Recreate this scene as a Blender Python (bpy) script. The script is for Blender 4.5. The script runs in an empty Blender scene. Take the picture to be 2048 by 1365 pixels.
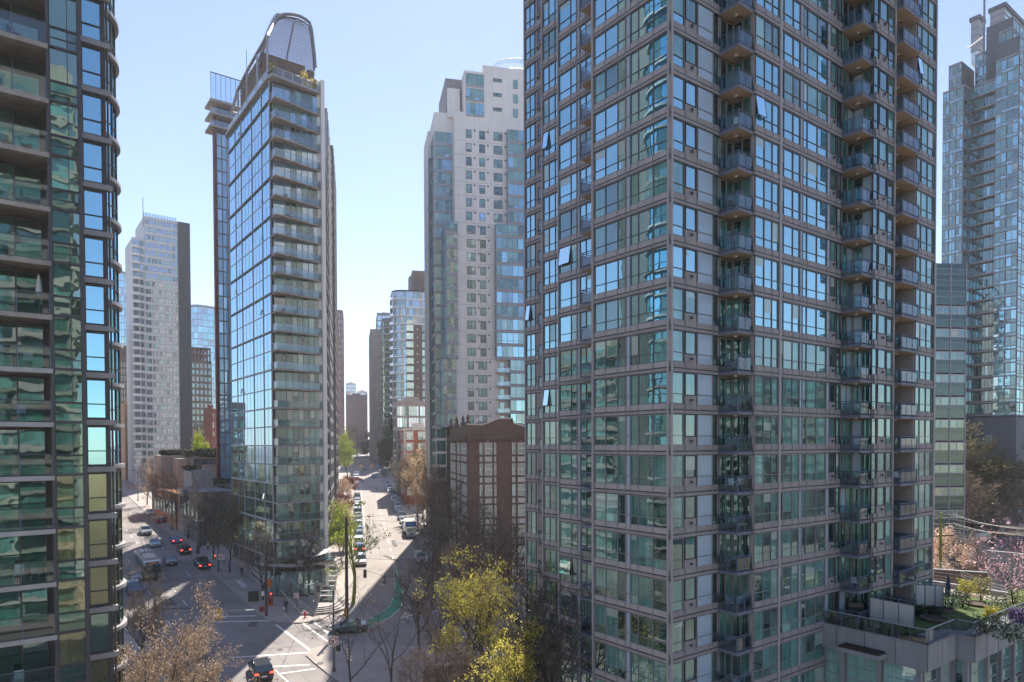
import bpy, math, random
from mathutils import Vector, Matrix
C = bpy.context.scene
COL = C.collection
R_ = math.radians
# ------------------------------------------------------------------ camera
FPX, CX, CY, CAMZ = 1365.0, 1024.0, 915.0, 28.1
cam = bpy.data.cameras.new("camera"); cam.sensor_width = 36; cam.lens = 36 * FPX / 2048
cam.shift_y = (CY - 682.5) / 2048; cam.clip_start = 0.5; cam.clip_end = 9000
camo = bpy.data.objects.new("camera", cam); COL.objects.link(camo)
CROT = Matrix.Rotation(R_(90 - 1.1), 3, 'X') @ Matrix.Rotation(R_(-0.2), 3, 'Z')
camo.matrix_world = Matrix.Translation((0, 0, CAMZ)) @ CROT.to_4x4()
C.camera = camo
# ------------------------------------------------------------------ sky, sun, exposure
SUN_EL, SUN_AZ = 50.0, 1.6            # azimuth clockwise from +Y
w = bpy.data.worlds.new("World"); C.world = w; w.use_nodes = True
nt = w.node_tree; bg = nt.nodes["Background"]
sky = nt.nodes.new("ShaderNodeTexSky"); sky.sky_type = 'NISHITA'; sky.sun_disc = False
sky.sun_elevation = R_(SUN_EL); sky.sun_rotation = R_(SUN_AZ)
sky.air_density = 1.0; sky.dust_density = 0.12; sky.ozone_density = 4.5; sky.altitude = 50
hs = nt.nodes.new("ShaderNodeHueSaturation"); hs.inputs['Saturation'].default_value = 0.86; hs.inputs['Hue'].default_value = 0.511
nt.links.new(sky.outputs[0], hs.inputs['Color']); nt.links.new(hs.outputs[0], bg.inputs[0]); bg.inputs[1].default_value = 0.096
sl = bpy.data.lights.new("sun", 'SUN'); sl.energy = 5.0; sl.angle = R_(0.55); sl.color = (1.0, 0.91, 0.80)
so = bpy.data.objects.new("sun", sl); COL.objects.link(so)
sd = Vector((math.sin(R_(SUN_AZ)) * math.cos(R_(SUN_EL)), math.cos(R_(SUN_AZ)) * math.cos(R_(SUN_EL)), math.sin(R_(SUN_EL))))
so.rotation_euler = (sd).to_track_quat('Z', 'Y').to_euler(); so.location = (0, 0, 150)
C.view_settings.view_transform = 'Standard'; C.view_settings.look = 'None'
C.view_settings.exposure = 1.18; C.view_settings.gamma = 1.0
C.cycles.max_bounces = 6; C.cycles.diffuse_bounces = 4; C.cycles.glossy_bounces = 3
C.cycles.transparent_max_bounces = 12; C.cycles.transmission_bounces = 3
C.cycles.caustics_reflective = False; C.cycles.caustics_refractive = False
# ------------------------------------------------------------------ geometry of the view
SLOPE = 0.055
def gz(y):                                  # the ground climbs gently away from the crossing
    y = min(y, 390.0)
    return SLOPE * y
def ray(px, py):
    return CROT @ Vector(((px - CX) / FPX, (CY - py) / FPX, -1.0))
def at(px, py, Y):                          # world point seen at a pixel, Y metres ahead
    d = ray(px, py); t = Y / d.y
    return Vector((d.x * t, Y, CAMZ + d.z * t))
def gnd(px, py):
    d = ray(px, py); t = CAMZ / (SLOPE * d.y - d.z)
    if t * d.y > 390 or t < 0: t = (CAMZ - SLOPE * 390) / -d.z
    return Vector((d.x * t, d.y * t, CAMZ + d.z * t))
def zat(px, py, P):                         # height at which the vertical line over P meets pixel row py
    return at(px, py, P[1]).z
def isect(px, py, P, d):                    # distance along vertical plane (P, d) hit by the ray of a pixel
    r = ray(px, py)
    # P + a d = t r (2D)
    det = d[0] * (-r.y) - d[1] * (-r.x)
    a = (-P[0] * (-r.y) - (-P[1]) * (-r.x)) / det
    return a
def proj(p):
    v = CROT.transposed() @ (Vector(p) - Vector((0, 0, CAMZ)))
    if v.z >= -0.1: return None
    return (CX + FPX * v.x / -v.z, CY - FPX * v.y / -v.z)
V2 = lambda x, y: Vector((x, y))
AZL = math.atan(1019 / 1365.0)
LF = V2(-math.sin(AZL), math.cos(AZL)); RT = V2(math.cos(AZL), math.sin(AZL))     # grid of the two near towers
AZM = math.atan(0.232)
DM = V2(-math.sin(AZM), math.cos(AZM)); RM = V2(math.cos(AZM), math.sin(AZM))     # grid of the main street
rnd = random.Random(7)
# ------------------------------------------------------------------ materials
MATS = {}
def newmat(name):
    m = bpy.data.materials.new(name); m.use_nodes = True; MATS[name] = m
    return m, m.node_tree, m.node_tree.nodes, m.node_tree.links
def tex_noise(nt_, scale, detail=4, rough=0.55, stretch=None, obj=True):
    n = nt_.nodes.new("ShaderNodeTexNoise"); n.inputs['Scale'].default_value = scale
    n.inputs['Detail'].default_value = detail; n.inputs['Roughness'].default_value = rough
    g = nt_.nodes.new("ShaderNodeNewGeometry"); src = g.outputs['Position']
    if stretch:
        mp = nt_.nodes.new("ShaderNodeMapping"); mp.inputs['Scale'].default_value = stretch
        nt_.links.new(src, mp.inputs[0]); src = mp.outputs[0]
    nt_.links.new(src, n.inputs['Vector'])
    return n
def plain(name, col, rough=0.7, metal=0.0, var=0.15, scale=0.6, stain=0.0, bump=0.0, spec=0.4, fine=0.0):
    """painted / concrete / metal surface with soft blotches and vertical rain stains"""
    m, t, N, L = newmat(name); b = N["Principled BSDF"]
    b.inputs['Roughness'].default_value = rough; b.inputs['Metallic'].default_value = metal
    b.inputs['Specular IOR Level'].default_value = spec
    src = None
    n = tex_noise(t, scale, 6, 0.62)
    cr = N.new("ShaderNodeValToRGB"); cr.color_ramp.elements[0].position = 0.3; cr.color_ramp.elements[1].position = 0.72
    cr.color_ramp.elements[0].color = tuple(c * (1 - var) for c in col) + (1,)
    cr.color_ramp.elements[1].color = tuple(min(1, c * (1 + var * 0.7)) for c in col) + (1,)
    L.new(n.outputs[0], cr.inputs[0]); src = cr.outputs[0]
    for amt, sc, st in ((stain, 1.0, (1.6, 1.6, 0.12)), (fine, 9.0, None)):
        if amt:
            n2 = tex_noise(t, sc, 5, 0.6, st)
            r2 = N.new("ShaderNodeValToRGB"); r2.color_ramp.elements[0].position = 0.35; r2.color_ramp.elements[1].position = 0.65
            r2.color_ramp.elements[0].color = (1 - amt, 1 - amt, 1 - amt * 1.05, 1); r2.color_ramp.elements[1].color = (1, 1, 1, 1)
            L.new(n2.outputs[0], r2.inputs[0])
            mx = N.new("ShaderNodeMixRGB"); mx.blend_type = 'MULTIPLY'; mx.inputs[0].default_value = 1
            L.new(src, mx.inputs[1]); L.new(r2.outputs[0], mx.inputs[2]); src = mx.outputs[0]
    L.new(src, b.inputs['Base Color'])
    if bump:
        n3 = tex_noise(t, 25, 4); bp = N.new("ShaderNodeBump"); bp.inputs['Distance'].default_value = bump
        L.new(n3.outputs[0], bp.inputs['Height']); L.new(bp.outputs[0], b.inputs['Normal'])
    return m
def glass(name, inner, tint=(0.76, 0.97, 0.96), f0=0.28, wav=0.0035, wscale=0.7, curtain=0.0, blotch=0.5):
    """opaque view of tinted glass: rooms behind it and some painted-in reflections, under a slightly wavy reflection"""
    m, t, N, L = newmat(name); N.remove(N["Principled BSDF"]); out = N["Material Output"]
    df = N.new("ShaderNodeBsdfDiffuse"); gl = N.new("ShaderNodeBsdfGlossy"); gl.inputs['Roughness'].default_value = 0.012
    gl.inputs['Color'].default_value = tint + (1,)
    n = tex_noise(t, 0.45, 3, 0.5); cr = N.new("ShaderNodeValToRGB")
    cr.color_ramp.elements[0].position = 0.35; cr.color_ramp.elements[1].position = 0.66
    cr.color_ramp.elements[0].color = tuple(c * (1 - blotch) for c in inner) + (1,)
    cr.color_ramp.elements[1].color = tuple(c * (1 + blotch * 0.5) for c in inner) + (1,)
    L.new(n.outputs[0], cr.inputs[0]); src = cr.outputs[0]
    if curtain:
        n2 = tex_noise(t, 6.0, 2, 0.5, (1, 1, 0.02)); r2 = N.new("ShaderNodeValToRGB")
        r2.color_ramp.elements[0].position = 0.4; r2.color_ramp.elements[1].position = 0.6
        r2.color_ramp.elements[0].color = (1 - curtain,) * 3 + (1,); r2.color_ramp.elements[1].color = (1, 1, 1, 1)
        L.new(n2.outputs[0], r2.inputs[0])
        mx = N.new("ShaderNodeMixRGB"); mx.blend_type = 'MULTIPLY'; mx.inputs[0].default_value = 1
        L.new(src, mx.inputs[1]); L.new(r2.outputs[0], mx.inputs[2]); src = mx.outputs[0]
    L.new(src, df.inputs['Color'])
    nb = tex_noise(t, wscale, 2, 0.45); bp = N.new("ShaderNodeBump"); bp.inputs['Distance'].default_value = wav
    bp.inputs['Strength'].default_value = 1.0
    L.new(nb.outputs[0], bp.inputs['Height']); L.new(bp.outputs[0], gl.inputs['Normal'])
    fr = N.new("ShaderNodeFresnel"); fr.inputs['IOR'].default_value = 1.5
    ma = N.new("ShaderNodeMath"); ma.operation = 'MULTIPLY_ADD'; ma.inputs[1].default_value = 1 - f0; ma.inputs[2].default_value = f0
    L.new(fr.outputs[0], ma.inputs[0])
    mix = N.new("ShaderNodeMixShader"); L.new(ma.outputs[0], mix.inputs[0]); L.new(df.outputs[0], mix.inputs[1]); L.new(gl.outputs[0], mix.inputs[2])
    L.new(mix.outputs[0], out.inputs[0])
    return m
def clear_glass(name, tint, f0=0.1, dens=0.0):
    m, t, N, L = newmat(name); N.remove(N["Principled BSDF"]); out = N["Material Output"]
    tr = N.new("ShaderNodeBsdfTransparent"); tr.inputs[0].default_value = tint + (1,)
    gl = N.new("ShaderNodeBsdfGlossy"); gl.inputs['Roughness'].default_value = 0.02; gl.inputs['Color'].default_value = (0.9, 0.96, 1, 1)
    fr = N.new("ShaderNodeFresnel"); fr.inputs['IOR'].default_value = 1.45
    ma = N.new("ShaderNodeMath"); ma.operation = 'MULTIPLY_ADD'; ma.inputs[1].default_value = 1 - f0; ma.inputs[2].default_value = f0
    L.new(fr.outputs[0], ma.inputs[0])
    mix = N.new("ShaderNodeMixShader"); L.new(ma.outputs[0], mix.inputs[0]); L.new(tr.outputs[0], mix.inputs[1]); L.new(gl.outputs[0], mix.inputs[2])
    L.new(mix.outputs[0], out.inputs[0])
    return m
def foliage(name, c1, c2, rough=0.6, trans=0.35):
    m, t, N, L = newmat(name); b = N["Principled BSDF"]; out = N["Material Output"]
    n = tex_noise(t, 2.3, 3, 0.6); cr = N.new("ShaderNodeValToRGB"); cr.color_ramp.elements[0].position = 0.35; cr.color_ramp.elements[1].position = 0.65
    cr.color_ramp.elements[0].color = c1 + (1,); cr.color_ramp.elements[1].color = c2 + (1,)
    L.new(n.outputs[0], cr.inputs[0]); L.new(cr.outputs[0], b.inputs['Base Color']); b.inputs['Roughness'].default_value = rough
    b.inputs['Specular IOR Level'].default_value = 0.2
    tl = N.new("ShaderNodeBsdfTranslucent"); L.new(cr.outputs[0], tl.inputs[0])
    mx = N.new("ShaderNodeMixShader"); mx.inputs[0].default_value = trans
    L.new(b.outputs[0], mx.inputs[1]); L.new(tl.outputs[0], mx.inputs[2]); L.new(mx.outputs[0], out.inputs[0])
    return m
def emit(name, col, s):
    m, t, N, L = newmat(name); b = N["Principled BSDF"]
    b.inputs['Base Color'].default_value = col + (1,); b.inputs['Emission Color'].default_value = col + (1,); b.inputs['Emission Strength'].default_value = s
    return m
def brick(name, c1, c2, mortar, sc=1.0):
    m, t, N, L = newmat(name); b = N["Principled BSDF"]; b.inputs['Roughness'].default_value = 0.85
    g = N.new("ShaderNodeNewGeometry"); sep = N.new("ShaderNodeSeparateXYZ"); L.new(g.outputs['Position'], sep.inputs[0])
    ad = N.new("ShaderNodeMath"); L.new(sep.outputs[0], ad.inputs[0]); L.new(sep.outputs[1], ad.inputs[1])
    cb = N.new("ShaderNodeCombineXYZ"); L.new(ad.outputs[0], cb.inputs[0]); L.new(sep.outputs[2], cb.inputs[1])
    br = N.new("ShaderNodeTexBrick"); L.new(cb.outputs[0], br.inputs['Vector']); br.inputs['Scale'].default_value = sc
    br.inputs['Color1'].default_value = c1 + (1,); br.inputs['Color2'].default_value = c2 + (1,); br.inputs['Mortar'].default_value = mortar + (1,)
    br.inputs['Brick Width'].default_value = 0.3; br.inputs['Row Height'].default_value = 0.1; br.inputs['Mortar Size'].default_value = 0.012
    n = tex_noise(t, 0.5, 5, 0.6); mx = N.new("ShaderNodeMixRGB"); mx.blend_type = 'MULTIPLY'; mx.inputs[0].default_value = 0.55
    L.new(br.outputs[0], mx.inputs[1]); L.new(n.outputs[0], mx.inputs[2]); 
    gm = N.new("ShaderNodeMixRGB"); gm.blend_type = 'MULTIPLY'; gm.inputs[0].default_value = 1; gm.inputs[2].default_value = (1.25, 1.25, 1.25, 1)
    L.new(mx.outputs[0], gm.inputs[1]); L.new(gm.outputs[0], b.inputs['Base Color'])
    return m
# walls
plain('taupe', (0.37, 0.325, 0.315), 0.7, var=0.12, stain=0.16, scale=0.35)
plain('taupe_light', (0.44, 0.40, 0.395), 0.6, var=0.08, stain=0.1)
plain('soffit', (0.58, 0.43, 0.31), 0.8, var=0.1, scale=0.8)  # tan underside, with warm ground bounce put into the colour
plain('rail_paint', (0.13, 0.155, 0.21), 0.45, var=0.08)
plain('slab_paint', (0.19, 0.195, 0.235), 0.6, var=0.12, stain=0.15)
plain('frame_dark', (0.07, 0.066, 0.072), 0.4, var=0.1)
plain('frame_mid', (0.17, 0.16, 0.155), 0.5, var=0.1)
plain('frame_taupe', (0.27, 0.25, 0.25), 0.5, var=0.08)
plain('frame_grey', (0.33, 0.34, 0.37), 0.45, var=0.08)
plain('frame_white', (0.72, 0.72, 0.70), 0.5, var=0.06)
plain('spandrel_pale', (0.40, 0.50, 0.60), 0.25, var=0.05, spec=0.6)
plain('core', (0.03, 0.035, 0.035), 0.8)
plain('concrete', (0.36, 0.34, 0.32), 0.85, var=0.16, stain=0.22, scale=0.4)
plain('concrete_grey', (0.34, 0.335, 0.345), 0.85, var=0.14, stain=0.2, scale=0.4)
plain('concrete_white', (0.60, 0.585, 0.56), 0.8, var=0.08, stain=0.14, scale=0.25)
plain('cream_wall', (0.80, 0.765, 0.735), 0.8, var=0.06, stain=0.10, scale=0.2)
plain('ledge_metal', (0.40, 0.38, 0.38), 0.4, metal=0.1, var=0.12, stain=0.1)
plain('slab_old', (0.40, 0.35, 0.31), 0.85, var=0.25, scale=1.4, stain=0.15)
plain('dark_wall', (0.12, 0.11, 0.11), 0.75, var=0.2, stain=0.1)
plain('slate', (0.14, 0.15, 0.165), 0.7, var=0.1)
plain('grey_tower', (0.60, 0.60, 0.60), 0.6, var=0.07, stain=0.06)
plain('slate_dark', (0.055, 0.06, 0.07), 0.7, var=0.1)
plain('rust_fin', (0.13, 0.04, 0.038), 0.6, var=0.12, stain=0.2)
plain('brown_clad', (0.16, 0.115, 0.09), 0.8, var=0.2, stain=0.1)
plain('pink_stone', (0.33, 0.21, 0.20), 0.8, var=0.12, stain=0.1)
plain('plum_wall', (0.15, 0.105, 0.11), 0.8, var=0.15)
plain('steel_grey', (0.22, 0.215, 0.225), 0.5, metal=0.2, var=0.1)
plain('pole_grey', (0.11, 0.12, 0.12), 0.55, var=0.15)
plain('wood_pole', (0.075, 0.06, 0.045), 0.9, var=0.4, scale=3, stain=0.2)
plain('mossy', (0.20, 0.23, 0.04), 0.95, var=0.45, scale=3)
plain('wire', (0.03, 0.03, 0.032), 0.6)
plain('wire_pale', (0.20, 0.19, 0.17), 0.5)
plain('yellow_paint', (0.62, 0.33, 0.03), 0.5, var=0.1)
plain('orange_paint', (0.55, 0.13, 0.02), 0.5, var=0.1)
plain('red_paint', (0.48, 0.03, 0.025), 0.45, var=0.1)
plain('sign_white', (0.75, 0.75, 0.74), 0.5, var=0.03)
plain('black_plastic', (0.02, 0.02, 0.022), 0.5)
plain('rubber', (0.018, 0.018, 0.018), 0.85)
plain('alloy', (0.38, 0.38, 0.4), 0.35, metal=0.6)
plain('chrome', (0.5, 0.5, 0.52), 0.2, metal=0.9, var=0.03)
plain('skin', (0.45, 0.27, 0.2), 0.6, var=0.05); plain('hair', (0.03, 0.02, 0.015), 0.7)
plain('cloth_black', (0.02, 0.02, 0.025), 0.9); plain('cloth_blue', (0.03, 0.06, 0.14), 0.9); plain('cloth_red', (0.3, 0.03, 0.03), 0.9)
plain('cloth_white', (0.65, 0.65, 0.66), 0.9, var=0.05); plain('cloth_tan', (0.35, 0.25, 0.16), 0.9)
plain('navy_canvas', (0.03, 0.05, 0.10), 0.9)
# ground
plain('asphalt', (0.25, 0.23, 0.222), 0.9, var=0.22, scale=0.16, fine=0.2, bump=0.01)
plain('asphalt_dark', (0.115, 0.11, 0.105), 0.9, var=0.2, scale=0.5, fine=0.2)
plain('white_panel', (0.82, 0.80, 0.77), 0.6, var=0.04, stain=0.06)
plain('asphalt_sunny', (0.31, 0.28, 0.26), 0.9, var=0.16, scale=0.14, fine=0.16, bump=0.008)  # paler asphalt for the sunlit roads, sunlight put into its colour
plain('paving', (0.38, 0.34, 0.31), 0.9, var=0.2, scale=0.3, fine=0.18)
plain('kerb', (0.33, 0.31, 0.29), 0.9, var=0.2, scale=1.0)
plain('paint_line', (0.70, 0.69, 0.66), 0.7, var=0.2, scale=2.5, fine=0.2)
plain('paint_green', (0.07, 0.30, 0.18), 0.75, var=0.25, scale=1.2, fine=0.15)
plain('grass', (0.07, 0.115, 0.025), 0.95, var=0.4, scale=1.2, fine=0.3)
plain('soil', (0.07, 0.05, 0.035), 0.95, var=0.4, scale=1.5, fine=0.3)
plain('far_ground', (0.16, 0.15, 0.13), 0.95, var=0.4, scale=0.02)
# wood and leaves
plain('bark', (0.085, 0.07, 0.055), 0.95, var=0.35, scale=4)
plain('bark_mossy', (0.095, 0.085, 0.035), 0.95, var=0.45, scale=2.5)
plain('twig', (0.22, 0.16, 0.125), 0.9, var=0.3, scale=2)
plain('twig_dark', (0.12, 0.10, 0.085), 0.9, var=0.3, scale=2)
foliage('bud_rust', (0.40, 0.29, 0.19), (0.60, 0.46, 0.32))
foliage('bud_yellow', (0.40, 0.36, 0.06), (0.62, 0.55, 0.13), trans=0.5)
foliage('leaf_lime', (0.26, 0.34, 0.03), (0.45, 0.52, 0.07), trans=0.5)
foliage('leaf_green', (0.05, 0.085, 0.02), (0.11, 0.15, 0.035))
foliage('leaf_olive', (0.11, 0.10, 0.045), (0.20, 0.18, 0.08))
foliage('leaf_dark', (0.018, 0.032, 0.012), (0.045, 0.07, 0.02), trans=0.15)
foliage('leaf_red', (0.14, 0.035, 0.03), (0.25, 0.08, 0.06))
foliage('blossom', (0.55, 0.30, 0.34), (0.75, 0.52, 0.55)); foliage('blossom_peach', (0.74, 0.52, 0.37), (0.90, 0.72, 0.56))
foliage('leaf_purple', (0.05, 0.03, 0.10), (0.12, 0.07, 0.22)); foliage('leaf_gold', (0.35, 0.24, 0.05), (0.55, 0.42, 0.12))
foliage('leaf_variegated', (0.30, 0.34, 0.22), (0.55, 0.58, 0.42))
# glass
glass('g_dark', (0.03, 0.065, 0.06), f0=0.26, blotch=0.7, wav=0.008, wscale=.5)
glass('g_room', (0.10, 0.15, 0.135), f0=0.22, blotch=0.8, wav=0.007, wscale=.6)
glass('g_teal', (0.17, 0.36, 0.325), f0=0.20, curtain=0.3, blotch=0.35, wav=0.007, wscale=.55)
glass('g_teal2', (0.11, 0.27, 0.245), f0=0.24, curtain=0.45, blotch=0.4, wav=0.008, wscale=.5)
glass('g_pale', (0.36, 0.58, 0.52), f0=0.2, curtain=0.2, blotch=0.2)
glass('g_sea', (0.17, 0.36, 0.34), f0=0.14, curtain=0.25, blotch=0.3)
glass('g_sea_dark', (0.05, 0.12, 0.115), f0=0.14, blotch=0.5)
glass('g_azure_matt', (0.20, 0.44, 0.66), tint=(0.8, 0.95, 1.0), f0=0.15, blotch=0.2)  # reflected sky painted into the inner blue
glass('g_azure', (0.14, 0.34, 0.52), tint=(0.7, 0.9, 1.0), f0=0.45, blotch=0.2)  # blue inner tone stands for sky mirrored in the panes
glass('g_blind', (0.42, 0.50, 0.45), f0=0.16, blotch=0.1)
glass('g_blue', (0.12, 0.30, 0.38), tint=(0.58, 0.88, 0.94), f0=0.64, blotch=0.2, wav=0.002)
glass('g_blue2', (0.10, 0.25, 0.32), tint=(0.56, 0.86, 0.92), f0=0.58, blotch=0.3, wav=0.004)
glass('g_curtainwall', (0.12, 0.28, 0.42), tint=(0.62, 0.86, 1.0), f0=0.52, wav=0.006, wscale=0.35, blotch=0.3)
glass('g_green_dark', (0.022, 0.055, 0.046), tint=(0.62, 0.88, 0.78), f0=0.20, wav=0.007, wscale=0.55, blotch=0.6)
glass('g_green_wavy', (0.04, 0.095, 0.078), tint=(0.66, 0.90, 0.80), f0=0.34, wav=0.012, wscale=0.6, blotch=0.5)
glass('g_cyan', (0.03, 0.10, 0.13), tint=(0.45, 0.80, 0.92), f0=0.72, wav=0.002, blotch=0.1)
glass('g_gold', (0.13, 0.125, 0.055), tint=(0.9, 0.95, 0.7), f0=0.2, curtain=0.35, wav=0.006)  # olive gold painted in for trees mirrored in the low panes
glass('g_far', (0.05, 0.09, 0.12), tint=(0.75, 0.88, 1.0), f0=0.45, blotch=0.4)
glass('g_far_dark', (0.02, 0.03, 0.035), f0=0.2, blotch=0.5)
glass('g_warm', (0.42, 0.33, 0.24), f0=0.12, blotch=0.3)
glass('car_glass', (0.012, 0.014, 0.016), f0=0.12, wav=0.0)
glass('spandrel_green', (0.04, 0.07, 0.055), f0=0.06, blotch=0.15); glass('spandrel_black', (0.012, 0.018, 0.016), f0=0.06, blotch=0.2)
clear_glass('rail_glass', (0.62, 0.76, 0.80), 0.10)
clear_glass('rail_glass_green', (0.42, 0.60, 0.54), 0.10)
clear_glass('rail_glass_pale', (0.80, 0.90, 0.93), 0.12)
brick('brick_brown', (0.115, 0.065, 0.05), (0.16, 0.09, 0.07), (0.24, 0.17, 0.14))
brick('brick_red', (0.32, 0.08, 0.05), (0.38, 0.11, 0.07), (0.3, 0.16, 0.12))
brick('brick_orange', (0.42, 0.20, 0.10), (0.5, 0.26, 0.14), (0.4, 0.25, 0.16))
# ------------------------------------------------------------------ mesh builder
class MB:
    def __init__(s): s.v = []; s.f = []; s.m = []; s.mats = []
    def mi(s, mat):
        if mat not in s.mats: s.mats.append(mat)
        return s.mats.index(mat)
    def poly(s, pts, mat):
        i = len(s.v); s.v += [tuple(p) for p in pts]; s.f.append(tuple(range(i, i + len(pts)))); s.m.append(s.mi(mat))
    def box8(s, P, mat, mbot=None, skip=()):
        """P: 4 bottom points ccw seen from above, 4 top points"""
        i = len(s.v); s.v += [tuple(p) for p in P]; k = s.mi(mat); kb = s.mi(mbot) if mbot else k
        F = [((3, 2, 1, 0), kb), ((4, 5, 6, 7), k), ((0, 1, 5, 4), k), ((1, 2, 6, 5), k), ((2, 3, 7, 6), k), ((3, 0, 4, 7), k)]
        for j, (f, q) in enumerate(F):
            if j in skip: continue
            s.f.append(tuple(i + a for a in f)); s.m.append(q)
    def box(s, x0, x1, y0, y1, z0, z1, mat, **k):
        s.box8([(x0, y0, z0), (x1, y0, z0), (x1, y1, z0), (x0, y1, z0), (x0, y0, z1), (x1, y0, z1), (x1, y1, z1), (x0, y1, z1)], mat, **k)
    def prism(s, pts, z0, z1, mat, mbot=None, mtop=None):
        """pts ccw from above; z0,z1 numbers or functions of (x,y)"""
        f0 = z0 if callable(z0) else (lambda x, y: z0); f1 = z1 if callable(z1) else (lambda x, y: z1)
        n = len(pts); i = len(s.v)
        s.v += [(p[0], p[1], f0(p[0], p[1])) for p in pts] + [(p[0], p[1], f1(p[0], p[1])) for p in pts]
        k = s.mi(mat)
        s.f.append(tuple(range(i + n - 1, i - 1, -1))); s.m.append(s.mi(mbot) if mbot else k)
        s.f.append(tuple(range(i + n, i + 2 * n))); s.m.append(s.mi(mtop) if mtop else k)
        for a in range(n):
            b = (a + 1) % n; s.f.append((i + a, i + b, i + n + b, i + n + a)); s.m.append(k)
    def tube(s, pts, rad, mat, n=6, cap=True):
        k = s.mi(mat); i0 = len(s.v); pts = [Vector(p) for p in pts]; m = len(pts)
        if not hasattr(rad, '__len__'): rad = [rad] * m
        up = None
        for j, p in enumerate(pts):
            d = (pts[min(j + 1, m - 1)] - pts[max(j - 1, 0)])
            if d.length < 1e-9: d = Vector((0, 0, 1))
            d.normalize()
            if up is None: up = d.cross(Vector((0.3, 0.9, 0.2)) if abs(d.z) > 0.9 else Vector((0, 0, 1))).normalized()
            else: up = (up - d * up.dot(d)); up = up.normalized() if up.length > 1e-6 else d.orthogonal().normalized()
            w_ = d.cross(up)
            for q in range(n):
                a = 2 * math.pi * q / n; s.v.append(tuple(p + (up * math.cos(a) + w_ * math.sin(a)) * rad[j]))
        for j in range(m - 1):
            for q in range(n):
                a = i0 + j * n + q; b = i0 + j * n + (q + 1) % n
                s.f.append((a, b, b + n, a + n)); s.m.append(k)
        if cap:
            s.f.append(tuple(i0 + q for q in range(n - 1, -1, -1))); s.m.append(k)
            e = i0 + (m - 1) * n; s.f.append(tuple(e + q for q in range(n))); s.m.append(k)
    def lathe(s, prof, mat, n=12, c=(0, 0, 0)):
        for a, b in zip(prof[:-1], prof[1:]):
            for q in range(n):
                t0 = 2 * math.pi * q / n; t1 = 2 * math.pi * (q + 1) / n
                s.poly([(c[0] + a[0] * math.cos(t0), c[1] + a[0] * math.sin(t0), c[2] + a[1]), (c[0] + a[0] * math.cos(t1), c[1] + a[0] * math.sin(t1), c[2] + a[1]),
                        (c[0] + b[0] * math.cos(t1), c[1] + b[0] * math.sin(t1), c[2] + b[1]), (c[0] + b[0] * math.cos(t0), c[1] + b[0] * math.sin(t0), c[2] + b[1])], mat)
    def merge(s, o):
        i = len(s.v); s.v += o.v
        mm = [s.mi(x) for x in o.mats]
        s.f += [tuple(i + a for a in f) for f in o.f]; s.m += [mm[x] for x in o.m]
    def mesh(s, name):
        me = bpy.data.meshes.new(name); me.from_pydata(s.v, [], s.f)
        for x in s.mats: me.materials.append(MATS[x])
        me.polygons.foreach_set('material_index', s.m); me.update()
        return me
    def build(s, name, parent=None, smooth=False, kind=None, label=None, origin=None):
        if not s.v: return None
        if parent is None and origin is not None:
            s.v = [(v[0] - origin[0], v[1] - origin[1], v[2] - origin[2]) for v in s.v]
        if parent is not None:
            L0 = parent.get('_o')
            if L0 is not None: s.v = [(v[0] - L0[0], v[1] - L0[1], v[2] - L0[2]) for v in s.v]
        me = s.mesh(name)
        if smooth: me.polygons.foreach_set('use_smooth', [True] * len(me.polygons))
        o = bpy.data.objects.new(name, me); COL.objects.link(o)
        if parent is not None:
            o.parent = parent
            if parent.get('_o') is not None: o['_o'] = tuple(parent['_o'])
        elif origin is not None: o.location = origin; o['_o'] = tuple(origin)
        if kind: o['kind'] = kind
        if label: o['label'] = label
        return o
def thing(name, label, cat, loc=(0, 0, 0), group=None, world=True):
    """an Empty at the thing's base; parts are given in world coordinates when world is True"""
    o = bpy.data.objects.new(name, None); COL.objects.link(o); o.location = loc; o.empty_display_size = 0.5
    o['label'] = label; o['category'] = cat
    if group: o['group'] = group
    if world: o['_o'] = tuple(loc)
    return o
def tag(o, label, cat, group=None):
    o['label'] = label; o['category'] = cat
    if group: o['group'] = group
    return o
def copy_tree(o, parent=None):
    c = o.copy(); COL.objects.link(c); c.parent = parent
    for ch in o.children: copy_tree(ch, c)
    return c
# ------------------------------------------------------------------ building helpers
class Face:
    """vertical wall plane: P left end seen from outside, d towards the right, n outwards"""
    def __init__(s, P, Q):
        s.P = V2(P[0], P[1]); v = V2(Q[0], Q[1]) - s.P; s.L = v.length; s.d = v / s.L; s.n = V2(s.d.y, -s.d.x)
    def pt(s, a, z, n=0.0):
        p = s.P + s.d * a + s.n * n; return (p.x, p.y, z)
    def a(s, px, py=100): return isect(px, py, s.P, s.d)
    def box(s, mb, a0, a1, z0, z1, n0, n1, mat, **k):
        mb.box8([s.pt(a0, z0, n1), s.pt(a1, z0, n1), s.pt(a1, z0, n0), s.pt(a0, z0, n0), s.pt(a0, z1, n1), s.pt(a1, z1, n1), s.pt(a1, z1, n0), s.pt(a0, z1, n0)], mat, **k)
    def pane(s, mb, a0, a1, z0, z1, n, mat, tilt=0.0, rr=rnd):
        t1 = rr.uniform(-tilt, tilt) * (a1 - a0); t2 = rr.uniform(-tilt, tilt) * (z1 - z0)
        mb.poly([s.pt(a0, z0, n), s.pt(a1, z0, n + t1), s.pt(a1, z1, n + t1 + t2), s.pt(a0, z1, n + t2)], mat)
def pick(ws):
    r = rnd.random() * sum(x[1] for x in ws)
    for m, q in ws:
        r -= q
        if r <= 0: return m
    return ws[-1][0]
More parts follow.
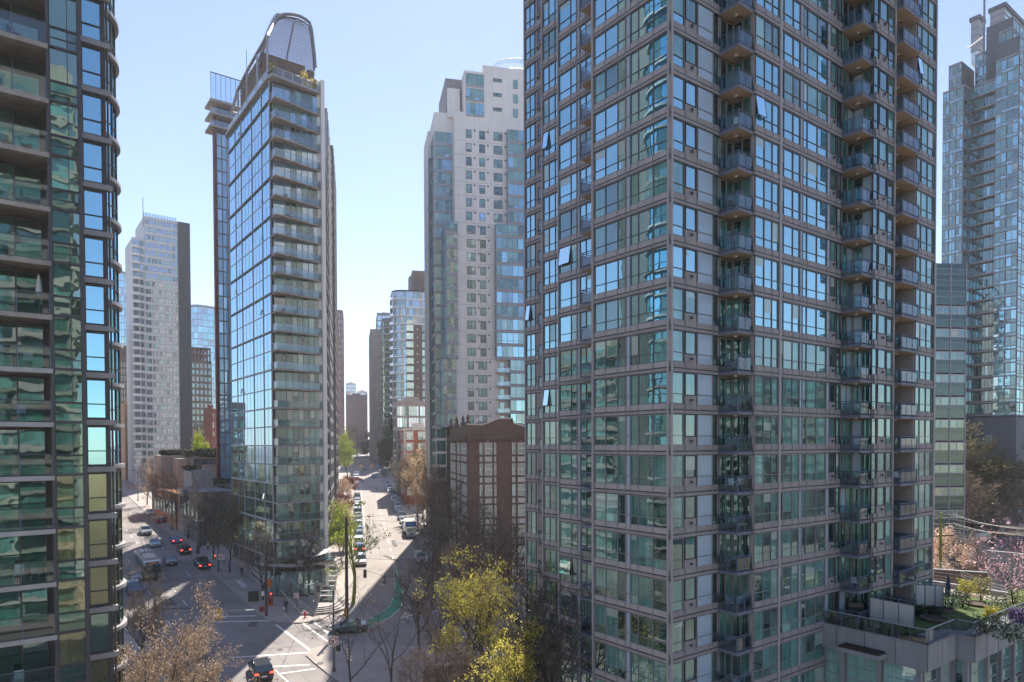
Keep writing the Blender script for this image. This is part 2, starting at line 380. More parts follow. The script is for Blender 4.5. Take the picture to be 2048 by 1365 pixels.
class Bld:
    def __init__(s, name, label, loc, cat='building'):
        s.root = thing(name, label, cat, loc); s.wins = []; s.parts = {}
    def mb(s, name): return s.parts.setdefault(name, MB())
    def window(s, F, a0, a1, z0, z1, mull=(), trans=(), mats=(('g_dark', 1),), n=0.03, fr='frame_dark', fw=0.05, fd=0.06, tilt=0.004, mats_low=None, sash=None):
        g = MB(); f = MB(); cols = [a0] + list(mull) + [a1]; rows = [z0] + list(trans) + [z1]
        for i in range(len(cols) - 1):
            mt = pick(mats)
            bl = (mats[0][0] in ('g_teal', 'g_sea', 'g_blue') and rnd.random() < .12)
            if bl:
                zb_ = z1 - (z1 - z0) * rnd.choice((.18, .3, .3, .5, .65)); F.pane(g, cols[i], cols[i + 1], zb_, z1, n + .004, 'g_blind', tilt)
            for j in range(len(rows) - 1):
                m2 = mt
                if rnd.random() < 0.12: m2 = pick(mats)
                F.pane(g, cols[i], cols[i + 1], rows[j], rows[j + 1], n, m2, tilt)
        if fr:
            for q in mull: F.box(f, q - fw / 2, q + fw / 2, z0, z1, n - .02, n + fd, fr)
            for q in trans: F.box(f, a0, a1, q - fw / 2, q + fw / 2, n - .02, n + fd * .8, fr)
            F.box(f, a0, a0 + fw, z0, z1, n - .02, n + fd + .003, fr); F.box(f, a1 - fw, a1, z0, z1, n - .02, n + fd + .003, fr)
            F.box(f, a0, a1, z0, z0 + fw, n - .02, n + fd * .9, fr); F.box(f, a0, a1, z1 - fw, z1, n - .02, n + fd * .9, fr)
            if sash is not None:      # one opened awning sash
                c0, c1, q0, q1 = sash
                P = [F.pt(c0, q1, n + .05), F.pt(c1, q1, n + .05), F.pt(c1, q0, n + .24), F.pt(c0, q0, n + .24)]
                f.poly(P, mats[0][0]); f.tube([P[0], P[3]], .025, fr, 4); f.tube([P[1], P[2]], .025, fr, 4); f.tube([P[2], P[3]], .025, fr, 4)
        c = F.pt((a0 + a1) / 2, (z0 + z1) / 2, 0); p = proj(c); area = 0
        if p and -60 < p[0] < 2110 and -60 < p[1] < 1425:
            A = proj(F.pt(a0, z0)); B = proj(F.pt(a1, z0)); 
            if A and B: area = abs(A[0] - B[0]) * (z1 - z0) / max(1, Vector((c[0], c[1])).length)
        s.wins.append((area, g, f))
    def finish(s, cap=100):
        for nme, m in s.parts.items():
            m.build(nme, s.root)
        s.wins.sort(key=lambda x: -x[0])
        rest_g, rest_f = MB(), MB()
        for i, (ar, g, f) in enumerate(s.wins):
            if i < cap and ar > 0:
                o = g.build('window', s.root)
                f.build('window_frame', o)
            else:
                rest_g.merge(g); rest_f.merge(f)
        if rest_g.v:
            o = rest_g.build('window', s.root, kind='stuff')
            if rest_f.v: rest_f.build('window_frame', o, kind='stuff')
        return s.root
# ================================================================== RIGHT TOWER (taupe bands, green glass)
CK = at(1340, 100, 44.2); CK = V2(CK.x, CK.y)                       # its near corner
def ab(a, b): return CK + RT * a + LF * b
Z0R, DZ = 16.45, 2.722
def lev(k): return Z0R + DZ * k
def build_right_tower():
    B = Bld('residential_tower', 'tall taupe-banded green glass tower with stacked corner balconies, filling the right half', (20, 55, gz(50)))
    def aR(px, b, py=100): P = ab(0, b); return isect(px, py, P, RT)
    def bL(px, a, py=100): P = ab(a, 0); return isect(px, py, P, LF)
    a1 = aR(1466, 0); aB1 = aR(1436, 0)
    b1 = None
    b1 = isect(1478, 70, ab(aB1, 0), LF)                            # balcony front line, negative = towards the camera
    aL2 = aR(1682, b1); aB2 = aR(1707, b1); b2 = isect(1725.5, 115, ab(aL2, 0), LF)
    aD = aR(1789, b2); b3 = b2 - 0.35; aE0 = aR(1832, b3); aE1 = aR(1871, b3)
    bS1 = bL(1186, 0); t2 = 1.25; bS2 = bL(1117.5, t2 - 1.25 + 0.0) ; 
    bS2 = isect(1117.5, 100, ab(t2, 0), LF); t3 = 2.75; bS3 = isect(1085, 100, ab(t3, 0), LF); t4 = 4.6; bS4 = isect(1050, 100, ab(t4, 0), LF)
    # footprint, ccw seen from above
    pts = [ab(0, 0), ab(a1, 0), ab(a1, b1), ab(aB2, b1), ab(aB2, b2), ab(aD, b2), ab(aD, b2 + 1.6), ab(aE0, b2 + 1.6), ab(aE0, b3), ab(aE1, b3), ab(aE1, bS4),
           ab(t4, bS4), ab(t4, bS3), ab(t3, bS3), ab(t3, bS2), ab(t2, bS2), ab(t2, bS1), ab(0, bS1)]
    core = B.mb('wall'); core.prism([(p.x, p.y) for p in pts], gz(40) - 2, 96, 'taupe')
    KS = range(-5, 29)
    ROW = [('g_teal', 4), ('g_teal2', 3), ('g_dark', 2), ('g_room', 2.4), ('g_pale', .6)]
    UP = [('g_blue', 7), ('g_blue2', 4), ('g_teal', 1)]  # bluer panes for upper floors, mirrored sky put into the glass colour
    slabs = B.mb('floor_bands')
    FL1 = Face(ab(0, bS1), ab(0, 0)); FL2 = Face(ab(t2, bS2), ab(t2, bS1)); FL3 = Face(ab(t3, bS3), ab(t3, bS2)); FL4 = Face(ab(t4, bS4), ab(t4, bS3))
    FA = Face(ab(0, 0), ab(a1, 0)); FX1 = Face(ab(a1, 0), ab(a1, b1)); FC = Face(ab(a1, b1), ab(aB2, b1)); FX2 = Face(ab(aB2, b1), ab(aB2, b2))
    FD = Face(ab(aB2, b2), ab(aD, b2)); FG = Face(ab(aD, b2 + 1.6), ab(aE0, b2 + 1.6)); FE = Face(ab(aE0, b3), ab(aE1, b3))
    P = lambda F, *x: [F.a(q) for q in x]
    bays = [  # face, window px range, mullions, glass mix
        (FL1, 1190, 1252.5, (1212, 1236.7), 'w'), (FL1, 1262.5, 1337, (1278, 1308), 'w'),
        (FL2, 1119.5, 1154.5, (1142.4,), 'w'), (FL2, 1160.5, 1184.5, (1172.7,), 'w'),
        (FL3, 1087.5, 1116.5, (1098.5, 1110.8), 'w'), (FL4, 1052, 1070.5, (1060.7,), 'w'),
        (FA, 1343.5, 1367, (), 'w'), (FA, 1369.5, 1391.5, (), 'short'), (FA, 1425, 1434, (), 'n'),
        (FC, 1509.5, 1557.5, (1528, 1544), 'w'), (FC, 1562, 1599.5, (1567, 1585.5), 'w'), (FC, 1605.5, 1653.5, (1614, 1634), 'w'), (FC, 1660.5, 1671, (), 'w2'), (FC, 1674, 1681.5, (), 'w2'),
        (FD, 1746, 1756.5, (), 'n'), (FD, 1758, 1774, (), 'short'), (FD, 1775.5, 1787.5, (), 'w'), (FE, 1833.5, 1870, (1843, 1855.5, 1866.5), 'w')]
    pales = [(FL1, 1254.3, 1260.6), (FL2, 1156, 1159.6), (FA, 1395, 1424), (FC, 1601, 1604.6), (FC, 1655, 1659.3)]
    pil = [(FL1, 1185.2, 1188.5), (FL1, 1337.5, 1340), (FA, 1340, 1343), (FL2, 1117, 1118.8), (FL3, 1084.5, 1086.5), (FL4, 1049.5, 1051.3), (FC, 1557.5, 1560.8), (FE, 1869.8, 1871.2), (FD, 1787.6, 1789.2)]
    for F, p0, p1 in pil:
        a0, a1_ = P(F, p0, p1); F.box(slabs, a0, a1_, gz(45) - 1, 95, -.05, .16, 'taupe_light')
    sp = B.mb('spandrel_panels'); vents = []
    for k in KS:
        z = lev(k); zs = z + .655; zt = z + DZ - .03
        for F in (FL1, FL2, FL3, FL4, FA, FC, FD, FE):
            e = .0
            F.box(slabs, 0, F.L, z + .30, zs, -.05, .10, 'taupe_light' if F in (FL1, FL2, FL3, FL4) else 'taupe')
            F.box(slabs, 0, F.L, z + .21, z + .302, -.05, .075, 'frame_dark')
            F.box(slabs, 0, F.L, z + .02, z + .212, -.05, .125, 'taupe')
            F.box(slabs, 0, F.L, z - .035, z + .022, -.05, .085, 'frame_dark')
        for bi, (F, p0, p1, mu, kind) in enumerate(bays):
            a0, a1_ = P(F, p0, p1); m = P(F, *mu)
            zc = (z + 1.5)
            up = z > 35 + 6 * math.sin(bi * 1.7)
            mats = ROW
            if F in (FL2, FL3, FL4, FL1, FC) or (F is FA and z > 38): mats = UP if (z > 33 and rnd.random() < .8) else ROW
            if kind == 'short':
                B.window(F, a0, a1_, z + 1.22, zt, mats=mats); F.box(slabs, a0, a1_, zs - .01, z + 1.2, -.05, .06, 'taupe')
                vents.append((F, (a0 + a1_) / 2, z + .93))
            elif kind == 'n':
                B.window(F, a0, a1_, zs, zt, trans=(zs + .63,), mats=[('g_dark', 3), ('g_teal2', 1)])
            elif kind == 'w2' and p0 > 1670:
                B.window(F, a0, a1_, zs, zt, trans=(zs + .63,), mats=ROW)
            elif kind == 'w2':
                B.window(F, a0, a1_, z + 1.22, zt, mats=ROW); F.box(slabs, a0, a1_, zs - .01, z + 1.2, -.05, .06, 'taupe')
                vents.append((F, (a0 + a1_) / 2, z + .93))
            else:
                sash = None
                if m and rnd.random() < .03: sash = (a0 + .03, m[0] - .03, zs + .66, zt - .05)
                B.window(F, a0, a1_, zs, zt, m, (zs + .63,), mats, fr='frame_mid' if z > 30 else 'frame_taupe', fw=.045, sash=sash)
            # joints of the cladding under each mullion
            for q in [a0, a1_] + list(m): F.box(slabs, q - .02, q + .02, z + .05, zs + .01, .05, .135, 'frame_taupe')
        for F, p0, p1 in pales:
            a0, a1_ = P(F, p0, p1); F.box(sp, a0, a1_, zs, zt, -.02, .05, 'spandrel_pale'); F.box(slabs, a0 - .05, a1_ + .05, zs + .6, zs + .66, .0, .09, 'frame_taupe')
            F.box(slabs, a0 - .06, a0, zs, zt, 0, .09, 'frame_taupe'); F.box(slabs, a1_, a1_ + .06, zs, zt, 0, .09, 'frame_taupe')
        # vent of the far left recess
        F = FL4; a0, a1_ = P(F, 1072, 1084); F.box(slabs, a0, F.L, zs, zt, -.05, .04, 'taupe'); vents.append((F, (a0 + a1_) / 2, z + 1.0))
        # glazing of the balcony recesses
        for F, q0, q1, n_ in ((FA, aB1 + .15, a1 - .05, 2), (FX1, .08, FX1.L - .12, 2), (FC, aL2 - a1 + .1, FC.L - .05, 2), (FX2, .08, FX2.L - .1, 2), (FG, .1, FG.L - .1, 3)):
            mu = [q0 + (q1 - q0) * (i + 1) / n_ for i in range(n_ - 1)]
            mats = [('g_dark', 3), ('g_teal2', 2), ('g_room', 2)] if F in (FA, FX1) else [('g_dark', 2), ('g_teal2', 2), ('spandrel_pale', 2)]
            B.window(F, q0, q1, z + .22, zt - .05, mu, (), mats, fr='frame_taupe', fw=.07)
    for i, (F, a, z) in enumerate(vents):
        if z > 75 or z < 6: continue
        v = MB(); F.box(v, a - .14, a + .14, z - .14, z + .14, 0.06, .12, 'frame_grey'); F.box(v, a - .08, a + .08, z - .09, z + .07, .12, .24, 'frame_dark'); v.build('vent', B.root)
    # balconies -------------------------------------------------
    nb = 0
    for k in KS:
        z = lev(k)
        if z < 4 or z > 78: continue
        for c, open_edges in (
            ([ab(aB1, 0), ab(aB1, b1), ab(a1 + .05, b1), ab(a1 + .05, 0)][::1], (0, 1)),
            ([ab(aL2, b1), ab(aL2, b2), ab(aB2 + .05, b2), ab(aB2 + .05, b1)], (0, 1)),
            ([ab(aD - .02, b2 + 1.5), ab(aD + .02, b3 - .35), ab(aE0, b3 - .35), ab(aE0, b2 + 1.5)], (0, 1, 2)),
            ([ab(t2, bS1 + 1.35), ab(-.02, bS1 + 1.35), ab(-.02, bS1), ab(t2, bS1)], (0, 1)),
            ([ab(t4, bS3 + 1.1), ab(t3 + .3, bS3 + 1.1), ab(t3 + .3, bS3), ab(t4, bS3)], (0, 1))):
            if nb >= 150: continue
            if z < 12 and c[0].x > 22: continue
            s = MB(); s.prism([(p.x, p.y) for p in c], z - .02, z + .20, 'slab_paint', mbot='soffit')
            cen = (c[0] + c[2]) / 2
            s.tube([(cen.x, cen.y, z - .10), (cen.x, cen.y, z - .02)], .12, 'sign_white', 8)
            q = cen + RT * .35; s.box(q.x - .2, q.x + .2, q.y - .04, q.y + .04, z - .05, z - .021, 'brown_clad')
            o = s.build('balcony', B.root)
            r = MB(); gl = MB(); zr = z + 1.27
            for e in open_edges:
                p, q = c[e], c[(e + 1) % 4]; L = (q - p).length; d = (q - p) / L; n_ = V2(d.y, -d.x)
                ins = -n_ * .05
                n = max(1, round(L / .95))
                for j in range(n + 1):
                    w_ = p + d * (L * j / n) + ins; r.tube([(w_.x, w_.y, z + .2), (w_.x, w_.y, zr)], .024, 'rail_paint', 4)
                for zz, rr in ((zr, .034), (zr - .14, .02), (z + .30, .022)):
                    r.tube([(p + ins).to_tuple() + (zz,), (q + ins).to_tuple() + (zz,)], rr, 'rail_paint', 4)
                gl.poly([(p + ins).to_tuple() + (z + .31,), (q + ins).to_tuple() + (z + .31,), (q + ins).to_tuple() + (zr - .15,), (p + ins).to_tuple() + (zr - .15,)], 'rail_glass')
            r.build('railing', o); gl.build('glass_panel', o); nb += 1
    B.finish()
    return dict(aB1=aB1, a1=a1, b1=b1, aL2=aL2, aB2=aB2, b2=b2, aD=aD, aE0=aE0, aE1=aE1, b3=b3, bS1=bS1, t2=t2)
RTD = build_right_tower()
# ================================================================== LEFT TOWER (near, dark frames, balconies and round bay)
Z0L, DZL = 29.3, 2.735
def build_left_tower():
    B = Bld('residential_tower', 'dark framed glass tower with wide balconies and a round bay, at the left edge', (-30, 40, gz(40)))
    A = at(95, 100, 35.15); A = V2(A.x, A.y)
    E1 = A + RT * isect(157, 100, A, RT)
    P2 = at(159, 100, 39.6); P2 = V2(P2.x, P2.y); E2 = P2 + RT * isect(207, 100, P2, RT)
    W0 = A - RT * 16; DPT = 1.7
    cc = V2(-30.3, 45.8); cr = 3.5
    body = B.mb('wall')
    pts = [W0 + LF * DPT, A + LF * DPT, A, E1, E1 + LF * ((P2 - E1).dot(LF)), E2, E2 + LF * 16, W0 + LF * 22]
    body.prism([(p.x, p.y) for p in pts], gz(40) - 2, 84, 'dark_wall')
    ring = MB(); N = 20
    body.prism([(cc.x + (cr - .12) * math.cos(2 * math.pi * i / N), cc.y + (cr - .12) * math.sin(2 * math.pi * i / N)) for i in range(N)], gz(40) - 2, 83.9, 'dark_wall')
    FB = Face(W0, A); FBK = Face(W0 + LF * DPT, A + LF * DPT); F1 = Face(A, E1); F2 = Face(P2, E2)
    fr = B.mb('frames')
    F1.box(fr, -.09, .05, gz(40), 84, -.1, .12, 'frame_dark'); F1.box(fr, F1.L - .06, F1.L + .1, gz(40), 84, -.3, .14, 'frame_dark')
    F2.box(fr, -.12, .05, gz(40), 84, -.1, .14, 'frame_dark'); F2.box(fr, F2.L - .13, F2.L + .06, gz(40), 84, -.6, .14, 'frame_dark')
    q = F2.pt(F2.L + .16, 0, .1); fr.tube([(q[0], q[1], gz(40)), (q[0], q[1], 84)], .06, 'frame_dark', 6)
    mid = F1.L * .62
    for k in range(-10, 20):
        z = Z0L + DZL * k
        if z < 1: continue
        # cyan column
        mats = [('g_cyan', 1)] if z > 26 else [('g_gold', 3), ('g_green_wavy', 2)]
        B.window(F2, .06, F2.L - .12, z + .38, z + DZL - .08, (), (z + 1.22,), mats, fd=.09, fw=.06)
        F2.box(fr, -.1, F2.L + .32, z, z + .30, -.05, .34, 'ledge_metal' if True else '')
        F2.box(fr, 0, F2.L, z + .30, z + .38, -.05, .12, 'frame_dark'); F2.box(fr, 0, F2.L, z + DZL - .09, z + DZL, -.05, .12, 'frame_dark')
        # wavy glass column
        if z > 30: mats = [('g_green_wavy', 3), ('g_green_dark', 1)]
        elif z > 24: mats = [('g_green_dark', 1)]
        else: mats = [('g_gold', 2), ('g_green_dark', 1.4)]
        B.window(F1, .06, F1.L - .06, z + 1.05, z + DZL - .02, (mid,) if z > 20 else (), (), mats, fw=.03)
        B.window(F1, .06, F1.L - .06, z + .05, z + 1.02, (mid,) if rnd.random() < .5 else (), (z + .50,), [('g_green_dark', 3), ('g_green_wavy', 1)], fw=.045)
        F1.box(fr, 0, F1.L, z - .03, z + .06, -.05, .13, 'frame_dark')
        # balcony back wall
        a0 = FBK.L - 5.2
        B.window(FBK, a0, FBK.L - .25, z + .02, z + DZL - .3, [a0 + 1.25 * i for i in (1, 2, 3)], (), [('g_green_dark', 2), ('g_dark', 3), ('g_green_wavy', 1.5)], fw=.08, fr='frame_dark')
        B.window(FBK, a0 - 5.2, a0 - .1, z + .02, z + DZL - .3, [a0 - 5.2 + 1.3 * i for i in (1, 2, 3)], (), [('g_green_dark', 2), ('g_dark', 3)], fw=.08)
        # balcony
        s = MB(); p0 = A - RT * 11; c = [p0 + LF * (DPT - .02), p0 - LF * .25, A - LF * .25, A + LF * (DPT - .02)]
        s.prism([(p.x, p.y) for p in c], z - .24, z, 'slab_old' if z > 33 else 'ledge_metal', mbot='slab_old'); o = s.build('balcony', B.root)
        r = MB(); g = MB(); pa, pb = p0 - LF * .12, A - LF * .12 - RT * .1; L = (pb - pa).length; d = (pb - pa) / L
        for j in range(9):
            w_ = pb - d * (L * j / 8); r.tube([(w_.x, w_.y, z), (w_.x, w_.y, z + 1.08)], .022, 'rail_paint', 4)
        r.tube([pa.to_tuple() + (z + 1.1,), pb.to_tuple() + (z + 1.1,)], .03, 'pole_grey', 4)
        g.poly([pa.to_tuple() + (z + .06,), pb.to_tuple() + (z + .06,), pb.to_tuple() + (z + 1.08,), pa.to_tuple() + (z + 1.08,)], 'rail_glass_green')
        r.build('railing', o); g.build('glass_panel', o)
        # round bay: curved ledge, glass, mullions
        rg = MB(); M_ = 40
        def arc(r0, z0, z1, mt, mb_):
            for i in range(M_):
                t0 = -2.5 + 4.2 * i / M_; t1 = -2.5 + 4.2 * (i + 1) / M_
                c0, s0, c1, s1 = math.cos(t0), math.sin(t0), math.cos(t1), math.sin(t1)
                ri = cr - .1
                mb_.box8([(cc.x + r0 * c0, cc.y + r0 * s0, z0), (cc.x + r0 * c1, cc.y + r0 * s1, z0), (cc.x + ri * c1, cc.y + ri * s1, z0), (cc.x + ri * c0, cc.y + ri * s0, z0),
                          (cc.x + r0 * c0, cc.y + r0 * s0, z1), (cc.x + r0 * c1, cc.y + r0 * s1, z1), (cc.x + ri * c1, cc.y + ri * s1, z1), (cc.x + ri * c0, cc.y + ri * s0, z1)], mt)
        arc(cr + .26, z + .03, z + .27, 'ledge_metal', rg); arc(cr + .05, z - .12, z + .035, 'frame_dark', rg); rg.build('bay_ledge', B.root, smooth=False)
        nseg = 11
        for i in range(nseg):
            t0 = -2.5 + 4.2 * i / nseg; t1 = -2.5 + 4.2 * (i + 1) / nseg
            if t0 < -1.9 or t0 > 1.2: continue
            Fs = Face((cc.x + cr * math.cos(t0), cc.y + cr * math.sin(t0)), (cc.x + cr * math.cos(t1), cc.y + cr * math.sin(t1)))
            B.window(Fs, 0, Fs.L, z + .27, z + DZL - .12, (), (z + 1.2,), [('g_cyan', 2), ('g_green_dark', 2)] if z > 26 else [('g_gold', 1), ('g_green_dark', 2)], n=-.02, fw=.07)
    B.finish(cap=100)
    return A
LTA = build_left_tower()
# ================================================================== CENTRAL FLATIRON TOWER
def build_flatiron():
    B = Bld('residential_tower', 'slim blue glass tower with wedge balconies and an arched louvre sail on its roof', (-36, 105, gz(100)))
    K = at(542, 500, 100.0); K = V2(K.x, K.y); DF = 2.775; zk0 = 28.0
    bF = isect(460, 500, K, LF); aF = isect(641, 500, K, RT)
    KL = K + LF * bF; KR = K + RT * aF; KR2 = KR + DM * 22
    top = zat(543, 157, K)
    body = B.mb('wall'); zb = gz(95) - 1
    body.prism([tuple(p) for p in (K, KR, KR2, KL + DM * 8, KL)], zb + 4.6, top - .3, 'core', mtop='concrete_grey')
    FLt = Face(KL, K); FR = Face(K, KR); FS = Face(KR + RM * .12, KR2 + RM * .12)
    CWm = [('g_curtainwall', 5), ('g_blue2', 1)]
    vx = [FLt.a(q, 500) for q in (460, 473, 484.6, 506, 526, 541.5)]; vx[0] = 0.02; vx[-1] = FLt.L - .02
    fr = B.mb('mullion_fins'); bd = B.mb('floor_bands')
    for q in vx[2:]: FLt.box(fr, q - .07, q + .07, 9, top, -.05, .12, 'frame_grey')
    for q in vx[:2]: FLt.box(fr, q - .06, q + .06, 9, top, -.05, .11, 'frame_grey')
    nk = 25
    for k in range(-6, 20):
        z = zk0 + DF * k
        if z + DF > top + .5: break
        thick = (k % 2 == 0)
        FLt.box(bd, 0, FLt.L + .15, z - (.10 if thick else .04), z + (.10 if thick else .04), -.05, .24 if thick else .07, 'frame_dark' if thick and z > 40 else ('frame_grey' if thick else 'frame_grey'))
        for i in range(5):
            n = (1, 2, 3, 3, 2)[i]; a0, a1 = vx[i] + .1, vx[i + 1] - .1
            mu = [a0 + (a1 - a0) * (j + 1) / n for j in range(n - 1)]
            sash = None
            if rnd.random() < .10: sash = (a1 - .7, a1 - .05, z + .25, z + 1.1)
            mats = CWm if z > 26 else ([('g_curtainwall', 2), ('g_green_wavy', 2)] if z > 20 else [('g_gold', 2), ('g_green_dark', 2), ('g_green_wavy', 1)])
            B.window(FLt, a0, a1, z + .06, z + DF - .06, mu, (), mats, fr='frame_grey', fw=.03, fd=.02, sash=sash, tilt=.0015)
        # front: seven panels behind a wedge balcony
        a0 = .35; pn = [a0 + (FR.L - .2 - a0) * t for t in (0, .25, .38, .50, .62, .75, .87, 1)]
        if z > 52: mats = [('g_azure', 3), ('g_sea', 2), ('g_sea_dark', 2)]  # blue top panes, the sky reflection is in their colour
        elif z > 35: mats = [('g_sea', 4), ('g_sea_dark', 3), ('g_pale', .6), ('g_dark', 1)]
        else: mats = [('g_sea', 3), ('g_sea_dark', 3), ('g_dark', 2), ('g_room', 1), ('g_gold', .3)]
        B.window(FR, a0, FR.L - .2, z + .05, z + DF - .1, pn[1:-1], (), mats, fr='frame_grey', fw=.07, fd=.08)
        FR.box(bd, 0, FR.L, z - .1, z + .05, -.05, .1, 'frame_grey')
        if k >= -5:
            wl, wr = 2.1, .42
            s = MB(); p = [FR.pt(0, 0, 0)[:2], FR.pt(0.05, 0, wl)[:2], FR.pt(FR.L, 0, wr)[:2], FR.pt(FR.L, 0, 0)[:2]]
            s.prism(p, z - .17, z, 'slab_old' if z > 30 else 'frame_grey', mbot='slab_old'); o = s.build('balcony', B.root)
            r = MB(); g = MB(); e = [Vector(FR.pt(.05, z, .12)), Vector(FR.pt(.12, z, wl - .08)), Vector(FR.pt(FR.L - .05, z, wr - .06))]
            for u, v, n in ((e[0], e[1], 1), (e[1], e[2], 6)):
                for j in range(n + 1):
                    q = u.lerp(v, j / n); r.tube([q, q + Vector((0, 0, 1.05))], .025, 'frame_grey', 4)
                r.tube([u + Vector((0, 0, 1.06)), v + Vector((0, 0, 1.06))], .03, 'frame_grey', 4)
                g.poly([u + Vector((0, 0, .08)), v + Vector((0, 0, .08)), v + Vector((0, 0, 1.03)), u + Vector((0, 0, 1.03))], 'rail_glass')
            r.build('railing', o); g.build('glass_panel', o)
    # the sunlit side wall facing the main street
    sd_ = B.mb('side_wall'); FW = FS
    FS.box(sd_, -.25, 4.6, zb + 2, zat(645, 165, KR), -.5, .12, 'white_panel')
    FR.box(sd_, FR.L - .05, FR.L + .5, zb + 2, zat(645, 165, KR), -.5, .9, 'white_panel')
    for k in range(-5, 18):
        z = zk0 + DF * k
        B.window(FS, 4.8, 21.5, z + .1, z + DF - .5, [4.8 + 1.67 * j for j in range(1, 10)], (), [('g_far', 2), ('g_pale', 1), ('g_room', 1)], fr='frame_dark', fw=.12, fd=.15)
        FS.box(sd_, 4.6, 21.8, z - .45, z + .1, -.2, .3, 'dark_wall')
    # roof terrace slab, penthouse, arched louvre sail
    rf = B.mb('roof_slab')
    ed = [FR.pt(-.1, 0, 1.75)[:2], FR.pt(FR.L + .1, 0, .7)[:2], tuple(KR2), tuple(KL + DM * 8), FLt.pt(-.3, 0, .5)[:2], FLt.pt(FLt.L + .1, 0, .5)[:2]]
    rf.prism(ed, top - .32, top, 'frame_grey', mbot='slab_old')
    ph = B.mb('penthouse'); q0 = K + LF * 5.0 + RT * .6; q1 = KR + LF * 5.0 - RT * .3
    hph = zat(600, 133, q1)
    ph.prism([tuple(q0), tuple(q1), tuple(q1 + LF * 12), tuple(q0 + LF * 12)], top, hph, 'brown_clad')
    stair = B.mb('stair_box'); u = KR - RT * .6 + LF * 3.0; stair.prism([tuple(u), tuple(u + RT * 1.0), tuple(u + RT * 1.0 + LF * 3), tuple(u + LF * 3)], top - 3, zat(640, 139, u), 'brown_clad')
    FP = Face(q0, q1); B.window(FP, .4, FP.L - .4, top + .1, top + 2.6, [.4 + 1.2 * i for i in range(1, 6)], (), [('g_room', 1), ('g_blue2', 1)], fr='frame_grey')
    FP2 = Face(q0 + LF * 12, q0); B.window(FP2, .4, 11.6, top + .1, top + 2.6, [.4 + 1.4 * i for i in range(1, 8)], (), [('g_room', 1), ('g_blue2', 1)], fr='frame_grey')
    rl = MB(); gp = MB(); cs = [FLt.pt(0, top, .1), FLt.pt(FLt.L, top, .3), FR.pt(.1, top, 1.5), FR.pt(FR.L, top, .5)]
    for u, v in zip(cs[:-1], cs[1:]):
        u, v = Vector(u), Vector(v); n = max(1, int((v - u).length / 1.3))
        for j in range(n + 1): q = u.lerp(v, j / n); rl.tube([q, q + Vector((0, 0, 1.15))], .03, 'frame_white', 4)
        rl.tube([u + Vector((0, 0, 1.15)), v + Vector((0, 0, 1.15))], .035, 'frame_white', 4)
        gp.poly([u, v, v + Vector((0, 0, 1.1)), u + Vector((0, 0, 1.1))], 'rail_glass_pale')
    o = rl.build('roof_railing', B.root); gp.build('glass_panel', o)
    # louvre sail
    LP = K + LF * 5.6; dS = RT; LPn = LP
    def SP(px, py):
        a = isect(px, py, LPn, dS); p = LPn + dS * a; return Vector((p.x, p.y, zat(px, py, p)))
    left = [(517, 133), (527, 96), (535, 73), (545, 50), (552, 39), (560, 31.5), (572, 28.5), (585, 29), (598, 32), (611, 39), (619, 46), (623, 58), (626, 82), (629, 108), (631, 135)]
    out = [SP(*p) for p in left]
    fm = MB(); fm.tube(out, .26, 'steel_grey', 6); fm.tube([p + Vector((LF.x * .5, LF.y * .5, -.25)) for p in out], .16, 'steel_grey', 6)
    sail = fm.build('roof_arch', B.root)
    lv = MB()
    for i in range(36):
        y = 37 + (133 - 37) * i / 35.0
        xs = []
        for (xa, ya), (xb, yb) in zip(left[:-1], left[1:]):
            if (ya - y) * (yb - y) <= 0 and ya != yb: xs.append(xa + (xb - xa) * (y - ya) / (yb - ya))
        if len(xs) < 2: continue
        u, v = SP(min(xs) + 1, y), SP(max(xs) - 1, y - 0 )
        z = (u.z + v.z) / 2; o1 = Vector((LF.x, LF.y, 0)) * .34
        lv.box8([(u.x, u.y, z - .02), (v.x, v.y, z - .02), (v.x + o1.x, v.y + o1.y, z + .14), (u.x + o1.x, u.y + o1.y, z + .14),
                 (u.x, u.y, z + .09), (v.x, v.y, z + .09), (v.x + o1.x, v.y + o1.y, z + .25), (u.x + o1.x, u.y + o1.y, z + .25)], 'pole_grey')
    lv.tube([SP(587, 48), SP(571, 132)], .13, 'steel_grey', 5); lv.build('louvres', sail)
    # slanting beam with posts down the long side
    Fs = FLt
    def LPt(px, py, n=0.1):
        P0 = Fs.P + Fs.n * n; a = isect(px, py, P0, Fs.d); p = P0 + Fs.d * a; return Vector((p.x, p.y, zat(px, py, p)))
    bm = MB(); line = [LPt(462, 228), LPt(476, 180), LPt(494, 143), LPt(514, 107), LPt(535, 72)]
    line.append(out[4]); bm.tube(line, .24, 'steel_grey', 6)
    for px, yt, yb in ((476, 180, 250), (494, 143, 222), (514, 107, 195), (534.5, 74, 168)):
        u = LPt(px, yt); bm.tube([u, (u.x, u.y, top)], .17, 'frame_grey', 5)
    for i in range(9):
        t = i / 8.0; u = LPt(466 + 40 * t, 218 - 98 * t + 6, -.3); v = u + Vector((RT.x * 1.6, RT.y * 1.6, 0)); bm.tube([u, v], .10, 'frame_white', 4)
    bm.build('roof_truss', B.root)
    an = MB(); q = LPt(493, 130, -2); an.tube([(q.x, q.y, top), (q.x, q.y, zat(493, 100, q))], .06, 'steel_grey', 4); an.build('antenna', B.root)
    # base: glazed lobby drum with a round canopy
    base = B.mb('podium'); pc = K + RT * 4 + LF * 2.2
    zg = gz(95)
    base.prism([tuple(p) for p in (K + RT * .5 + LF * 1.5, KR - RT * .4 + LF * .5, KR2, KL + DM * 8, KL + LF * -.5 + RT * .8)], zg - 1, zb + 4.7, 'concrete_grey')
    drum = []
    for i in range(17):
        t = math.pi * (1.02 + i / 16.0 * .98) + 0.25; drum.append((pc.x + 4.6 * math.cos(t), pc.y + 3.6 * math.sin(t)))
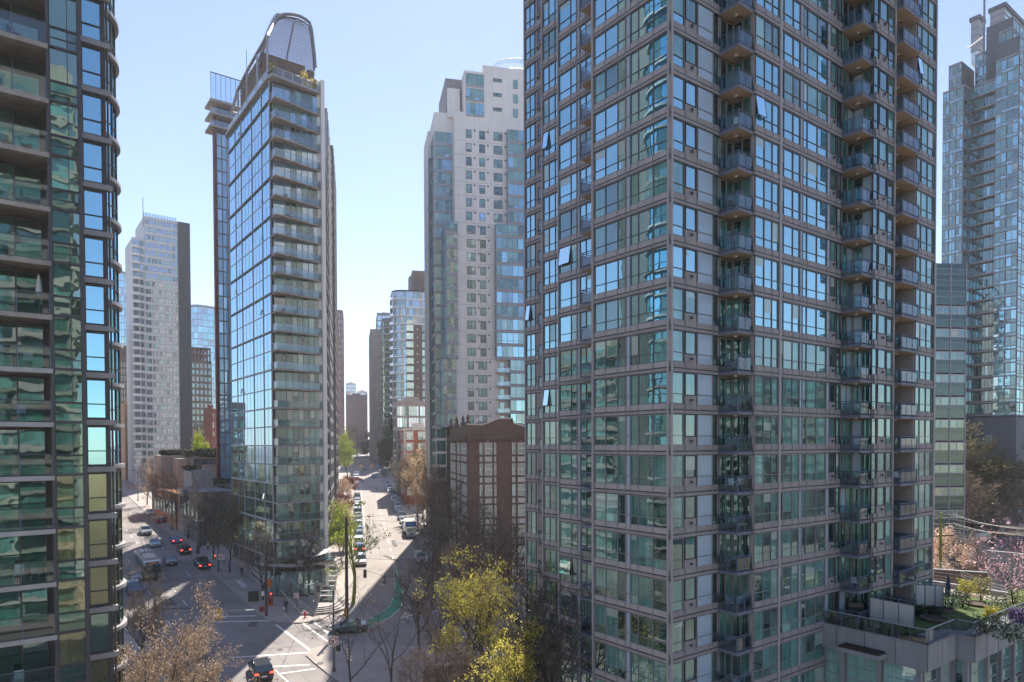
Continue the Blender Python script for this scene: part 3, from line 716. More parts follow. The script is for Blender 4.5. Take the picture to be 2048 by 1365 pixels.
    base.prism(drum, zg - 1, zg + 4.4, 'core')
    for i in range(16):
        Fd = Face(drum[i], drum[i + 1]); B.window(Fd, .05, Fd.L - .05, zg + .7, zg + 4.1, (), (zg + 3.0,), [('g_teal2', 2), ('g_pale', 1), ('g_room', 2)], fr='frame_grey')
    cn = B.mb('canopy'); cn.prism([(pc.x + (x - pc.x) * 1.24, pc.y + (y - pc.y) * 1.3) for x, y in drum], zg + 5.0, zg + 5.5, 'frame_grey')
    cn.prism([(pc.x + (x - pc.x) * 1.30, pc.y + (y - pc.y) * 1.36) for x, y in drum], zg + 5.5, zg + 6.1, 'rail_glass_pale')
    B.finish()
    return K, KR, KL, top
FK, FKR, FKL, FTOP = build_flatiron()
# ================================================================== generic slab tower for the middle and far distance
def slab(name, label, px0, px1, Y, ytop, depth, d=RT, side=None, floor=2.9, zb=None, wall='concrete', gmats=(('g_far', 1),), bays=6, band=.9, pier=.5, fr='frame_grey',
         ybase=None, nearR=False, roof=True, sbays=4, sgm=None, spier=None, proud=.14, mull=1, bandmat=None, ddir=None, cat='building', ledge=False, swall=None, root=None, fy=880):
    if not nearR:
        P = at(px0, fy, Y); P = V2(P.x, P.y); Q = P + d * isect(px1, fy, P, d)
    else:
        Q = at(px1, fy, Y); Q = V2(Q.x, Q.y); P = Q + d * isect(px0, fy, Q, d)
    F = Face(P, Q); nn = -F.n if ddir is None else ddir
    top = zat(px0 if not nearR else px1, ytop, P if not nearR else Q)
    g = gz(min(P.y, Q.y)) - 1.5 if zb is None else zb
    B = root or Bld(name, label, (P.x, P.y, gz(P.y)), cat=cat)
    sdir = {'L': (P + nn * depth, P), 'R': (Q, Q + nn * depth)}
    wb = B.mb('wall'); wb.prism([tuple(P), tuple(Q), tuple(Q + nn * depth), tuple(P + nn * depth)], g, top, wall)
    H = top - 1.0
    def dress(F, bays, gm, pr, wm):
        n = max(1, int((H - g - 1.5) / floor)); bw = F.L / bays
        for k in range(n):
            z = H - floor * (k + 1)
            F.box(wb, 0, F.L, z, z + band, -.05, proud, bandmat or wm)
            if ledge: F.box(wb, -.1, F.L + .1, z - .08, z + .08, -.05, proud + .45, 'frame_white')
            for i in range(bays):
                mu = [i * bw + pr / 2 + (bw - pr) * (j + 1) / (mull + 1) for j in range(mull)]
                B.window(F, i * bw + pr / 2, (i + 1) * bw - pr / 2, z + band, z + floor - .02, mu, (), gm, fr=fr, fw=.09, fd=.06)
        if pr > .12:
            for i in range(bays + 1):
                a = i * bw; F.box(wb, max(0, a - pr / 2), min(F.L, a + pr / 2), g, top - .02, -.05, proud + .012, wm)
    if bays: dress(F, bays, list(gmats), pier, wall)
    if side and sbays:
        S = Face(*sdir[side]); dress(S, sbays, list(sgm or gmats), spier if spier is not None else pier, swall or wall)
    if roof:
        rp = B.mb('roof'); c = (P + Q) / 2 + nn * depth / 2; u = F.d * (F.L * .5); v = nn * (depth * .5)
        for s0, s1 in (((-1, -1), (1, -1)), ((1, -1), (1, 1)), ((1, 1), (-1, 1)), ((-1, 1), (-1, -1))):
            A_, B_ = c + u * s0[0] + v * s0[1], c + u * s1[0] + v * s1[1]; dd = (B_ - A_).normalized(); nz = V2(-dd.y, dd.x) * .3
            rp.prism([tuple(A_), tuple(B_), tuple(B_ + nz), tuple(A_ + nz)], top - .01, top + .7, wall)
        rp.prism([tuple(c - u * .4 - v * .4), tuple(c + u * .4 - v * .4), tuple(c + u * .4 + v * .4), tuple(c - u * .4 + v * .4)], top, top + 2.2, wall)
    return B, P, Q, top, F
def mast(B, px, py0, P, r=.12):
    m = B.mb('antenna'); d = at(px, 500, P[1]); m.tube([(d.x, d.y, zat(px, py0 + 60, (d.x, d.y))), (d.x, d.y, zat(px, py0, (d.x, d.y)))], r, 'steel_grey', 5)
# ---- red finned blue glass tower behind the flatiron
B, P, Q, top, F = slab('glass_tower', 'blue glass tower with a dark red vertical fin, right behind the arched tower', 440, 470, 160, 258, 12, RT, None, 2.9, wall='frame_dark', gmats=[('g_azure_matt', 3), ('g_azure', 1)], bays=3, band=.12, pier=.1, mull=0, roof=False, ddir=DM)
fn = B.mb('red_fin'); F.box(fn, -.75, -.15, 0, zat(431, 232, P), -.6, .6, 'rust_fin')
for i, (yt, yb) in enumerate(((186, 203), (212, 228), (240, 252))):
    z1, z0 = zat(440, yt + 22, P), zat(440, yb + 22, P); s = MB()
    z = zat(440, yb + 2, P); F.box(s, -1.6, F.L + 2, z - .5, z, -4, 1.6 - i * .3, 'concrete_grey', mbot='slab_old'); o = s.build('balcony', B.root)
    r = MB(); F.box(r, -1.5, F.L + 1.9, z, z + 1.1, 1.4 - i * .3, 1.45 - i * .3, 'rail_glass_pale'); r.build('glass_panel', o)
ph = B.mb('penthouse'); zt = zat(440, 152, P); z = zat(440, 205, P)
F.box(ph, 0.6, F.L + 1.5, zat(440, 258, P), zat(440, 205, P), -3, -1, 'frame_dark')
for i in range(7):
    a = -1.4 + i * (F.L + 3.2) / 6; F.box(ph, a - .05, a + .05, z, zt, 1.2, 1.3, 'frame_grey')
F.box(ph, -1.5, F.L + 1.9, zt - .15, zt, 1.15, 1.35, 'frame_dark'); F.box(ph, -1.5, F.L + 1.9, z + 1.1, zt - .15, 1.22, 1.24, 'rail_glass_pale')
B.finish()
# ---- dark blocks along the left pavement of the main street, behind the flatiron
B, P, Q, top, F = slab('residential_block', 'narrow grey and dark glass block directly behind the arched tower on the street side', 648, 660, 138, 224, 20, RM, 'R', 2.9, wall='concrete_grey', gmats=[('g_far', 1)], bays=1, sbays=5, sgm=[('g_far', 1), ('g_pale', 1)], mull=0, nearR=True)
B.finish()
B, P, Q, top, F = slab('residential_block', 'dark brown brick block edge between the arched tower and the street gap', 655, 671, 168, 297, 26, RM, 'R', 2.9, wall='dark_wall', gmats=[('g_far_dark', 1)], bays=3, sbays=5, mull=0, nearR=True)
B.finish()
def hidden_block():  # unseen block, put in and shaped to shade the left street
    B = Bld('residential_block', 'unseen tower block behind the arched tower, added to shade the left street', (-59, 186, gz(186))); m = B.mb('wall')
    P, Q = V2(-74, 180), V2(-50.7, 180); m.prism([tuple(P), tuple(Q), (-55, 196), (-74, 196)], gz(180) - 1, 107, 'concrete'); F = Face(P, Q); F2 = Face(Q, V2(-55, 196))
    for k in range(30):
        z = gz(180) + 3 + k * 3.1
        for G in (F, F2): B.window(G, 1, G.L - 1, z + 1, z + 2.7, [1 + (G.L - 2) * j / 6 for j in range(1, 6)], (), [('g_far', 2), ('g_room', 1)], fr='frame_grey', fw=.1)
    B.finish()
hidden_block()
for nm_, lb_, p0_, p1_, Y_, yt_, w_ in (('residential_block', 'pale concrete block hidden behind the left edge tower', 150, 225, 235, 640, 'concrete'), ('residential_tower', 'grey tower hidden behind the left edge tower, on the far side of the left street', 60, 130, 190, 430, 'concrete_grey'), ('brick_block', 'low brick block hidden behind the left edge tower', 120, 215, 160, 800, 'brick_orange')):
    B, P, Q, top, F = slab(nm_, lb_, p0_, p1_, Y_, yt_, 16, RT, None, 3.0, wall=w_, gmats=[('g_far', 2), ('g_room', 1)], bays=6, mull=1); B.finish()
# ---- grey slab tower on the left with slate end wall
B, P, Q, top, F = slab('residential_tower', 'pale grey residential tower with a blank slate end wall, left of the arched tower', 290, 357, 250, 432, 20, RT, None, 2.82, wall='grey_tower', gmats=[('g_far', 3), ('g_pale', 1), ('g_room', 1)], bays=5, band=1.0, pier=.35, mull=1, roof=False, fy=600)
lw = B.mb('low_wing'); q = P - RT * (isect(266, 880, P, RT) * -1); F2 = Face(P + RT * isect(266, 600, P, RT), P); top2 = zat(272, 474, F2.P)
lw.prism([tuple(F2.P), tuple(F2.P + RT * (F2.L - .1)), tuple(F2.P + RT * (F2.L - .1) + LF * 18), tuple(F2.P + LF * 18)], 5, top2, 'grey_tower')
for k in range(29):
    z = top2 - 1 - 2.82 * (k + 1); F2.box(lw, -.6, F2.L * .55, z, z + .95, -.05, 1.0, 'frame_white'); F2.box(lw, F2.L * .55, F2.L, z, z + 1.0, -.05, .14, 'grey_tower')
    B.window(F2, .2, F2.L * .5, z + 1.0, z + 2.8, (), (), [('g_far', 1), ('g_room', 1)]); B.window(F2, F2.L * .6, F2.L - .4, z + 1.0, z + 2.8, (), (), [('g_far', 1), ('g_room', 1)])
ew = B.mb('end_wall'); F3 = Face(Q, Q + RT * isect(381, 600, Q, RT)); ew.prism([tuple(Q - LF * .6), tuple(F3.P + RT * F3.L - LF * .6), tuple(F3.P + RT * F3.L + LF * 20), tuple(Q + LF * 20)], 5, zat(370, 444, Q), 'slate_dark')
pr = B.mb('parapet'); F.box(pr, 0, F.L * .95, top, top + 1.3, -.1, .05, 'rail_glass_pale')
for i in range(12): a = F.L * .95 * i / 11; F.box(pr, a - .08, a + .08, top, top + 1.4, -.1, .1, 'frame_grey')
mast(B, 287, 395, P, .12); B.finish()
# ---- blue glass office towers far left
def curved(name, label, px0, px1, Y, ytop, sag, gm, bulge=8):
    P = at(px0, 880, Y); Q = at(px1, 880, Y); top = zat(px0, ytop, P)
    B = Bld(name, label, (P.x, P.y, gz(Y))); n = 9; pts = []
    for i in range(n + 1):
        t = i / n; x = P.x + (Q.x - P.x) * t; y = Y - math.sin(math.pi * t) * sag; pts.append((x, y))
    B.mb('wall').prism(pts + [(Q.x, Y + 25), (P.x, Y + 25)], 5, top, 'frame_grey')
    for i in range(n):
        F = Face(pts[i], pts[i + 1])
        for k in range(int((top - 20) / 3.8)):
            z = top - 1.5 - 3.8 * (k + 1); B.window(F, .06, F.L - .06, z + .25, z + 3.75, (), (), gm, fr=None, tilt=.003)
    B.finish(); return B
curved('office_tower', 'distant blue glass office tower peeking left of the pale grey tower', 236, 276, 380, 548, 6, [('g_blue', 2), ('g_blue2', 1), ('g_far', 1)])
curved('office_tower', 'distant curved blue glass office tower between the pale grey tower and the red fin', 376, 442, 420, 616, 10, [('g_blue', 2), ('g_far', 2), ('g_blue2', 1)])
# ---- unfinished brown concrete towers
def unfinished(label, px0, px1, Y, ytop, yclad):
    B, P, Q, top, F = slab('unfinished_tower', label, px0, px1, Y, yclad, 18, RT, None, 3.0, wall='brown_clad', gmats=[('g_far_dark', 2), ('g_warm', .5), ('g_room', 1)], bays=5, band=.9, pier=.5, mull=0, roof=False)
    sh = B.mb('bare_floors'); t2 = zat(px0, ytop, P); n = max(1, int((t2 - top) / 3.0))
    for k in range(n + 1):
        z = top + 3.0 * k; F.box(sh, .2 * k, F.L - .1 * k, z, z + .3, -17, .3, 'brown_clad')
        if k < n:
            for i in range(6):
                a = .5 + (F.L - 1) * i / 5
                for b in (-.6, -6, -12): F.box(sh, a - .3, a + .3, z + .3, z + 3.0, b - .5, b, 'plum_wall')
    B.finish()
unfinished('unfinished brown tower with bare upper floors, right of the pale grey tower', 384, 425, 310, 686, 722)
unfinished('unfinished brown tower with a row of open floors, left of the pale grey tower', 243, 268, 300, 683, 720)
# sunlit low block below it
B, P, Q, top, F = slab('brick_block', 'small orange brick block at the left, beneath the unfinished tower', 250, 268, 262, 812, 12, RT, None, 3.0, wall='brick_orange', gmats=[('g_far_dark', 1), ('g_warm', 1)], bays=3, mull=0, fr=None); B.finish()
B, P, Q, top, F = slab('brick_block', 'dark red block squeezed between the unfinished tower and the red fin', 424, 436, 240, 822, 12, RT, None, 3.0, wall='brick_red', gmats=[('g_far_dark', 1)], bays=2, mull=0, fr=None); B.finish()
# ---- low podium with roof gardens left of the flatiron
def podium():
    B = Bld('podium_building', 'low pale concrete building with planted roof terraces, left of the arched tower', (-70, 150, gz(150)))
    m = B.mb('wall')
    def blk(px0, px1, Y, yt, dep, mat='concrete', d=RT, win=None, zb=None):
        P = at(px0, 900, Y); P = V2(P.x, P.y); Q = P + d * isect(px1, 900, P, d); F = Face(P, Q); nn = -F.n; t = zat(px0, yt, P)
        m.prism([tuple(P), tuple(Q), tuple(Q + nn * dep), tuple(P + nn * dep)], gz(P.y) - 2 if zb is None else zb, t, mat)
        if win:
            for (a0, a1, z0, z1, mu) in win: B.window(F, a0 * F.L, a1 * F.L, t + z0, t + z1, [F.L * (a0 + (a1 - a0) * (j + 1) / (mu + 1)) for j in range(mu)], (), [('g_far', 2), ('g_room', 2), ('g_pale', 1)], fr='frame_grey')
        return F, t
    F, t = blk(356, 372, 176, 918, 12, 'concrete'); F, t = blk(322, 462, 180, 912, 10, 'concrete', win=[(.45, .95, -2.6, -.9, 8)])
    F2, t2 = blk(383, 424, 150, 940, 8, 'concrete_grey'); F3, t3 = blk(424, 462, 156, 962, 10, 'concrete', win=[(.1, .9, -2.8, -1.2, 5)])
    F4, t4 = blk(398, 470, 138, 985, 16, 'concrete_grey', win=[(.02, .2, -6.5, -2, 1), (.5, .95, -5, -2.8, 5)])
    # street wall receding to the left with dark openings, and brick reach
    S0 = F4.P; S = Face(S0 + LF * 20, S0); t = t4
    m.prism([tuple(S0 + LF * 20), tuple(S0), tuple(S0 + RT * 6), tuple(S0 + RT * 6 + LF * 20)], gz(138) - 2, t4 - .02, 'concrete')
    for i in range(5): B.window(S, 1 + i * 3.7, 3.6 + i * 3.7, t4 - 6.2, t4 - 1.6, (), (), [('g_far_dark', 1)], fr='frame_grey')
    S2 = Face(S0 + LF * 52, S0 + LF * 20); m.prism([tuple(S2.P), tuple(S0 + LF * 20), tuple(S0 + LF * 20 + RT * 10), tuple(S2.P + RT * 10)], gz(150), t4 - 1.5, 'brick_orange')
    for i in range(8): B.window(S2, 1 + i * 3.9, 3.7 + i * 3.9, t4 - 7, t4 - 3.4, (), (), [('g_far_dark', 1), ('g_room', 1)], fr='frame_grey')
    # glazed roof of the arcade by the tower
    gr = B.mb('glass_canopy')
    G0 = at(425, 1015, 128); G1 = at(470, 1035, 122); 
    for i in range(9):
        a = Vector(F4.pt(F4.L * .35 + i * 1.0, t4 - 5.5, .1)); b = a + Vector((-LF.x * 4, -LF.y * 4, -1.2)); gr.tube([a, b], .09, 'frame_white', 4)
    a = Vector(F4.pt(F4.L * .35, t4 - 5.55, .1)); b = Vector(F4.pt(F4.L * .35 + 8, t4 - 5.55, .1)); o = Vector((-LF.x * 4, -LF.y * 4, -1.2)); gr.poly([a, b, b + o, a + o], 'rail_glass_pale')
    B.finish()
    return F, F2, F4, t4
PF = podium()
# ================================================================== far end of the main street
B, P, Q, top, F = slab('residential_tower', 'slender pink stone tower at the far left of the street gap', 673, 688, 330, 624, 22, RM, 'R', 3.0, wall='pink_stone', gmats=[('g_far', 2), ('g_warm', 1)], bays=3, sbays=5, band=1.2, pier=.8, mull=0, nearR=True); B.finish()
B, P, Q, top, F = slab('office_block', 'small pale block on the skyline above the street end', 692, 713, 600, 768, 20, RM, None, 3.2, wall='concrete_white', gmats=[('g_far', 1)], bays=4, mull=0, fr=None); B.finish()
B, P, Q, top, F = slab('brick_block', 'plum coloured brick block closing the end of the street', 692, 735, 470, 792, 20, RM, None, 3.0, wall='plum_wall', gmats=[('g_far', 1), ('g_far_dark', 2)], bays=9, band=1.5, pier=1.6, mull=0, fr=None); B.finish()
B, P, Q, top, F = slab('office_block', 'white topped block on the skyline beside the grey concrete tower', 714, 736, 640, 784, 20, RM, None, 3.2, wall='concrete_white', gmats=[('g_far', 1)], bays=4, mull=0, fr=None); B.finish()
B, P, Q, top, F = slab('concrete_tower', 'plain grey concrete tower on the right of the street gap', 742, 767, 350, 661, 30, RM, 'L', 2.9, wall='concrete_grey', gmats=[('g_far_dark', 1)], bays=0, sbays=7, spier=.6, band=1.2, mull=0); B.finish()
B, P, Q, top, F = slab('glass_tower', 'distant blue glass tower top behind the grey concrete tower', 756, 790, 420, 628, 20, RM, 'L', 3.4, wall='slate', gmats=[('g_blue2', 1), ('g_far', 1)], bays=4, sbays=3, band=.5, pier=.2, mull=0); B.finish()
B, P, Q, top, F = slab('glass_tower', 'narrow green glass tower between the concrete tower and the rounded brown tower', 766, 792, 340, 640, 22, RM, 'L', 3.0, wall='slate', gmats=[('g_green_dark', 2), ('g_green_wavy', 1)], bays=2, sbays=3, band=.35, pier=.15, mull=1, ledge=True); B.finish()
def round_tower():
    Y = 300; P = at(858, 700, Y); B = Bld('residential_tower', 'brown and white tower with curved balconies on its left corner', (P.x, P.y, gz(Y)))
    P0 = at(812, 700, Y); P0 = V2(P0.x, P0.y); Q0 = P0 + RM * isect(866, 700, P0, RM); top = zat(812, 580, P0); yb = zat(812, 655, P0)
    F = Face(P0, Q0); L0 = P0
    pts = [tuple(P0), tuple(Q0), tuple(Q0 + DM * 20), tuple(P0 + DM * 20 - RM * 5.8)]; arcp = []
    for i in range(9):
        t = i / 8.0 * math.pi / 2; q = P0 - RM * (5.8 * math.sin(t)) + DM * (4.6 * (1 - math.cos(t))); arcp.append(q)
    m = B.mb('wall'); m.prism([tuple(Q0), tuple(Q0 + DM * 20), tuple(P0 + DM * 20 - RM * 5.8)] + [tuple(q) for q in arcp[::-1]], gz(Y) - 1, top, 'core')
    cap = P0 + RM * 3; m.prism([tuple(cap), tuple(cap + RM * 11), tuple(cap + RM * 11 + DM * 10), tuple(cap + DM * 10)], top, zat(840, 541, cap), 'brown_clad')
    q = cap - RM * 1.5; m.prism([tuple(q), tuple(q + RM * 5), tuple(q + RM * 5 + DM * 5), tuple(q + DM * 5)], top, zat(826, 553, q), 'slate')
    n = int((top - gz(Y)) / 3.6)
    for k in range(n):
        z = top - .6 - 3.6 * (k + 1)
        upper = z > yb
        if upper:
            B.window(F, .1, F.L - .1, z + .4, z + 3.5, [F.L * j / 8 for j in range(1, 8)], (), [('g_room', 1), ('g_warm', 1), ('g_far', 1)], fr='frame_grey', fw=.1)
            F.box(m, 0, F.L, z - .1, z + .4, -.05, .5, 'frame_white')
        else:
            B.window(F, .1, F.L * .28, z + .7, z + 3.4, (F.L * .19,), (), [('g_teal2', 1), ('g_pale', 1)], fr='frame_grey')
            F.box(m, F.L * .28, F.L * .58, z, z + 3.6, -.05, .2, 'brown_clad'); F.box(m, 0, F.L, z, z + .7, -.05, .15, 'brown_clad')
            B.window(F, F.L * .6, F.L * .95, z + .7, z + 3.4, (F.L * .72, F.L * .83), (), [('g_warm', 1), ('g_room', 1), ('g_pale', 1)], fr='frame_white', fw=.1)
            F.box(m, F.L * .4, F.L * .45, z + 1.3, z + 1.7, .1, .3, 'frame_white')
        s = MB(); o_ = [(q + (q - (P0 + DM * 5.8)).normalized() * .9) for q in arcp]
        s.prism([tuple(q) for q in arcp] + [tuple(q) for q in o_[::-1]][::1], z - .05, z + .25, 'frame_white'); ob = s.build('balcony', B.root)
        r = MB()
        for u, v in zip(o_[:-1], o_[1:]): r.poly([tuple(u) + (z + .25,), tuple(v) + (z + .25,), tuple(v) + (z + 1.2,), tuple(u) + (z + 1.2,)], 'rail_glass_pale')
        r.tube([tuple(u) + (z + 1.22,) for u in o_], .05, 'frame_grey', 4); r.build('railing', ob)
        for u, v in zip(arcp[:-1], arcp[1:]):
            Fa = Face(v, u)
            if Fa.L > .3: B.window(Fa, .02, Fa.L - .02, z + .3, z + 3.4, (), (), [('g_far', 1), ('g_dark', 1)], fr='frame_grey')
    B.finish()
round_tower()
B, P, Q, top, F = slab('office_block', 'low glass fronted block with a pale concrete frame, above the red brick house', 793, 862, 214, 806, 16, RM, 'L', 3.6, wall='concrete', gmats=[('g_far', 2), ('g_pale', 1), ('g_blue', 1)], bays=3, sbays=1, band=.5, pier=.4, mull=3); B.finish()
# red brick apartment house with white trim
def trim_house(name, label, px0, px1, Y, ytop, d, depth, wall, nfl, bays, side, sb, fh=3.1, cornice='concrete_white', trim='concrete_white', gable=False):
    P = at(px0, 900, Y); P = V2(P.x, P.y); Q = P + d * isect(px1, 900, P, d); F = Face(P, Q); nn = -F.n; top = zat(px0, ytop, P)
    B = Bld(name, label, (P.x, P.y, gz(Y)), cat='building'); m = B.mb('wall'); m.prism([tuple(P), tuple(Q), tuple(Q + nn * depth), tuple(P + nn * depth)], gz(Y) - 1.5, top, wall)
    c = B.mb('cornice')
    fs = [F] + ([Face(P + nn * depth, P)] if side == 'L' else [])
    for fi, G in enumerate(fs):
        G.box(c, -.35, G.L + .35, top - .5, top - .15, -.1, .55, cornice); G.box(c, -.15, G.L + .15, top - .75, top - .5, -.1, .3, cornice)
    return B, P, Q, F, fs, top, m, c
B, P, Q, F, fs, top, m, c = trim_house('apartment_house', 'red brick apartment house with white corner quoins, beyond the bare street trees', 808, 862, 196, 856, RM, 14, 'brick_red', 5, 3, 'L', 3)
for k in range(6):
    z = top - .9 - 3.2 * (k + 1)
    for i, (u0, u1) in enumerate(((.10, .34), (.52, .86))):
        a0, a1 = u0 * F.L, u1 * F.L; B.window(F, a0, a1, z + .9, z + 2.8, [(a0 + a1) / 2] if i else (), (z + 1.85,), [('g_room', 1), ('g_pale', 1)], fr='frame_white', fw=.14, fd=.12)
        F.box(c, a0 - .15, a1 + .15, z + .65, z + .9, 0, .25, 'concrete_white'); F.box(c, a0 - .1, a1 + .1, z + 2.8, z + 3.05, 0, .2, 'concrete_white')
    G = fs[1]
    for i in range(3): B.window(G, 1.2 + i * 4.4, 3.4 + i * 4.4, z + .9, z + 2.8, (), (), [('g_room', 1), ('g_pale', 1)], fr='frame_white', fw=.14)
for i in range(32): z = top - 1 - i * .5; F.box(c, -.12, .55 + .25 * (i % 2), z, z + .42, -.02, .13, 'concrete_white')
F.box(c, F.L * .3, F.L * .75, top - .1, top + 1.3, -.3, .2, 'concrete_white'); B.finish()
# ---- white and green glass tower, upper middle
def white_tower():
    Y = 144; K = at(910, 500, Y); K = V2(K.x, K.y)
    B = Bld('residential_tower', 'tall cream tower with green glass corner bays, behind the brown brick building', (K.x, K.y, gz(Y)))
    aE = isect(1062, 500, K, RM) + 6; F = Face(K, K + RM * aE); DP = 22; DFl = 2.855
    zr = lambda py, px=910: zat(px, py, K)
    a = lambda px, py=500: isect(px, py, K, RM)
    m = B.mb('wall'); T0 = zat(960, 229, K + RM * a(960)); TOP = zat(1000, 134, K + RM * a(1000))
    m.prism([tuple(K), tuple(K + RM * aE), tuple(K + RM * aE + DM * DP), tuple(K + DM * DP)], gz(Y) - 2, zr(222), 'cream_wall')
    # stepped crown
    def blk(p0, p1, y, b0, b1, mat='cream_wall', z0=None):
        A_, E_ = K + RM * a(p0), K + RM * a(p1); m.prism([tuple(A_ + DM * b0), tuple(E_ + DM * b0), tuple(E_ + DM * b1), tuple(A_ + DM * b1)], zr(224) if z0 is None else z0, zat((p0 + p1) / 2, y, (A_ + E_) / 2), mat)
    blk(930, 967, 143, .02, 14); blk(967, 1075, 137, 0.01, 16); blk(897, 930, 141, 3.5, 15, 'concrete_grey'); blk(900, 925, 165, 2.5, 15)
    # left glass shoulder and the side towards the street
    W = isect(870, 500, K + DM * 3.2, RM); S0 = K + DM * 3.2 + RM * W
    F3 = Face(S0, K + DM * 3.2); t3 = zat(890, 224, S0)
    m.prism([tuple(S0), tuple(K + DM * 3.2), tuple(K + DM * 18), tuple(S0 + DM * 15)], gz(Y) - 2, t3, 'cream_wall')
    F4 = Face(S0 + DM * 15, S0); W5 = isect(857, 500, S0 + DM * 7, RM); S5 = S0 + DM * 7 + RM * W5
    m.prism([tuple(S5), tuple(S0 + DM * 7), tuple(S0 + DM * 16), tuple(S5 + DM * 9)], gz(Y) - 2, zat(860, 262, S5), 'cream_wall'); F5 = Face(S5, S0 + DM * 7)
    GB = [('g_azure_matt', 2), ('g_sea', 3), ('g_blue2', 1), ('g_sea_dark', 1)]; GG = [('g_sea', 3), ('g_green_wavy', 1), ('g_sea_dark', 2), ('g_room', 1)]
    wins_hi = [(933, 944), (959.5, 970.5), (988, 1005)]; wins_mid = [(934, 951), (960.5, 971.5)]; wins_lo = [(935, 946.5), (956, 973)]
    bay = m
    for k in range(-1, 36):
        z = zr(257) - 1.75 - DFl * k                      # sill of row k
        zt = z + 1.75
        if z < gz(Y): break
        py = proj((K.x, K.y, z + .9))[1]
        if k < 0: continue
        ws = wins_hi if py < 437 else (wins_mid if py < 725 else wins_lo)
        if k == 0: ws = [(933, 944), (959.5, 970.5), (988, 1005)]
        for p0, p1 in ws:
            mats = ([('g_sea', 4), ('g_sea_dark', 3), ('g_azure', 1)])
            B.window(F, a(p0), a(p1), z, zt, (a(p0) + (a(p1) - a(p0)) * .5,) if p1 - p0 > 13 else (), (z + .5,), mats, fr='frame_dark', fw=.07, n=-.0 + .03)
            F.box(m, a(p1) + .5, a(p1) + .8, zt - .25, zt + .05, 0, .15, 'frame_dark')
        F.box(m, 0.0, aE, z - .62, z - .58, 0, .03, 'concrete')
        # right glazed bay
        if py < 437: r0, r1 = 1014, 1062
        elif py < 725: r0, r1 = 990, 1062
        else: r0, r1 = 1017, 1062
        if py > 240 or k > 1:
            A_ = a(r0); E_ = a(r1) + 4
            F.box(bay, A_, E_, z - .7, zt + .38, .0, 1.2, 'spandrel_pale'); F.box(bay, A_ - .02, E_, z - .75, z - .15, .9, 1.26, 'frame_grey')
            Fp = Face(F.pt(A_, 0, 1.22)[:2], F.pt(E_, 0, 1.22)[:2]); n_ = max(2, int(Fp.L / 1.15))
            B.window(Fp, .05, Fp.L, z - .15, zt + .38, [Fp.L * j / n_ for j in range(1, n_)], (z + .45,) if k % 2 else (), GB if py < 640 else [('g_blue2', 1), ('g_dark', 2), ('g_pale', 1)], fr='frame_grey', fw=.06)
            Fq = Face(F.pt(A_, 0, 0)[:2], F.pt(A_, 0, 1.2)[:2]); B.window(Fq, .05, 1.15, z - .15, zt + .38, (), (), GB, fr='frame_grey')
            if py >= 725:
                s = MB(); F.box(s, a(992), A_ - .05, z - .75, z - .55, 0.03, 1.25, 'frame_grey', mbot='soffit'); ob = s.build('balcony', B.root)
                r = MB(); F.box(r, a(992), A_ - .05, z - .5, z + .35, 1.18, 1.22, 'rail_glass_pale'); F.box(r, a(992), A_ - .05, z + .36, z + .42, 1.14, 1.26, 'frame_grey'); r.build('railing', ob)
                B.window(F, a(998), a(1008), z - .5, zt, (), (), [('g_dark', 1), ('g_pale', 1)])
        # left glazed bay flush corner
        if py < 437:
            B.window(F3, .1, F3.L - .1, z - .15, zt + .4, [F3.L * j / 5 for j in range(1, 5)], (z + .5,), GB if py < 330 else GG, fr='frame_grey'); F3.box(bay, 0, F3.L, z - .75, z - .15, -.05, .1, 'frame_grey')
        elif py < 845:
            if py < 725: p0, p1, pr_ = 891, 914, 1.1
            else: p0, p1, pr_ = 884, 911, .5
            A_, E_ = a(p0), a(p1); F.box(bay, A_, E_, z - .75, zt + .4, -3, pr_, 'spandrel_pale')
            Fp = Face(F.pt(A_, 0, pr_ + .02)[:2], F.pt(E_, 0, pr_ + .02)[:2]); B.window(Fp, .05, Fp.L - .05, z - .1, zt + .4, [Fp.L * .33, Fp.L * .66], (z + .5,), GG, fr='frame_grey'); Fp.box(bay, 0, Fp.L, z - .75, z - .1, -.05, .08, 'frame_grey')
            B.window(F3, .1, F3.L * .55, z - .15, zt + .4, [F3.L * .28], (), GG, fr='frame_grey'); F3.box(bay, 0, F3.L * .6, z - .75, z - .15, -.05, .1, 'frame_grey')
        else:
            B.window(F, .4, 2.0, z, zt, (), (), GG, fr='frame_grey')
            B.window(F3, .1, F3.L * .55, z - .15, zt + .4, [F3.L * .28], (), [('g_teal2', 1)], fr='frame_grey'); F3.box(m, F3.L * .6, F3.L * .85, z - 1, z + 2, -.05, .3, 'brown_clad')
        B.window(F4, .3, 7.6, z - .1, zt + .3, (2.1, 3.9, 5.7), (), GG, fr='frame_grey'); B.window(F4, 8.2, 14.6, z - .3, zt + .3, (9.8, 11.4, 13), (), GG, fr='frame_grey')
        if py > 270: B.window(F5, .1, F5.L - .1, z - .1, zt + .4, (F5.L * .5,), (), GB, fr='frame_grey'); F5.box(bay, 0, F5.L, z - .75, z - .1, -.05, .08, 'frame_grey')
    for j in range(3):                                     # glass lantern floors of the crown
        z = zr(229) + .3 + j * 3.05 - 0.3
        A_, E_ = a(933), a(969.5); B.window(F, A_, E_, z + .35, z + 2.75, [A_ + (E_ - A_) * q / 4 for q in (1, 2, 3)], (z + 1,), GB, fr='frame_grey', n=.02); F.box(bay, A_, E_, z - .05, z + .35, 0, .1, 'frame_grey')
        B.window(F, a(987.5), a(1004.5), z + 1.6, z + 2.3, (), (), [('g_room', 1)], fr='frame_dark'); B.window(F, a(1027), a(1036.5), z + .6, z + 2.5, (), (), [('g_teal', 1), ('g_pale', 1)], fr='frame_grey')
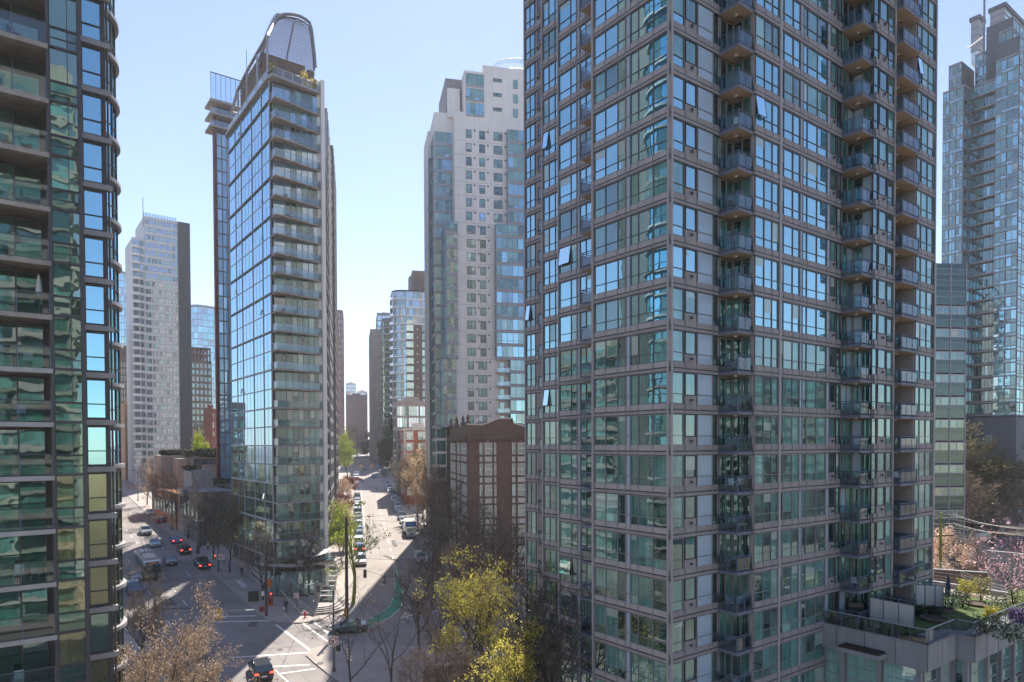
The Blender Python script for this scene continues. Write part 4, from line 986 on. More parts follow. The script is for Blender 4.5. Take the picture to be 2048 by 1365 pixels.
    cr = B.mb('roof_crown'); c0 = K + RM * a(1046) + DM * 7; zt = TOP
    for R2, h0, h1 in ((6.4, 0, 2.6), (5.2, 0, 1.2)):
        ps = []
        for i in range(19):
            t = math.pi * (.85 + 1.3 * i / 18); ps.append((c0.x + R2 * math.cos(t), c0.y + R2 * math.sin(t), zt + h0 + h1 * min(1, i / 6.0)))
        cr.tube(ps, .12, 'frame_white', 5); cr.tube([(x, y, z - .9) for x, y, z in ps], .07, 'frame_white', 4)
        for x, y, z in ps[::1]: cr.tube([(x, y, zt - 1), (x, y, z)], .05, 'frame_white', 4)
        for u, v in zip(ps[:-1], ps[1:]): cr.poly([(u[0], u[1], u[2] - .9), (v[0], v[1], v[2] - .9), v, u], 'rail_glass_pale')
    cr.prism([(c0.x + 4 * math.cos(2 * math.pi * i / 20), c0.y + 4 * math.sin(2 * math.pi * i / 20)) for i in range(20)], zt - .5, zt + 1.6, 'cream_wall')
    for q in (945, 950, 955): p = K + RM * a(q) + DM * 4; cr.tube([(p.x, p.y, zt - 1), (p.x, p.y, zt + .9)], .04, 'frame_grey', 4)
    B.finish()
white_tower()
# ---- brown brick building with white bay windows
def brick_building():
    B, P, Q, F, fs, top, m, c = trim_house('apartment_house', 'old dark brown brick apartment building with white window bays and gabled parapets', 936, 1075, 107, 872, RM, 20, 'brick_brown', 7, 3, 'L', 2, cornice='brown_clad', trim='concrete_white')
    a = lambda px: isect(px, 900, P, RM)
    tr = m; pe = B.mb('parapet')
    fh = 3.3
    for k in range(7):
        z = zat(960, 909.5 + 0, P) + 0 - fh * k                       # sill of the row
        for p0, p1, inner in ((959, 992, True), (1024, 1060, True), (1085, 1110, False)):
            if p1 > 1070: continue
            A_, E_ = a(p0), a(p1); w_ = E_ - A_
            B.window(F, A_, A_ + w_ * .18, z, z + 1.85, (), (z + .95,), [('g_room', 2), ('g_dark', 2), ('g_pale', .6)], fr='frame_white', fw=.09, fd=.1)
            B.window(F, A_ + w_ * .30, A_ + w_ * .76, z, z + 1.85, (), (z + .95,), [('g_room', 3), ('g_dark', 2), ('g_pale', .6)], fr='frame_white', fw=.12, fd=.1)
            B.window(F, A_ + w_ * .88, E_, z, z + 1.85, (), (z + .95,), [('g_room', 2), ('g_dark', 2), ('g_pale', .6)], fr='frame_white', fw=.09, fd=.1)
            if k: 
                for u0, u1 in ((0, .18), (.30, .76), (.88, 1)): F.box(tr, A_ + w_ * u0, A_ + w_ * u1, z + 2.15, z + 2.95, 0, .1, 'concrete_white')
            F.box(tr, A_ - .2, E_ + .2, z + 1.86, z + 2.12, 0, .2, 'brown_clad'); F.box(tr, A_ - .2, E_ + .2, z - .3, z - .03, 0, .16, 'brown_clad')
            for q in (A_ + w_ * .18, A_ + w_ * .76): F.box(tr, q, q + w_ * .12, z - .3, z + 2.9, 0, .22, 'brown_clad')
        G = fs[1]
        for j, x0 in enumerate((1.0, 4.4, 9.5, 13.5, 16.6)):
            B.window(G, x0, x0 + 2.2, z, z + 1.85, (x0 + 1.1,), (z + .95,), [('g_room', 2), ('g_dark', 2), ('g_pale', .6)], fr='frame_white', fw=.14, fd=.12); 
            if k: G.box(tr, x0, x0 + 2.2, z + 2.15, z + 2.95, 0, .1, 'concrete_white')
            G.box(tr, x0 - .5, x0 + 2.7, z + 1.86, z + 2.12, 0, .3, 'brown_clad')
    # white lozenges
    for px in (976, 1042):
        A_ = a(px); z = zat(px, 880, P + RM * A_); q = [F.pt(A_, z - .55, .14), F.pt(A_ + .38, z, .14), F.pt(A_, z + .55, .14), F.pt(A_ - .38, z, .14)]; tr.poly(q, 'concrete_white'); tr.poly([F.pt(A_ + x, z + y, .02) for x, y in ((0, -.6), (.42, 0), (0, .6), (-.42, 0))], 'brown_clad')
    # parapet with stepped gable and pale coping
    prof = [(934, 850), (965, 851), (966, 851), (997, 838), (1025, 838), (1027, 847), (1062, 858), (1076, 858)]
    for (x0, y0), (x1, y1) in zip(prof[:-1], prof[1:]):
        A_, E_ = a(x0), a(x1); z0, z1 = zat(x0, y0, P), zat(x1, y1, P)
        if E_ - A_ < .02: continue
        b4 = [F.pt(A_, top - .3, .06), F.pt(E_, top - .3, .06), F.pt(E_, top - .3, -.4), F.pt(A_, top - .3, -.4), F.pt(A_, z0, .06), F.pt(E_, z1, .06), F.pt(E_, z1, -.4), F.pt(A_, z0, -.4)]; pe.box8(b4, 'brick_brown')
        if y0 != y1 or x0 == 997: b5 = [F.pt(A_, z0, .2), F.pt(E_, z1, .2), F.pt(E_, z1, -.5), F.pt(A_, z0, -.5), F.pt(A_, z0 + .2, .2), F.pt(E_, z1 + .2, .2), F.pt(E_, z1 + .2, -.5), F.pt(A_, z0 + .2, -.5)]; pe.box8(b5, 'concrete_white')
    rv = B.mb('roof_equipment')
    for a_, b_, w_, h_ in ((3, -6, 2.2, 1.6), (6.5, -11, 1.4, 1.2), (9, -5, 1.0, 2.2), (4.5, -15, 3.0, 2.6), (8.2, -15, .5, 1.9)):
        F.box(rv, a_, a_ + w_, top, top + h_, b_ - w_, b_, 'concrete_grey')
    G = fs[1]; G.box(pe, 0, G.L, top - .3, zat(934, 852, P), -.4, .06, 'brown_clad')
    for aa in (.2, 7.5, 14.5, G.L - .4):
        p = Vector(G.pt(aa, zat(934, 852, P), -.1)); pe.lathe([(.45, 0), (.45, .5), (.2, .9), (.3, 1.2), (.05, 1.9)], 'brown_clad', 8, p)
    B.finish()
brick_building()
# ================================================================== right edge: striped block, blue tower with lanterns
def striped():
    Y = 104; P = at(1868, 880, Y); P = V2(P.x, P.y); SX = V2(.993, .115); SY = V2(-.115, .993); Q = P + SX * isect(1929, 880, P, SX); F = Face(P, Q); top = zat(1900, 528, (P + Q) / 2)
    B = Bld('office_block', 'dark green striped block with pale glazing bars, right behind the big tower', (P.x, P.y, gz(Y)))
    m = B.mb('wall'); m.prism([tuple(P), tuple(Q), tuple(Q + SY * 14), tuple(P + SY * 14)], gz(Y) - 2, top, 'core'); st = B.mb('stripes'); br = B.mb('glazing_bars')
    z = top
    for i in range(6):
        h = .84; F.box(st, 0, F.L, z - h + .06, z, -.05, .06, 'spandrel_green' if i % 2 else 'spandrel_black'); F.box(br, 0, F.L, z - h - .02, z - h + .06, -.05, .12, 'frame_grey'); z -= h
    while z > gz(Y) + 1:
        for h, mt in ((1.1, 'spandrel_green'), (.3, None), (1.25, 'win'), (.8, 'spandrel_black')):
            if mt == 'win': B.window(F, .05, F.L - .05, z - h, z, [F.L * q for q in (.22, .48, .74)], (), [('g_far_dark', 3), ('g_room', 1), ('g_warm', .5)], fr='frame_white', fw=.1)
            elif mt: F.box(st, 0, F.L, z - h + .05, z - .03, -.05, .06, mt)
            F.box(br, 0, F.L, z - h - .03, z - h + .05, -.05, .12, 'frame_grey'); z -= h
    for u in (.0, .49, 1.0): F.box(br, F.L * u - .08, F.L * u + .08, gz(Y), top + .05, -.05, .14, 'frame_grey')
    B.finish()
striped()
def lantern_tower():
    Y = 152; FH = 2.78
    B0 = at(1920, 880, Y + 4); B = Bld('residential_tower', 'blue green glass tower with lantern rooms on top, right edge', (B0.x, B0.y, gz(Y)))
    m = B.mb('wall'); bd = B.mb('floor_bands')
    def seg(px0, px1, Yp, ytops, d, dep, kind, bays):
        P = at(px0, 880, Yp); P = V2(P.x, P.y); a1 = isect(px1, 880, P, d); Q = P + d * a1; F = Face(P, Q); t = zat(px0, ytops, P)
        nn = -F.n; m.prism([tuple(P), tuple(Q), tuple(Q + nn * dep), tuple(P + nn * dep)], gz(Yp) - 2, t, 'slate')
        zbase = zat(1985, 832, at(1985, 832, 150)); k = 0; z = zbase
        while z + FH < t + .6:
            if kind == 'g':
                bw = F.L / bays
                for i in range(bays): B.window(F, i * bw + .06, (i + 1) * bw - .06, z + .75, z + FH - .08, (i * bw + bw * .5,), (z + 1.25,) if rnd.random() < .3 else (), [('g_teal', 3), ('g_blue2', 3), ('g_teal2', 2), ('g_room', 1), ('g_blue', 1)] if rnd.random() < .9 else [('g_dark', 1)], fr='frame_grey', fw=.08)
                B.window(F, .05, F.L - .05, z + .1, z + .68, [F.L * j / (2 * bays) for j in range(1, 2 * bays)], (), [('g_blue2', 1), ('g_teal2', 1)], fr='frame_grey', fw=.06)
                F.box(bd, 0, F.L, z - .06, z + .1, -.05, .16, 'frame_grey'); F.box(bd, 0, F.L, z + .67, z + .75, -.05, .1, 'frame_grey')
            elif kind == 'd':
                B.window(F, .05, F.L - .05, z + .6, z + FH - .1, [F.L / 3, F.L * 2 / 3], (), [('g_far_dark', 2), ('g_blue2', 1)], fr='frame_grey', fw=.07); F.box(bd, 0, F.L, z, z + .6, -.05, .1, 'slate')
            else:
                n_ = 7; B.window(F, .05, F.L - .05, z + .5, z + FH - .1, [F.L * j / n_ for j in range(1, n_)], (), [('g_teal2', 3), ('g_room', 2), ('g_dark', 2), ('g_teal', 1)], fr='frame_grey', fw=.07)
                s = MB(); F.box(s, 0, F.L, z + .02, z + .32, -.02, 1.0, 'ledge_metal'); s.build('balcony', B.root)
            z += FH; k += 1
        F.box(bd, 0, F.L, t - .3, t, -.05, .12, 'frame_grey')
        return F, t, P, Q
    def pl(px, Y_): p = at(px, 880, Y_); return V2(p.x, p.y)
    def segf(A_, B_, ytop, pxt, dep, kind, bays):            # A_ left end, B_ right end seen from outside
        F = Face(A_, B_); t = zat(pxt, ytop, A_ if kind != 'g' else (A_ + B_) / 2); nn = -F.n
        m.prism([tuple(A_), tuple(B_), tuple(B_ + nn * dep), tuple(A_ + nn * dep)], gz(A_.y) - 2, t, 'slate')
        zbase = zat(1985, 832, at(1985, 832, 150)); z = zbase; n_ = int((t - zbase) / FH + .35); FHH = (t - .35 - zbase) / n_
        for k in range(n_):
            z = zbase + FHH * k
            if kind == 'g':
                bw = F.L / bays
                for i in range(bays): B.window(F, i * bw + .06, (i + 1) * bw - .06, z + .75, z + FHH - .08, (i * bw + bw * .5,), (z + 1.25,) if rnd.random() < .3 else (), [('g_teal', 5), ('g_blue2', 2), ('g_teal2', 3), ('g_room', 1), ('g_blue', 2)] if rnd.random() < .92 else [('g_dark', 1)], fr='frame_grey', fw=.08)
                B.window(F, .05, F.L - .05, z + .1, z + .68, [F.L * j / (2 * bays) for j in range(1, 2 * bays)], (), [('g_blue2', 1), ('g_teal2', 1)], fr='frame_grey', fw=.06)
                F.box(bd, 0, F.L, z - .06, z + .1, -.05, .16, 'frame_grey'); F.box(bd, 0, F.L, z + .67, z + .75, -.05, .1, 'frame_grey')
            elif kind == 'd':
                B.window(F, .05, F.L - .05, z + .6, z + FHH - .1, [F.L / 3, F.L * 2 / 3], (), [('g_far_dark', 2), ('g_blue2', 1)], fr='frame_grey', fw=.07); F.box(bd, 0, F.L, z, z + .6, -.05, .1, 'slate')
            else:
                q_ = 7; B.window(F, .05, F.L - .05, z + .5, z + FHH - .1, [F.L * j / q_ for j in range(1, q_)], (), [('g_teal2', 3), ('g_room', 2), ('g_dark', 2), ('g_teal', 1), ('g_blue2', 1)], fr='frame_grey', fw=.07)
                s = MB(); F.box(s, 0, F.L, z + .02, z + .32, -.02, 1.0, 'ledge_metal'); s.build('balcony', B.root)
        F.box(bd, 0, F.L, t - .3, t, -.05, .12, 'frame_grey'); return t
    C1 = pl(2031, 146); aa = isect(1984, 880, C1, LF); C2 = C1 + LF * aa                    # projecting bay, its far end
    C2b = C2 + RT * 1.3; ab_ = isect(1942, 880, C2b, LF); C3 = C2b + LF * ab_                # recessed run of balconies
    af = isect(1921, 880, C3, RT); C4 = C3 + RT * af                                        # dark inner face, nearer to the left
    a5 = isect(1880, 880, C4, LF); C5 = C4 + LF * a5
    segf(C5, C4, 178, 1900, 10, 'g', 3); segf(C4, C3, 168, 1930, 3, 'd', 1); segf(C3, C2b, 172, 1963, 8, 'b', 1); segf(C2, C1, 114, 2008, 12, 'g', 2)
    segf(C1, C1 + RT * 22, 106, 2034, 4, 'g', 5)
    up = C4 + RT * 3 + LF * 1.5; segf(up + LF * isect(1891, 880, up, LF), up, 128, 1911, 7, 'g', 3)
    up = C2b + RT * 1.6; segf(up + LF * isect(1943, 880, up, LF), up, 100, 1965, 8, 'g', 3)
    up = C1 + RT * 2.5 + LF * 2; segf(up + LF * isect(1990, 880, up, LF), up, 60, 2015, 9, 'g', 2); segf(up, up + RT * 16, 60, 2042, 5, 'g', 4)
    # lantern rooms
    ln = B.mb('lantern_rooms'); lw = B.mb('lantern_bars')
    for px0, px1, Yp, y0, y1, dp in ((1957, 1967, 170, 100, 38, 1943), (2008, 2075, 160, 62, 14, 1981)):
        Pq = at(px0, 100, Yp); Pq = V2(Pq.x, Pq.y); Qq = Pq + RT * isect(px1, 100, Pq, RT); G = Face(Pq, Qq); dp = isect(dp, 60, Pq, LF); z0, z1 = zat(px0, y0, Pq), zat(px0, y1, Pq)
        G.box(ln, 0, G.L, z0 - 3, z1, -dp, 0, 'lantern_glass')
        n_ = 4
        for j in range(5): z = z0 + (z1 - z0) * j / 4; G.box(lw, -.1, G.L + .1, z - .1, z + .1, -dp - .1, .12, 'steel_grey')
        for j in range(n_ + 1): q = G.L * j / n_; G.box(lw, q - .08, q + .08, z0, z1, -dp - .1, .1, 'frame_grey')
        G.box(lw, -.4, G.L + .4, z1, z1 + .9, -dp - .4, .4, 'slate')
    p = at(1966, 300, 158); lw.tube([(p.x, p.y, zat(1966, 175, p)), (p.x, p.y, zat(1966, -40, p))], .22, 'steel_grey', 6)
    q = at(1935, 95, 165); r = at(2010, 45, 160); lw.tube([(q.x, q.y, zat(1935, 98, q)), (r.x, r.y, zat(2010, 42, r))], .2, 'frame_white', 5)
    # plain base
    PB = C3 - RT * 1.5 + LF * 4; QB = C1 - RT * .3 - LF * .2; G = Face(PB, QB); zb = zat(1985, 833, at(1985, 833, 148))
    base = B.mb('base'); base.prism([tuple(PB), tuple(QB), tuple(QB + RT * 22), tuple(QB + RT * 22 + LF * 12), tuple(PB + RT * 12)], gz(140) - 2, zb - .2, 'slate')
    B.window(G, G.L * .1, G.L * .45, gz(140) + .2, zb - 4.2, [G.L * .22, G.L * .34], (), [('g_far_dark', 2), ('g_warm', .4)], fr='frame_dark'); B.window(G, G.L * .56, G.L * .66, zb - 6, zb - 4, (), (), [('g_pale', 1)], fr='frame_grey')
    B.finish()
MATS['lantern_glass'] = glass('lantern_glass', (0.70, 0.80, 0.80), f0=.30, blotch=.12)
lantern_tower()
# ================================================================== neighbours outside the frame (seen only as reflections)
def neighbour(label, x, y, wx, wy, h, wall, gm, az=0):
    d = V2(math.cos(R_(az)), math.sin(R_(az))); c = V2(x, y); u, v = d * wx / 2, V2(-d.y, d.x) * wy / 2
    P4 = [c - u - v, c + u - v, c + u + v, c - u + v]; B = Bld('neighbouring_tower', label, (x, y, gz(y)), cat='building'); m = B.mb('wall')
    m.prism([tuple(p) for p in P4], gz(y) - 3, h, wall); g = B.mb('glazing'); fl = 3.0
    for i in range(4):
        F = Face(P4[i], P4[(i + 1) % 4]); n = int(F.L / 4)
        for k in range(int((h - gz(y)) / fl) - 1):
            z = gz(y) + 1 + k * fl
            for j in range(n): F.pane(g, j * F.L / n + .5, (j + 1) * F.L / n - .3, z + .9, z + 2.8, .04, pick(gm))
            F.box(m, 0, F.L, z, z + .35, 0, .35 if k % 2 else .8, wall)
    B.finish()
neighbour('cream banded tower behind the viewer, outside the picture', 39.9, -52.6, 26, 22, 92, 'concrete', [('g_teal', 2), ('g_dark', 1)], -49)
neighbour('cream tower far behind the viewer, outside the picture', -18, -80, 24, 20, 66, 'cream_wall', [('g_teal', 2), ('g_dark', 1)], 10)
neighbour('brown tower to the right outside the picture', 165, 66, 30, 24, 46, 'concrete', [('g_teal', 2), ('g_warm', 1), ('g_dark', 1)], 20)
neighbour('pale tower further right outside the picture', 120, 10, 22, 22, 60, 'concrete_white', [('g_teal', 2), ('g_dark', 1)], 50)
neighbour('grey tower to the left outside the picture', -110, 62, 28, 24, 52, 'concrete', [('g_teal', 2), ('g_dark', 1)], 40)
# ================================================================== ground, roads, kerbs, markings
def zf(x, y): return gz(y)
def sheet(name, pts, mat, dz, kind='structure', mb=None, ny=1):
    m = mb or MB(); m.poly([(p[0], p[1], gz(p[1]) + dz) for p in pts], mat)
    if mb is None: return m.build(name, kind=kind)
def gp(px, py): p = gnd(px, py); return V2(p.x, p.y)
M0 = V2(-23.6, 132.5)
def ms(u, v): return M0 + DM * u + RM * v                     # main street: u along, v across
S0 = gp(521, 1232)
SD = (gp(383, 1108) - S0).normalized(); SN = V2(SD.y, -SD.x)   # left street kerb, SN points to the flatiron side
def ls(u, v): return S0 + SD * u + SN * v
g = MB()
for y0, y1 in ((-140, 390), (390, 3500)):
    xs = [-2500, -600, -200, 0, 200, 600, 2500]
    for x0, x1 in zip(xs[:-1], xs[1:]): g.poly([(x0, y0, gz(y0) - .03), (x1, y0, gz(y0) - .03), (x1, y1, gz(y1) - .03), (x0, y1, gz(y1) - .03)], 'far_ground')
g.build('ground', kind='structure')
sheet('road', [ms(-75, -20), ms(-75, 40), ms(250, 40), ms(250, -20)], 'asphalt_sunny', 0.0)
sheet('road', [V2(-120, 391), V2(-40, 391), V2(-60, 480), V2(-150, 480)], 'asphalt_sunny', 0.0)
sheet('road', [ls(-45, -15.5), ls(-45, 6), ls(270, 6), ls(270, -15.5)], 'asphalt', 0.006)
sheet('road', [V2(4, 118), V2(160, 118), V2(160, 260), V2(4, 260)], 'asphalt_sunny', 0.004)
def slab_walk(name, pts, mat='paving', h=.14):
    m = MB(); cx_ = sum(p[0] for p in pts) / len(pts); cy_ = sum(p[1] for p in pts) / len(pts)
    ar = sum(pts[i][0] * pts[(i + 1) % len(pts)][1] - pts[(i + 1) % len(pts)][0] * pts[i][1] for i in range(len(pts)))
    if ar < 0: pts = pts[::-1]
    m.prism([tuple(p) for p in pts], lambda x, y: gz(y) - .05, lambda x, y: gz(y) + h, 'kerb', mtop=mat)
    m.build(name, kind='structure')
    # kerb strip a hair above the paving edge
def kerb_line(pts, inset):
    m = MB()
    for p, q in zip(pts[:-1], pts[1:]):
        p, q = V2(*p), V2(*q); d = (q - p); 
        if d.length < .01: continue
        n = V2(d.y, -d.x).normalized() * inset
        m.poly([(p.x, p.y, gz(p.y) + .146), (q.x, q.y, gz(q.y) + .146), (q.x + n.x, q.y + n.y, gz(q.y + n.y) + .146), (p.x + n.x, p.y + n.y, gz(p.y + n.y) + .146)], 'kerb')
    m.build('kerb', kind='structure')
wedge = [ls(265, 0), ls(1.5, 0), gp(533, 1240), gp(552, 1247), gp(600, 1248), gp(640, 1243), gp(662, 1230), gp(674, 1212), ms(-22, -7.2), ms(120, -7.2), ms(120, -26), ls(265, 22)]
slab_walk('sidewalk', wedge); kerb_line(wedge[:10], -.22)
slab_walk('sidewalk', [ms(138, -7.2), ms(252, -7.2), ms(252, -30), ms(138, -30)])
slab_walk('sidewalk', [ms(-20, 5.9), ms(120, 5.9), ms(120, 22), ms(-20, 22), ]); kerb_line([ms(120, 5.9), ms(-20, 5.9)], -.22)
slab_walk('sidewalk', [ms(138, 5.9), ms(250, 5.9), ms(250, 22), ms(138, 22)])
plz = [gp(612, 1313), gp(616, 1304), gp(628, 1298), gp(660, 1292), gp(740, 1291), gp(1060, 1303), V2(10, 40), V2(-10, 34), V2(-19, 58), gp(690, 1375), gp(652, 1347), gp(626, 1326)]
slab_walk('plaza', plz); kerb_line([plz[-2], plz[-1]] + plz[0:6], .22)
slab_walk('sidewalk', [ls(265, -15), ls(-30, -15), ls(-30, -22), ls(265, -22)])
sheet('soil', [gp(850, 1335), gp(1060, 1325), V2(8, 46), V2(-8, 46)], 'soil', .155)
sheet('planted_bank', [V2(14, 84), V2(140, 84), V2(140, 112), V2(14, 112)], 'soil', .02)
sheet('lawn', [V2(14, 150), V2(90, 170), V2(95, 176), V2(14, 160)], 'grass', .02)
slab_walk('sidewalk', [V2(60, 138), V2(150, 168), V2(150, 172), V2(60, 142)])
# bike lane paint
gl_ = [(787, 1128), (790, 1165), (789, 1190), (779, 1213), (762, 1226), (737, 1238), (712, 1250)]
gr_ = [(792, 1140), (803, 1168), (808, 1196), (801, 1217), (783, 1233), (760, 1246), (738, 1256)]
mk = MB()
for i in range(len(gl_) - 1):
    mk.poly([tuple(gp(*gl_[i])) + (gz(gp(*gl_[i]).y) + .012,), tuple(gp(*gl_[i + 1])) + (gz(gp(*gl_[i + 1]).y) + .012,), tuple(gp(*gr_[i + 1])) + (gz(gp(*gr_[i + 1]).y) + .012,), tuple(gp(*gr_[i])) + (gz(gp(*gr_[i]).y) + .012,)], 'paint_green')
mk.build('bike_lane', kind='structure')
ln = MB()
def line(p, q, w=.16, dash=None, dz=.018, mat='paint_line'):
    d = q - p; L = d.length; d = d / L; n = V2(-d.y, d.x) * w / 2
    segs = [(0, L)] if not dash else [(a, min(a + dash[0], L)) for a in [i * sum(dash) for i in range(int(L / sum(dash)) + 1)]]
    for a, b in segs:
        c = [p + d * a - n, p + d * b - n, p + d * b + n, p + d * a + n]; ln.poly([(v.x, v.y, gz(v.y) + dz) for v in c], mat)
line(ms(-22, 0), ms(118, 0), .16, (3, 4.6)); line(ms(20, -4.6), ms(118, -4.6), .12); line(ms(140, -4.6), ms(240, -4.6), .12); line(ms(140, 0), ms(240, 0), .14, (3, 6))
for a, b in zip(gr_[:-1], gr_[1:]): line(gp(*a), gp(*b), .18, None, .02)
for a, b in zip(gl_[:-1], gl_[1:]): line(gp(*a), gp(*b), .13, (1, .8), .02)
for a, b, w_ in (((552, 1250), (620, 1301), .3), ((602, 1245), (662, 1288), .3), ((629, 1247), (684, 1287), .3), ((462, 1316), (613, 1306), .35), ((546, 1334), (620, 1330), .3), ((561, 1348), (631, 1338), .3),
                 ((550, 1341), (584, 1372), .18), ((444, 1234), (513, 1232), .35), ((407, 1245), (547, 1242), .35), ((800, 1237), (835, 1228), .5), ((805, 1232), (822, 1240), .35), ((845, 1225), (880, 1222), .3)):
    line(gp(*a), gp(*b), w_)
for v in (-3.6, -7.2, -10.6): line(ls(2, v), ls(150, v), .15, (3, 6))
line(ls(3, -3.6), ls(12, -3.6), .15)
ln.build('road_marking', kind='structure')
# pale paving patch on the left pavement, access covers
sheet('paving_patch', [gp(469, 1163), gp(480, 1161), gp(497, 1175), gp(486, 1178)], 'concrete_white', .15)
for i, (px, py) in enumerate(((485, 1262), (560, 1300), (640, 1330), (760, 1140), (747, 1060), (350, 1180), (500, 1290))):
    c = gp(px, py); m = MB(); m.poly([(c.x + .38 * math.cos(t * math.pi / 7), c.y + .38 * math.sin(t * math.pi / 7), gz(c.y + .38 * math.sin(t * math.pi / 7)) + .02 + (.15 if i == 2 else 0)) for t in range(14)], 'frame_dark'); m.build('manhole_cover', kind='structure')
# tyre-dark seams and repair patches on the crossing
pm = MB()
for a, b in (((470, 1262), (560, 1290)), ((520, 1300), (610, 1292)), ((600, 1256), (560, 1340)), ((480, 1330), (560, 1262)), ((700, 1275), (800, 1200)), ((745, 1010), (762, 1120)), ((736, 990), (744, 1110))):
    d = gp(*b) - gp(*a); n = V2(-d.y, d.x).normalized() * .05; p, q = gp(*a), gp(*b); pm.poly([(v.x, v.y, gz(v.y) + .010) for v in (p - n, q - n, q + n, p + n)], 'frame_dark')
pm.build('road_seams', kind='structure')
rp_ = MB(); r3 = random.Random(5)
for i in range(26):
    c = gp(r3.choice((r3.uniform(470, 700), r3.uniform(280, 420))), r3.uniform(1180, 1360)) if i < 13 else ms(r3.uniform(-10, 110), r3.uniform(-4, 3.4)) if i < 20 else ls(r3.uniform(8, 90), r3.uniform(-12, -2))
    d = (DM if i % 2 else SD); n = V2(d.y, -d.x); a, b = r3.uniform(.8, 3.5), r3.uniform(.35, 1.1)
    rp_.poly([(v.x, v.y, gz(v.y) + .009 + i * .0001) for v in (c - d * a - n * b, c - d * a + n * b, c + d * a + n * b * r3.uniform(.7, 1), c + d * a - n * b)][::-1], 'asphalt_dark' if i % 3 else 'asphalt')
rp_.build('road_patches', kind='structure')
# ================================================================== garden terrace beside the right tower
def terrace():
    d_ = RTD; aa = isect(1644, 1247, ab(0, d_['b1']), RT); P0 = ab(aa, d_['b1'] + 1.0)
    zt = zat(1644, 1247, ab(aa, d_['b1']))
    bn = isect(1856, 1290, ab(aa, 0), LF); P1 = ab(aa, bn); ax = isect(1913, 1269, P1, RT); P2 = P1 + RT * ax
    b2 = isect(1950, 1300, P2, LF); P3 = P2 + LF * b2; a3 = 20; P4 = P3 + RT * a3
    def D_(px, py):
        r = ray(px, py); t = (zt - CAMZ) / r.z; return V2(r.x * t, r.y * t)
    B = Bld('garden_podium', 'pale concrete podium carrying a roof garden at the foot of the big tower', (P1.x, P1.y, gz(P1.y)))
    m = B.mb('wall'); poly = [P0, P1, P2, P3, P4, D_(2110, 1212), D_(1868, 1172), ab(d_['aE1'] - 1, d_['b1'] + 3), ab(aa, d_['b1'] + 3)]
    zg = gz(40) - 2; fas = zat(1856, 1345, P1)
    m.prism([tuple(p) for p in poly], fas, zt, 'concrete_grey', mtop='paving')
    inn = [p for p in (P0 + RT * .5, P1 + RT * .5 + LF * .5, P2 + LF * .5 + RT * .5, P3 + RT * .5 + LF * .5, P4 + LF * .5 - RT * .5, D_(2100, 1216), D_(1870, 1176), ab(aa + .5, d_['b1'] + 2.5))]
    m.prism([tuple(p) for p in inn], zg, fas + .01, 'core')
    fs = [Face(P0, P1), Face(P1, P2), Face(P2, P3), Face(P3, P4)]
    seams = B.mb('panel_joints')
    for F in fs:
        n = max(1, round(F.L / 2.3))
        for j in range(n + 1): a = F.L * j / n; F.box(seams, max(0, a - .02), min(F.L, a + .02), fas, zt, -.02, .012, 'frame_dark')
        F.box(seams, 0, F.L, zt - .0, zt + .06, -.25, .05, 'concrete')
    for F in (Face(inn[0], inn[1]), Face(inn[1], inn[2]), Face(inn[2], inn[3]), Face(inn[3], inn[4])):
        n = max(1, round(F.L / 2.6)); fl = 3.0
        for k in range(4):
            for j in range(n):
                a0 = F.L * j / n + .05; a1 = F.L * (j + 1) / n - .35
                B.window(F, a0, a1, fas - 3.0 * (k + 1) + .15, fas - 3.0 * k - .05, (), (fas - 3 * k - 1.1, fas - 3 * k - 2.0), [('g_teal', 3), ('g_room', 2), ('g_pale', 1.5), ('g_dark', 1)], fr='frame_grey', fw=.07)
        for j in range(n): a1 = F.L * (j + 1) / n; F.box(m, a1 - .33, a1, zg, fas, -.05, .35, 'concrete_grey')
    # planted canopy ledge over an entrance
    F = fs[0]; a0, a1 = F.a(1690, 1290), F.a(1775, 1300); s = MB(); z = zat(1730, 1297, F.pt((a0 + a1) / 2, 0)[:2]) ; F.box(s, a0, a1, z - .3, z, 0, 1.3, 'concrete_grey', mbot='soffit'); F.box(s, a0 + .1, a1 - .1, z, z + .12, .1, 1.2, 'soil'); s.build('entrance_canopy', B.root)
    # rail
    r = MB(); gl = MB()
    for F in fs:
        n = max(1, round(F.L / 1.25))
        for j in range(n + 1): a = F.L * j / n; r.tube([F.pt(a, zt, -.15), F.pt(a, zt + 1.05, -.15)], .03, 'rail_paint', 4)
        r.tube([F.pt(0, zt + 1.06, -.15), F.pt(F.L, zt + 1.06, -.15)], .04, 'frame_grey', 5); gl.poly([F.pt(0, zt + .1, -.15), F.pt(F.L, zt + .1, -.15), F.pt(F.L, zt + 1.0, -.15), F.pt(0, zt + 1.0, -.15)], 'rail_glass')
    o = r.build('railing', B.root); gl.build('glass_panel', o)
    B.finish()
    def T(px, py): # point on the deck seen at a pixel
        d = ray(px, py); t = (zt - CAMZ) / d.z; return Vector((d.x * t, d.y * t, zt))
    lw = MB(); lp = [P1 + RT * 1.4 + LF * 2.0, P2 + RT * 1 + LF * 1.2, P3 + RT * 1.5 + LF * 1.2, P3 + RT * 14 + LF * 1.2, P3 + RT * 14 + LF * 12, P1 + RT * 5.5 + LF * 9]
    lw.prism([tuple(p) for p in lp], zt, zt + .06, 'grass'); lw.build('lawn', kind='structure')
    sb = MB(); F = fs[0]; F.box(sb, .6, F.L - .4, zt, zt + .3, -1.3, -.4, 'soil'); sb.build('planting_bed', kind='structure')
    return zt, T, fs, (P0, P1, P2, P3, P4)
TZ, TP, TFS, TPP = terrace()
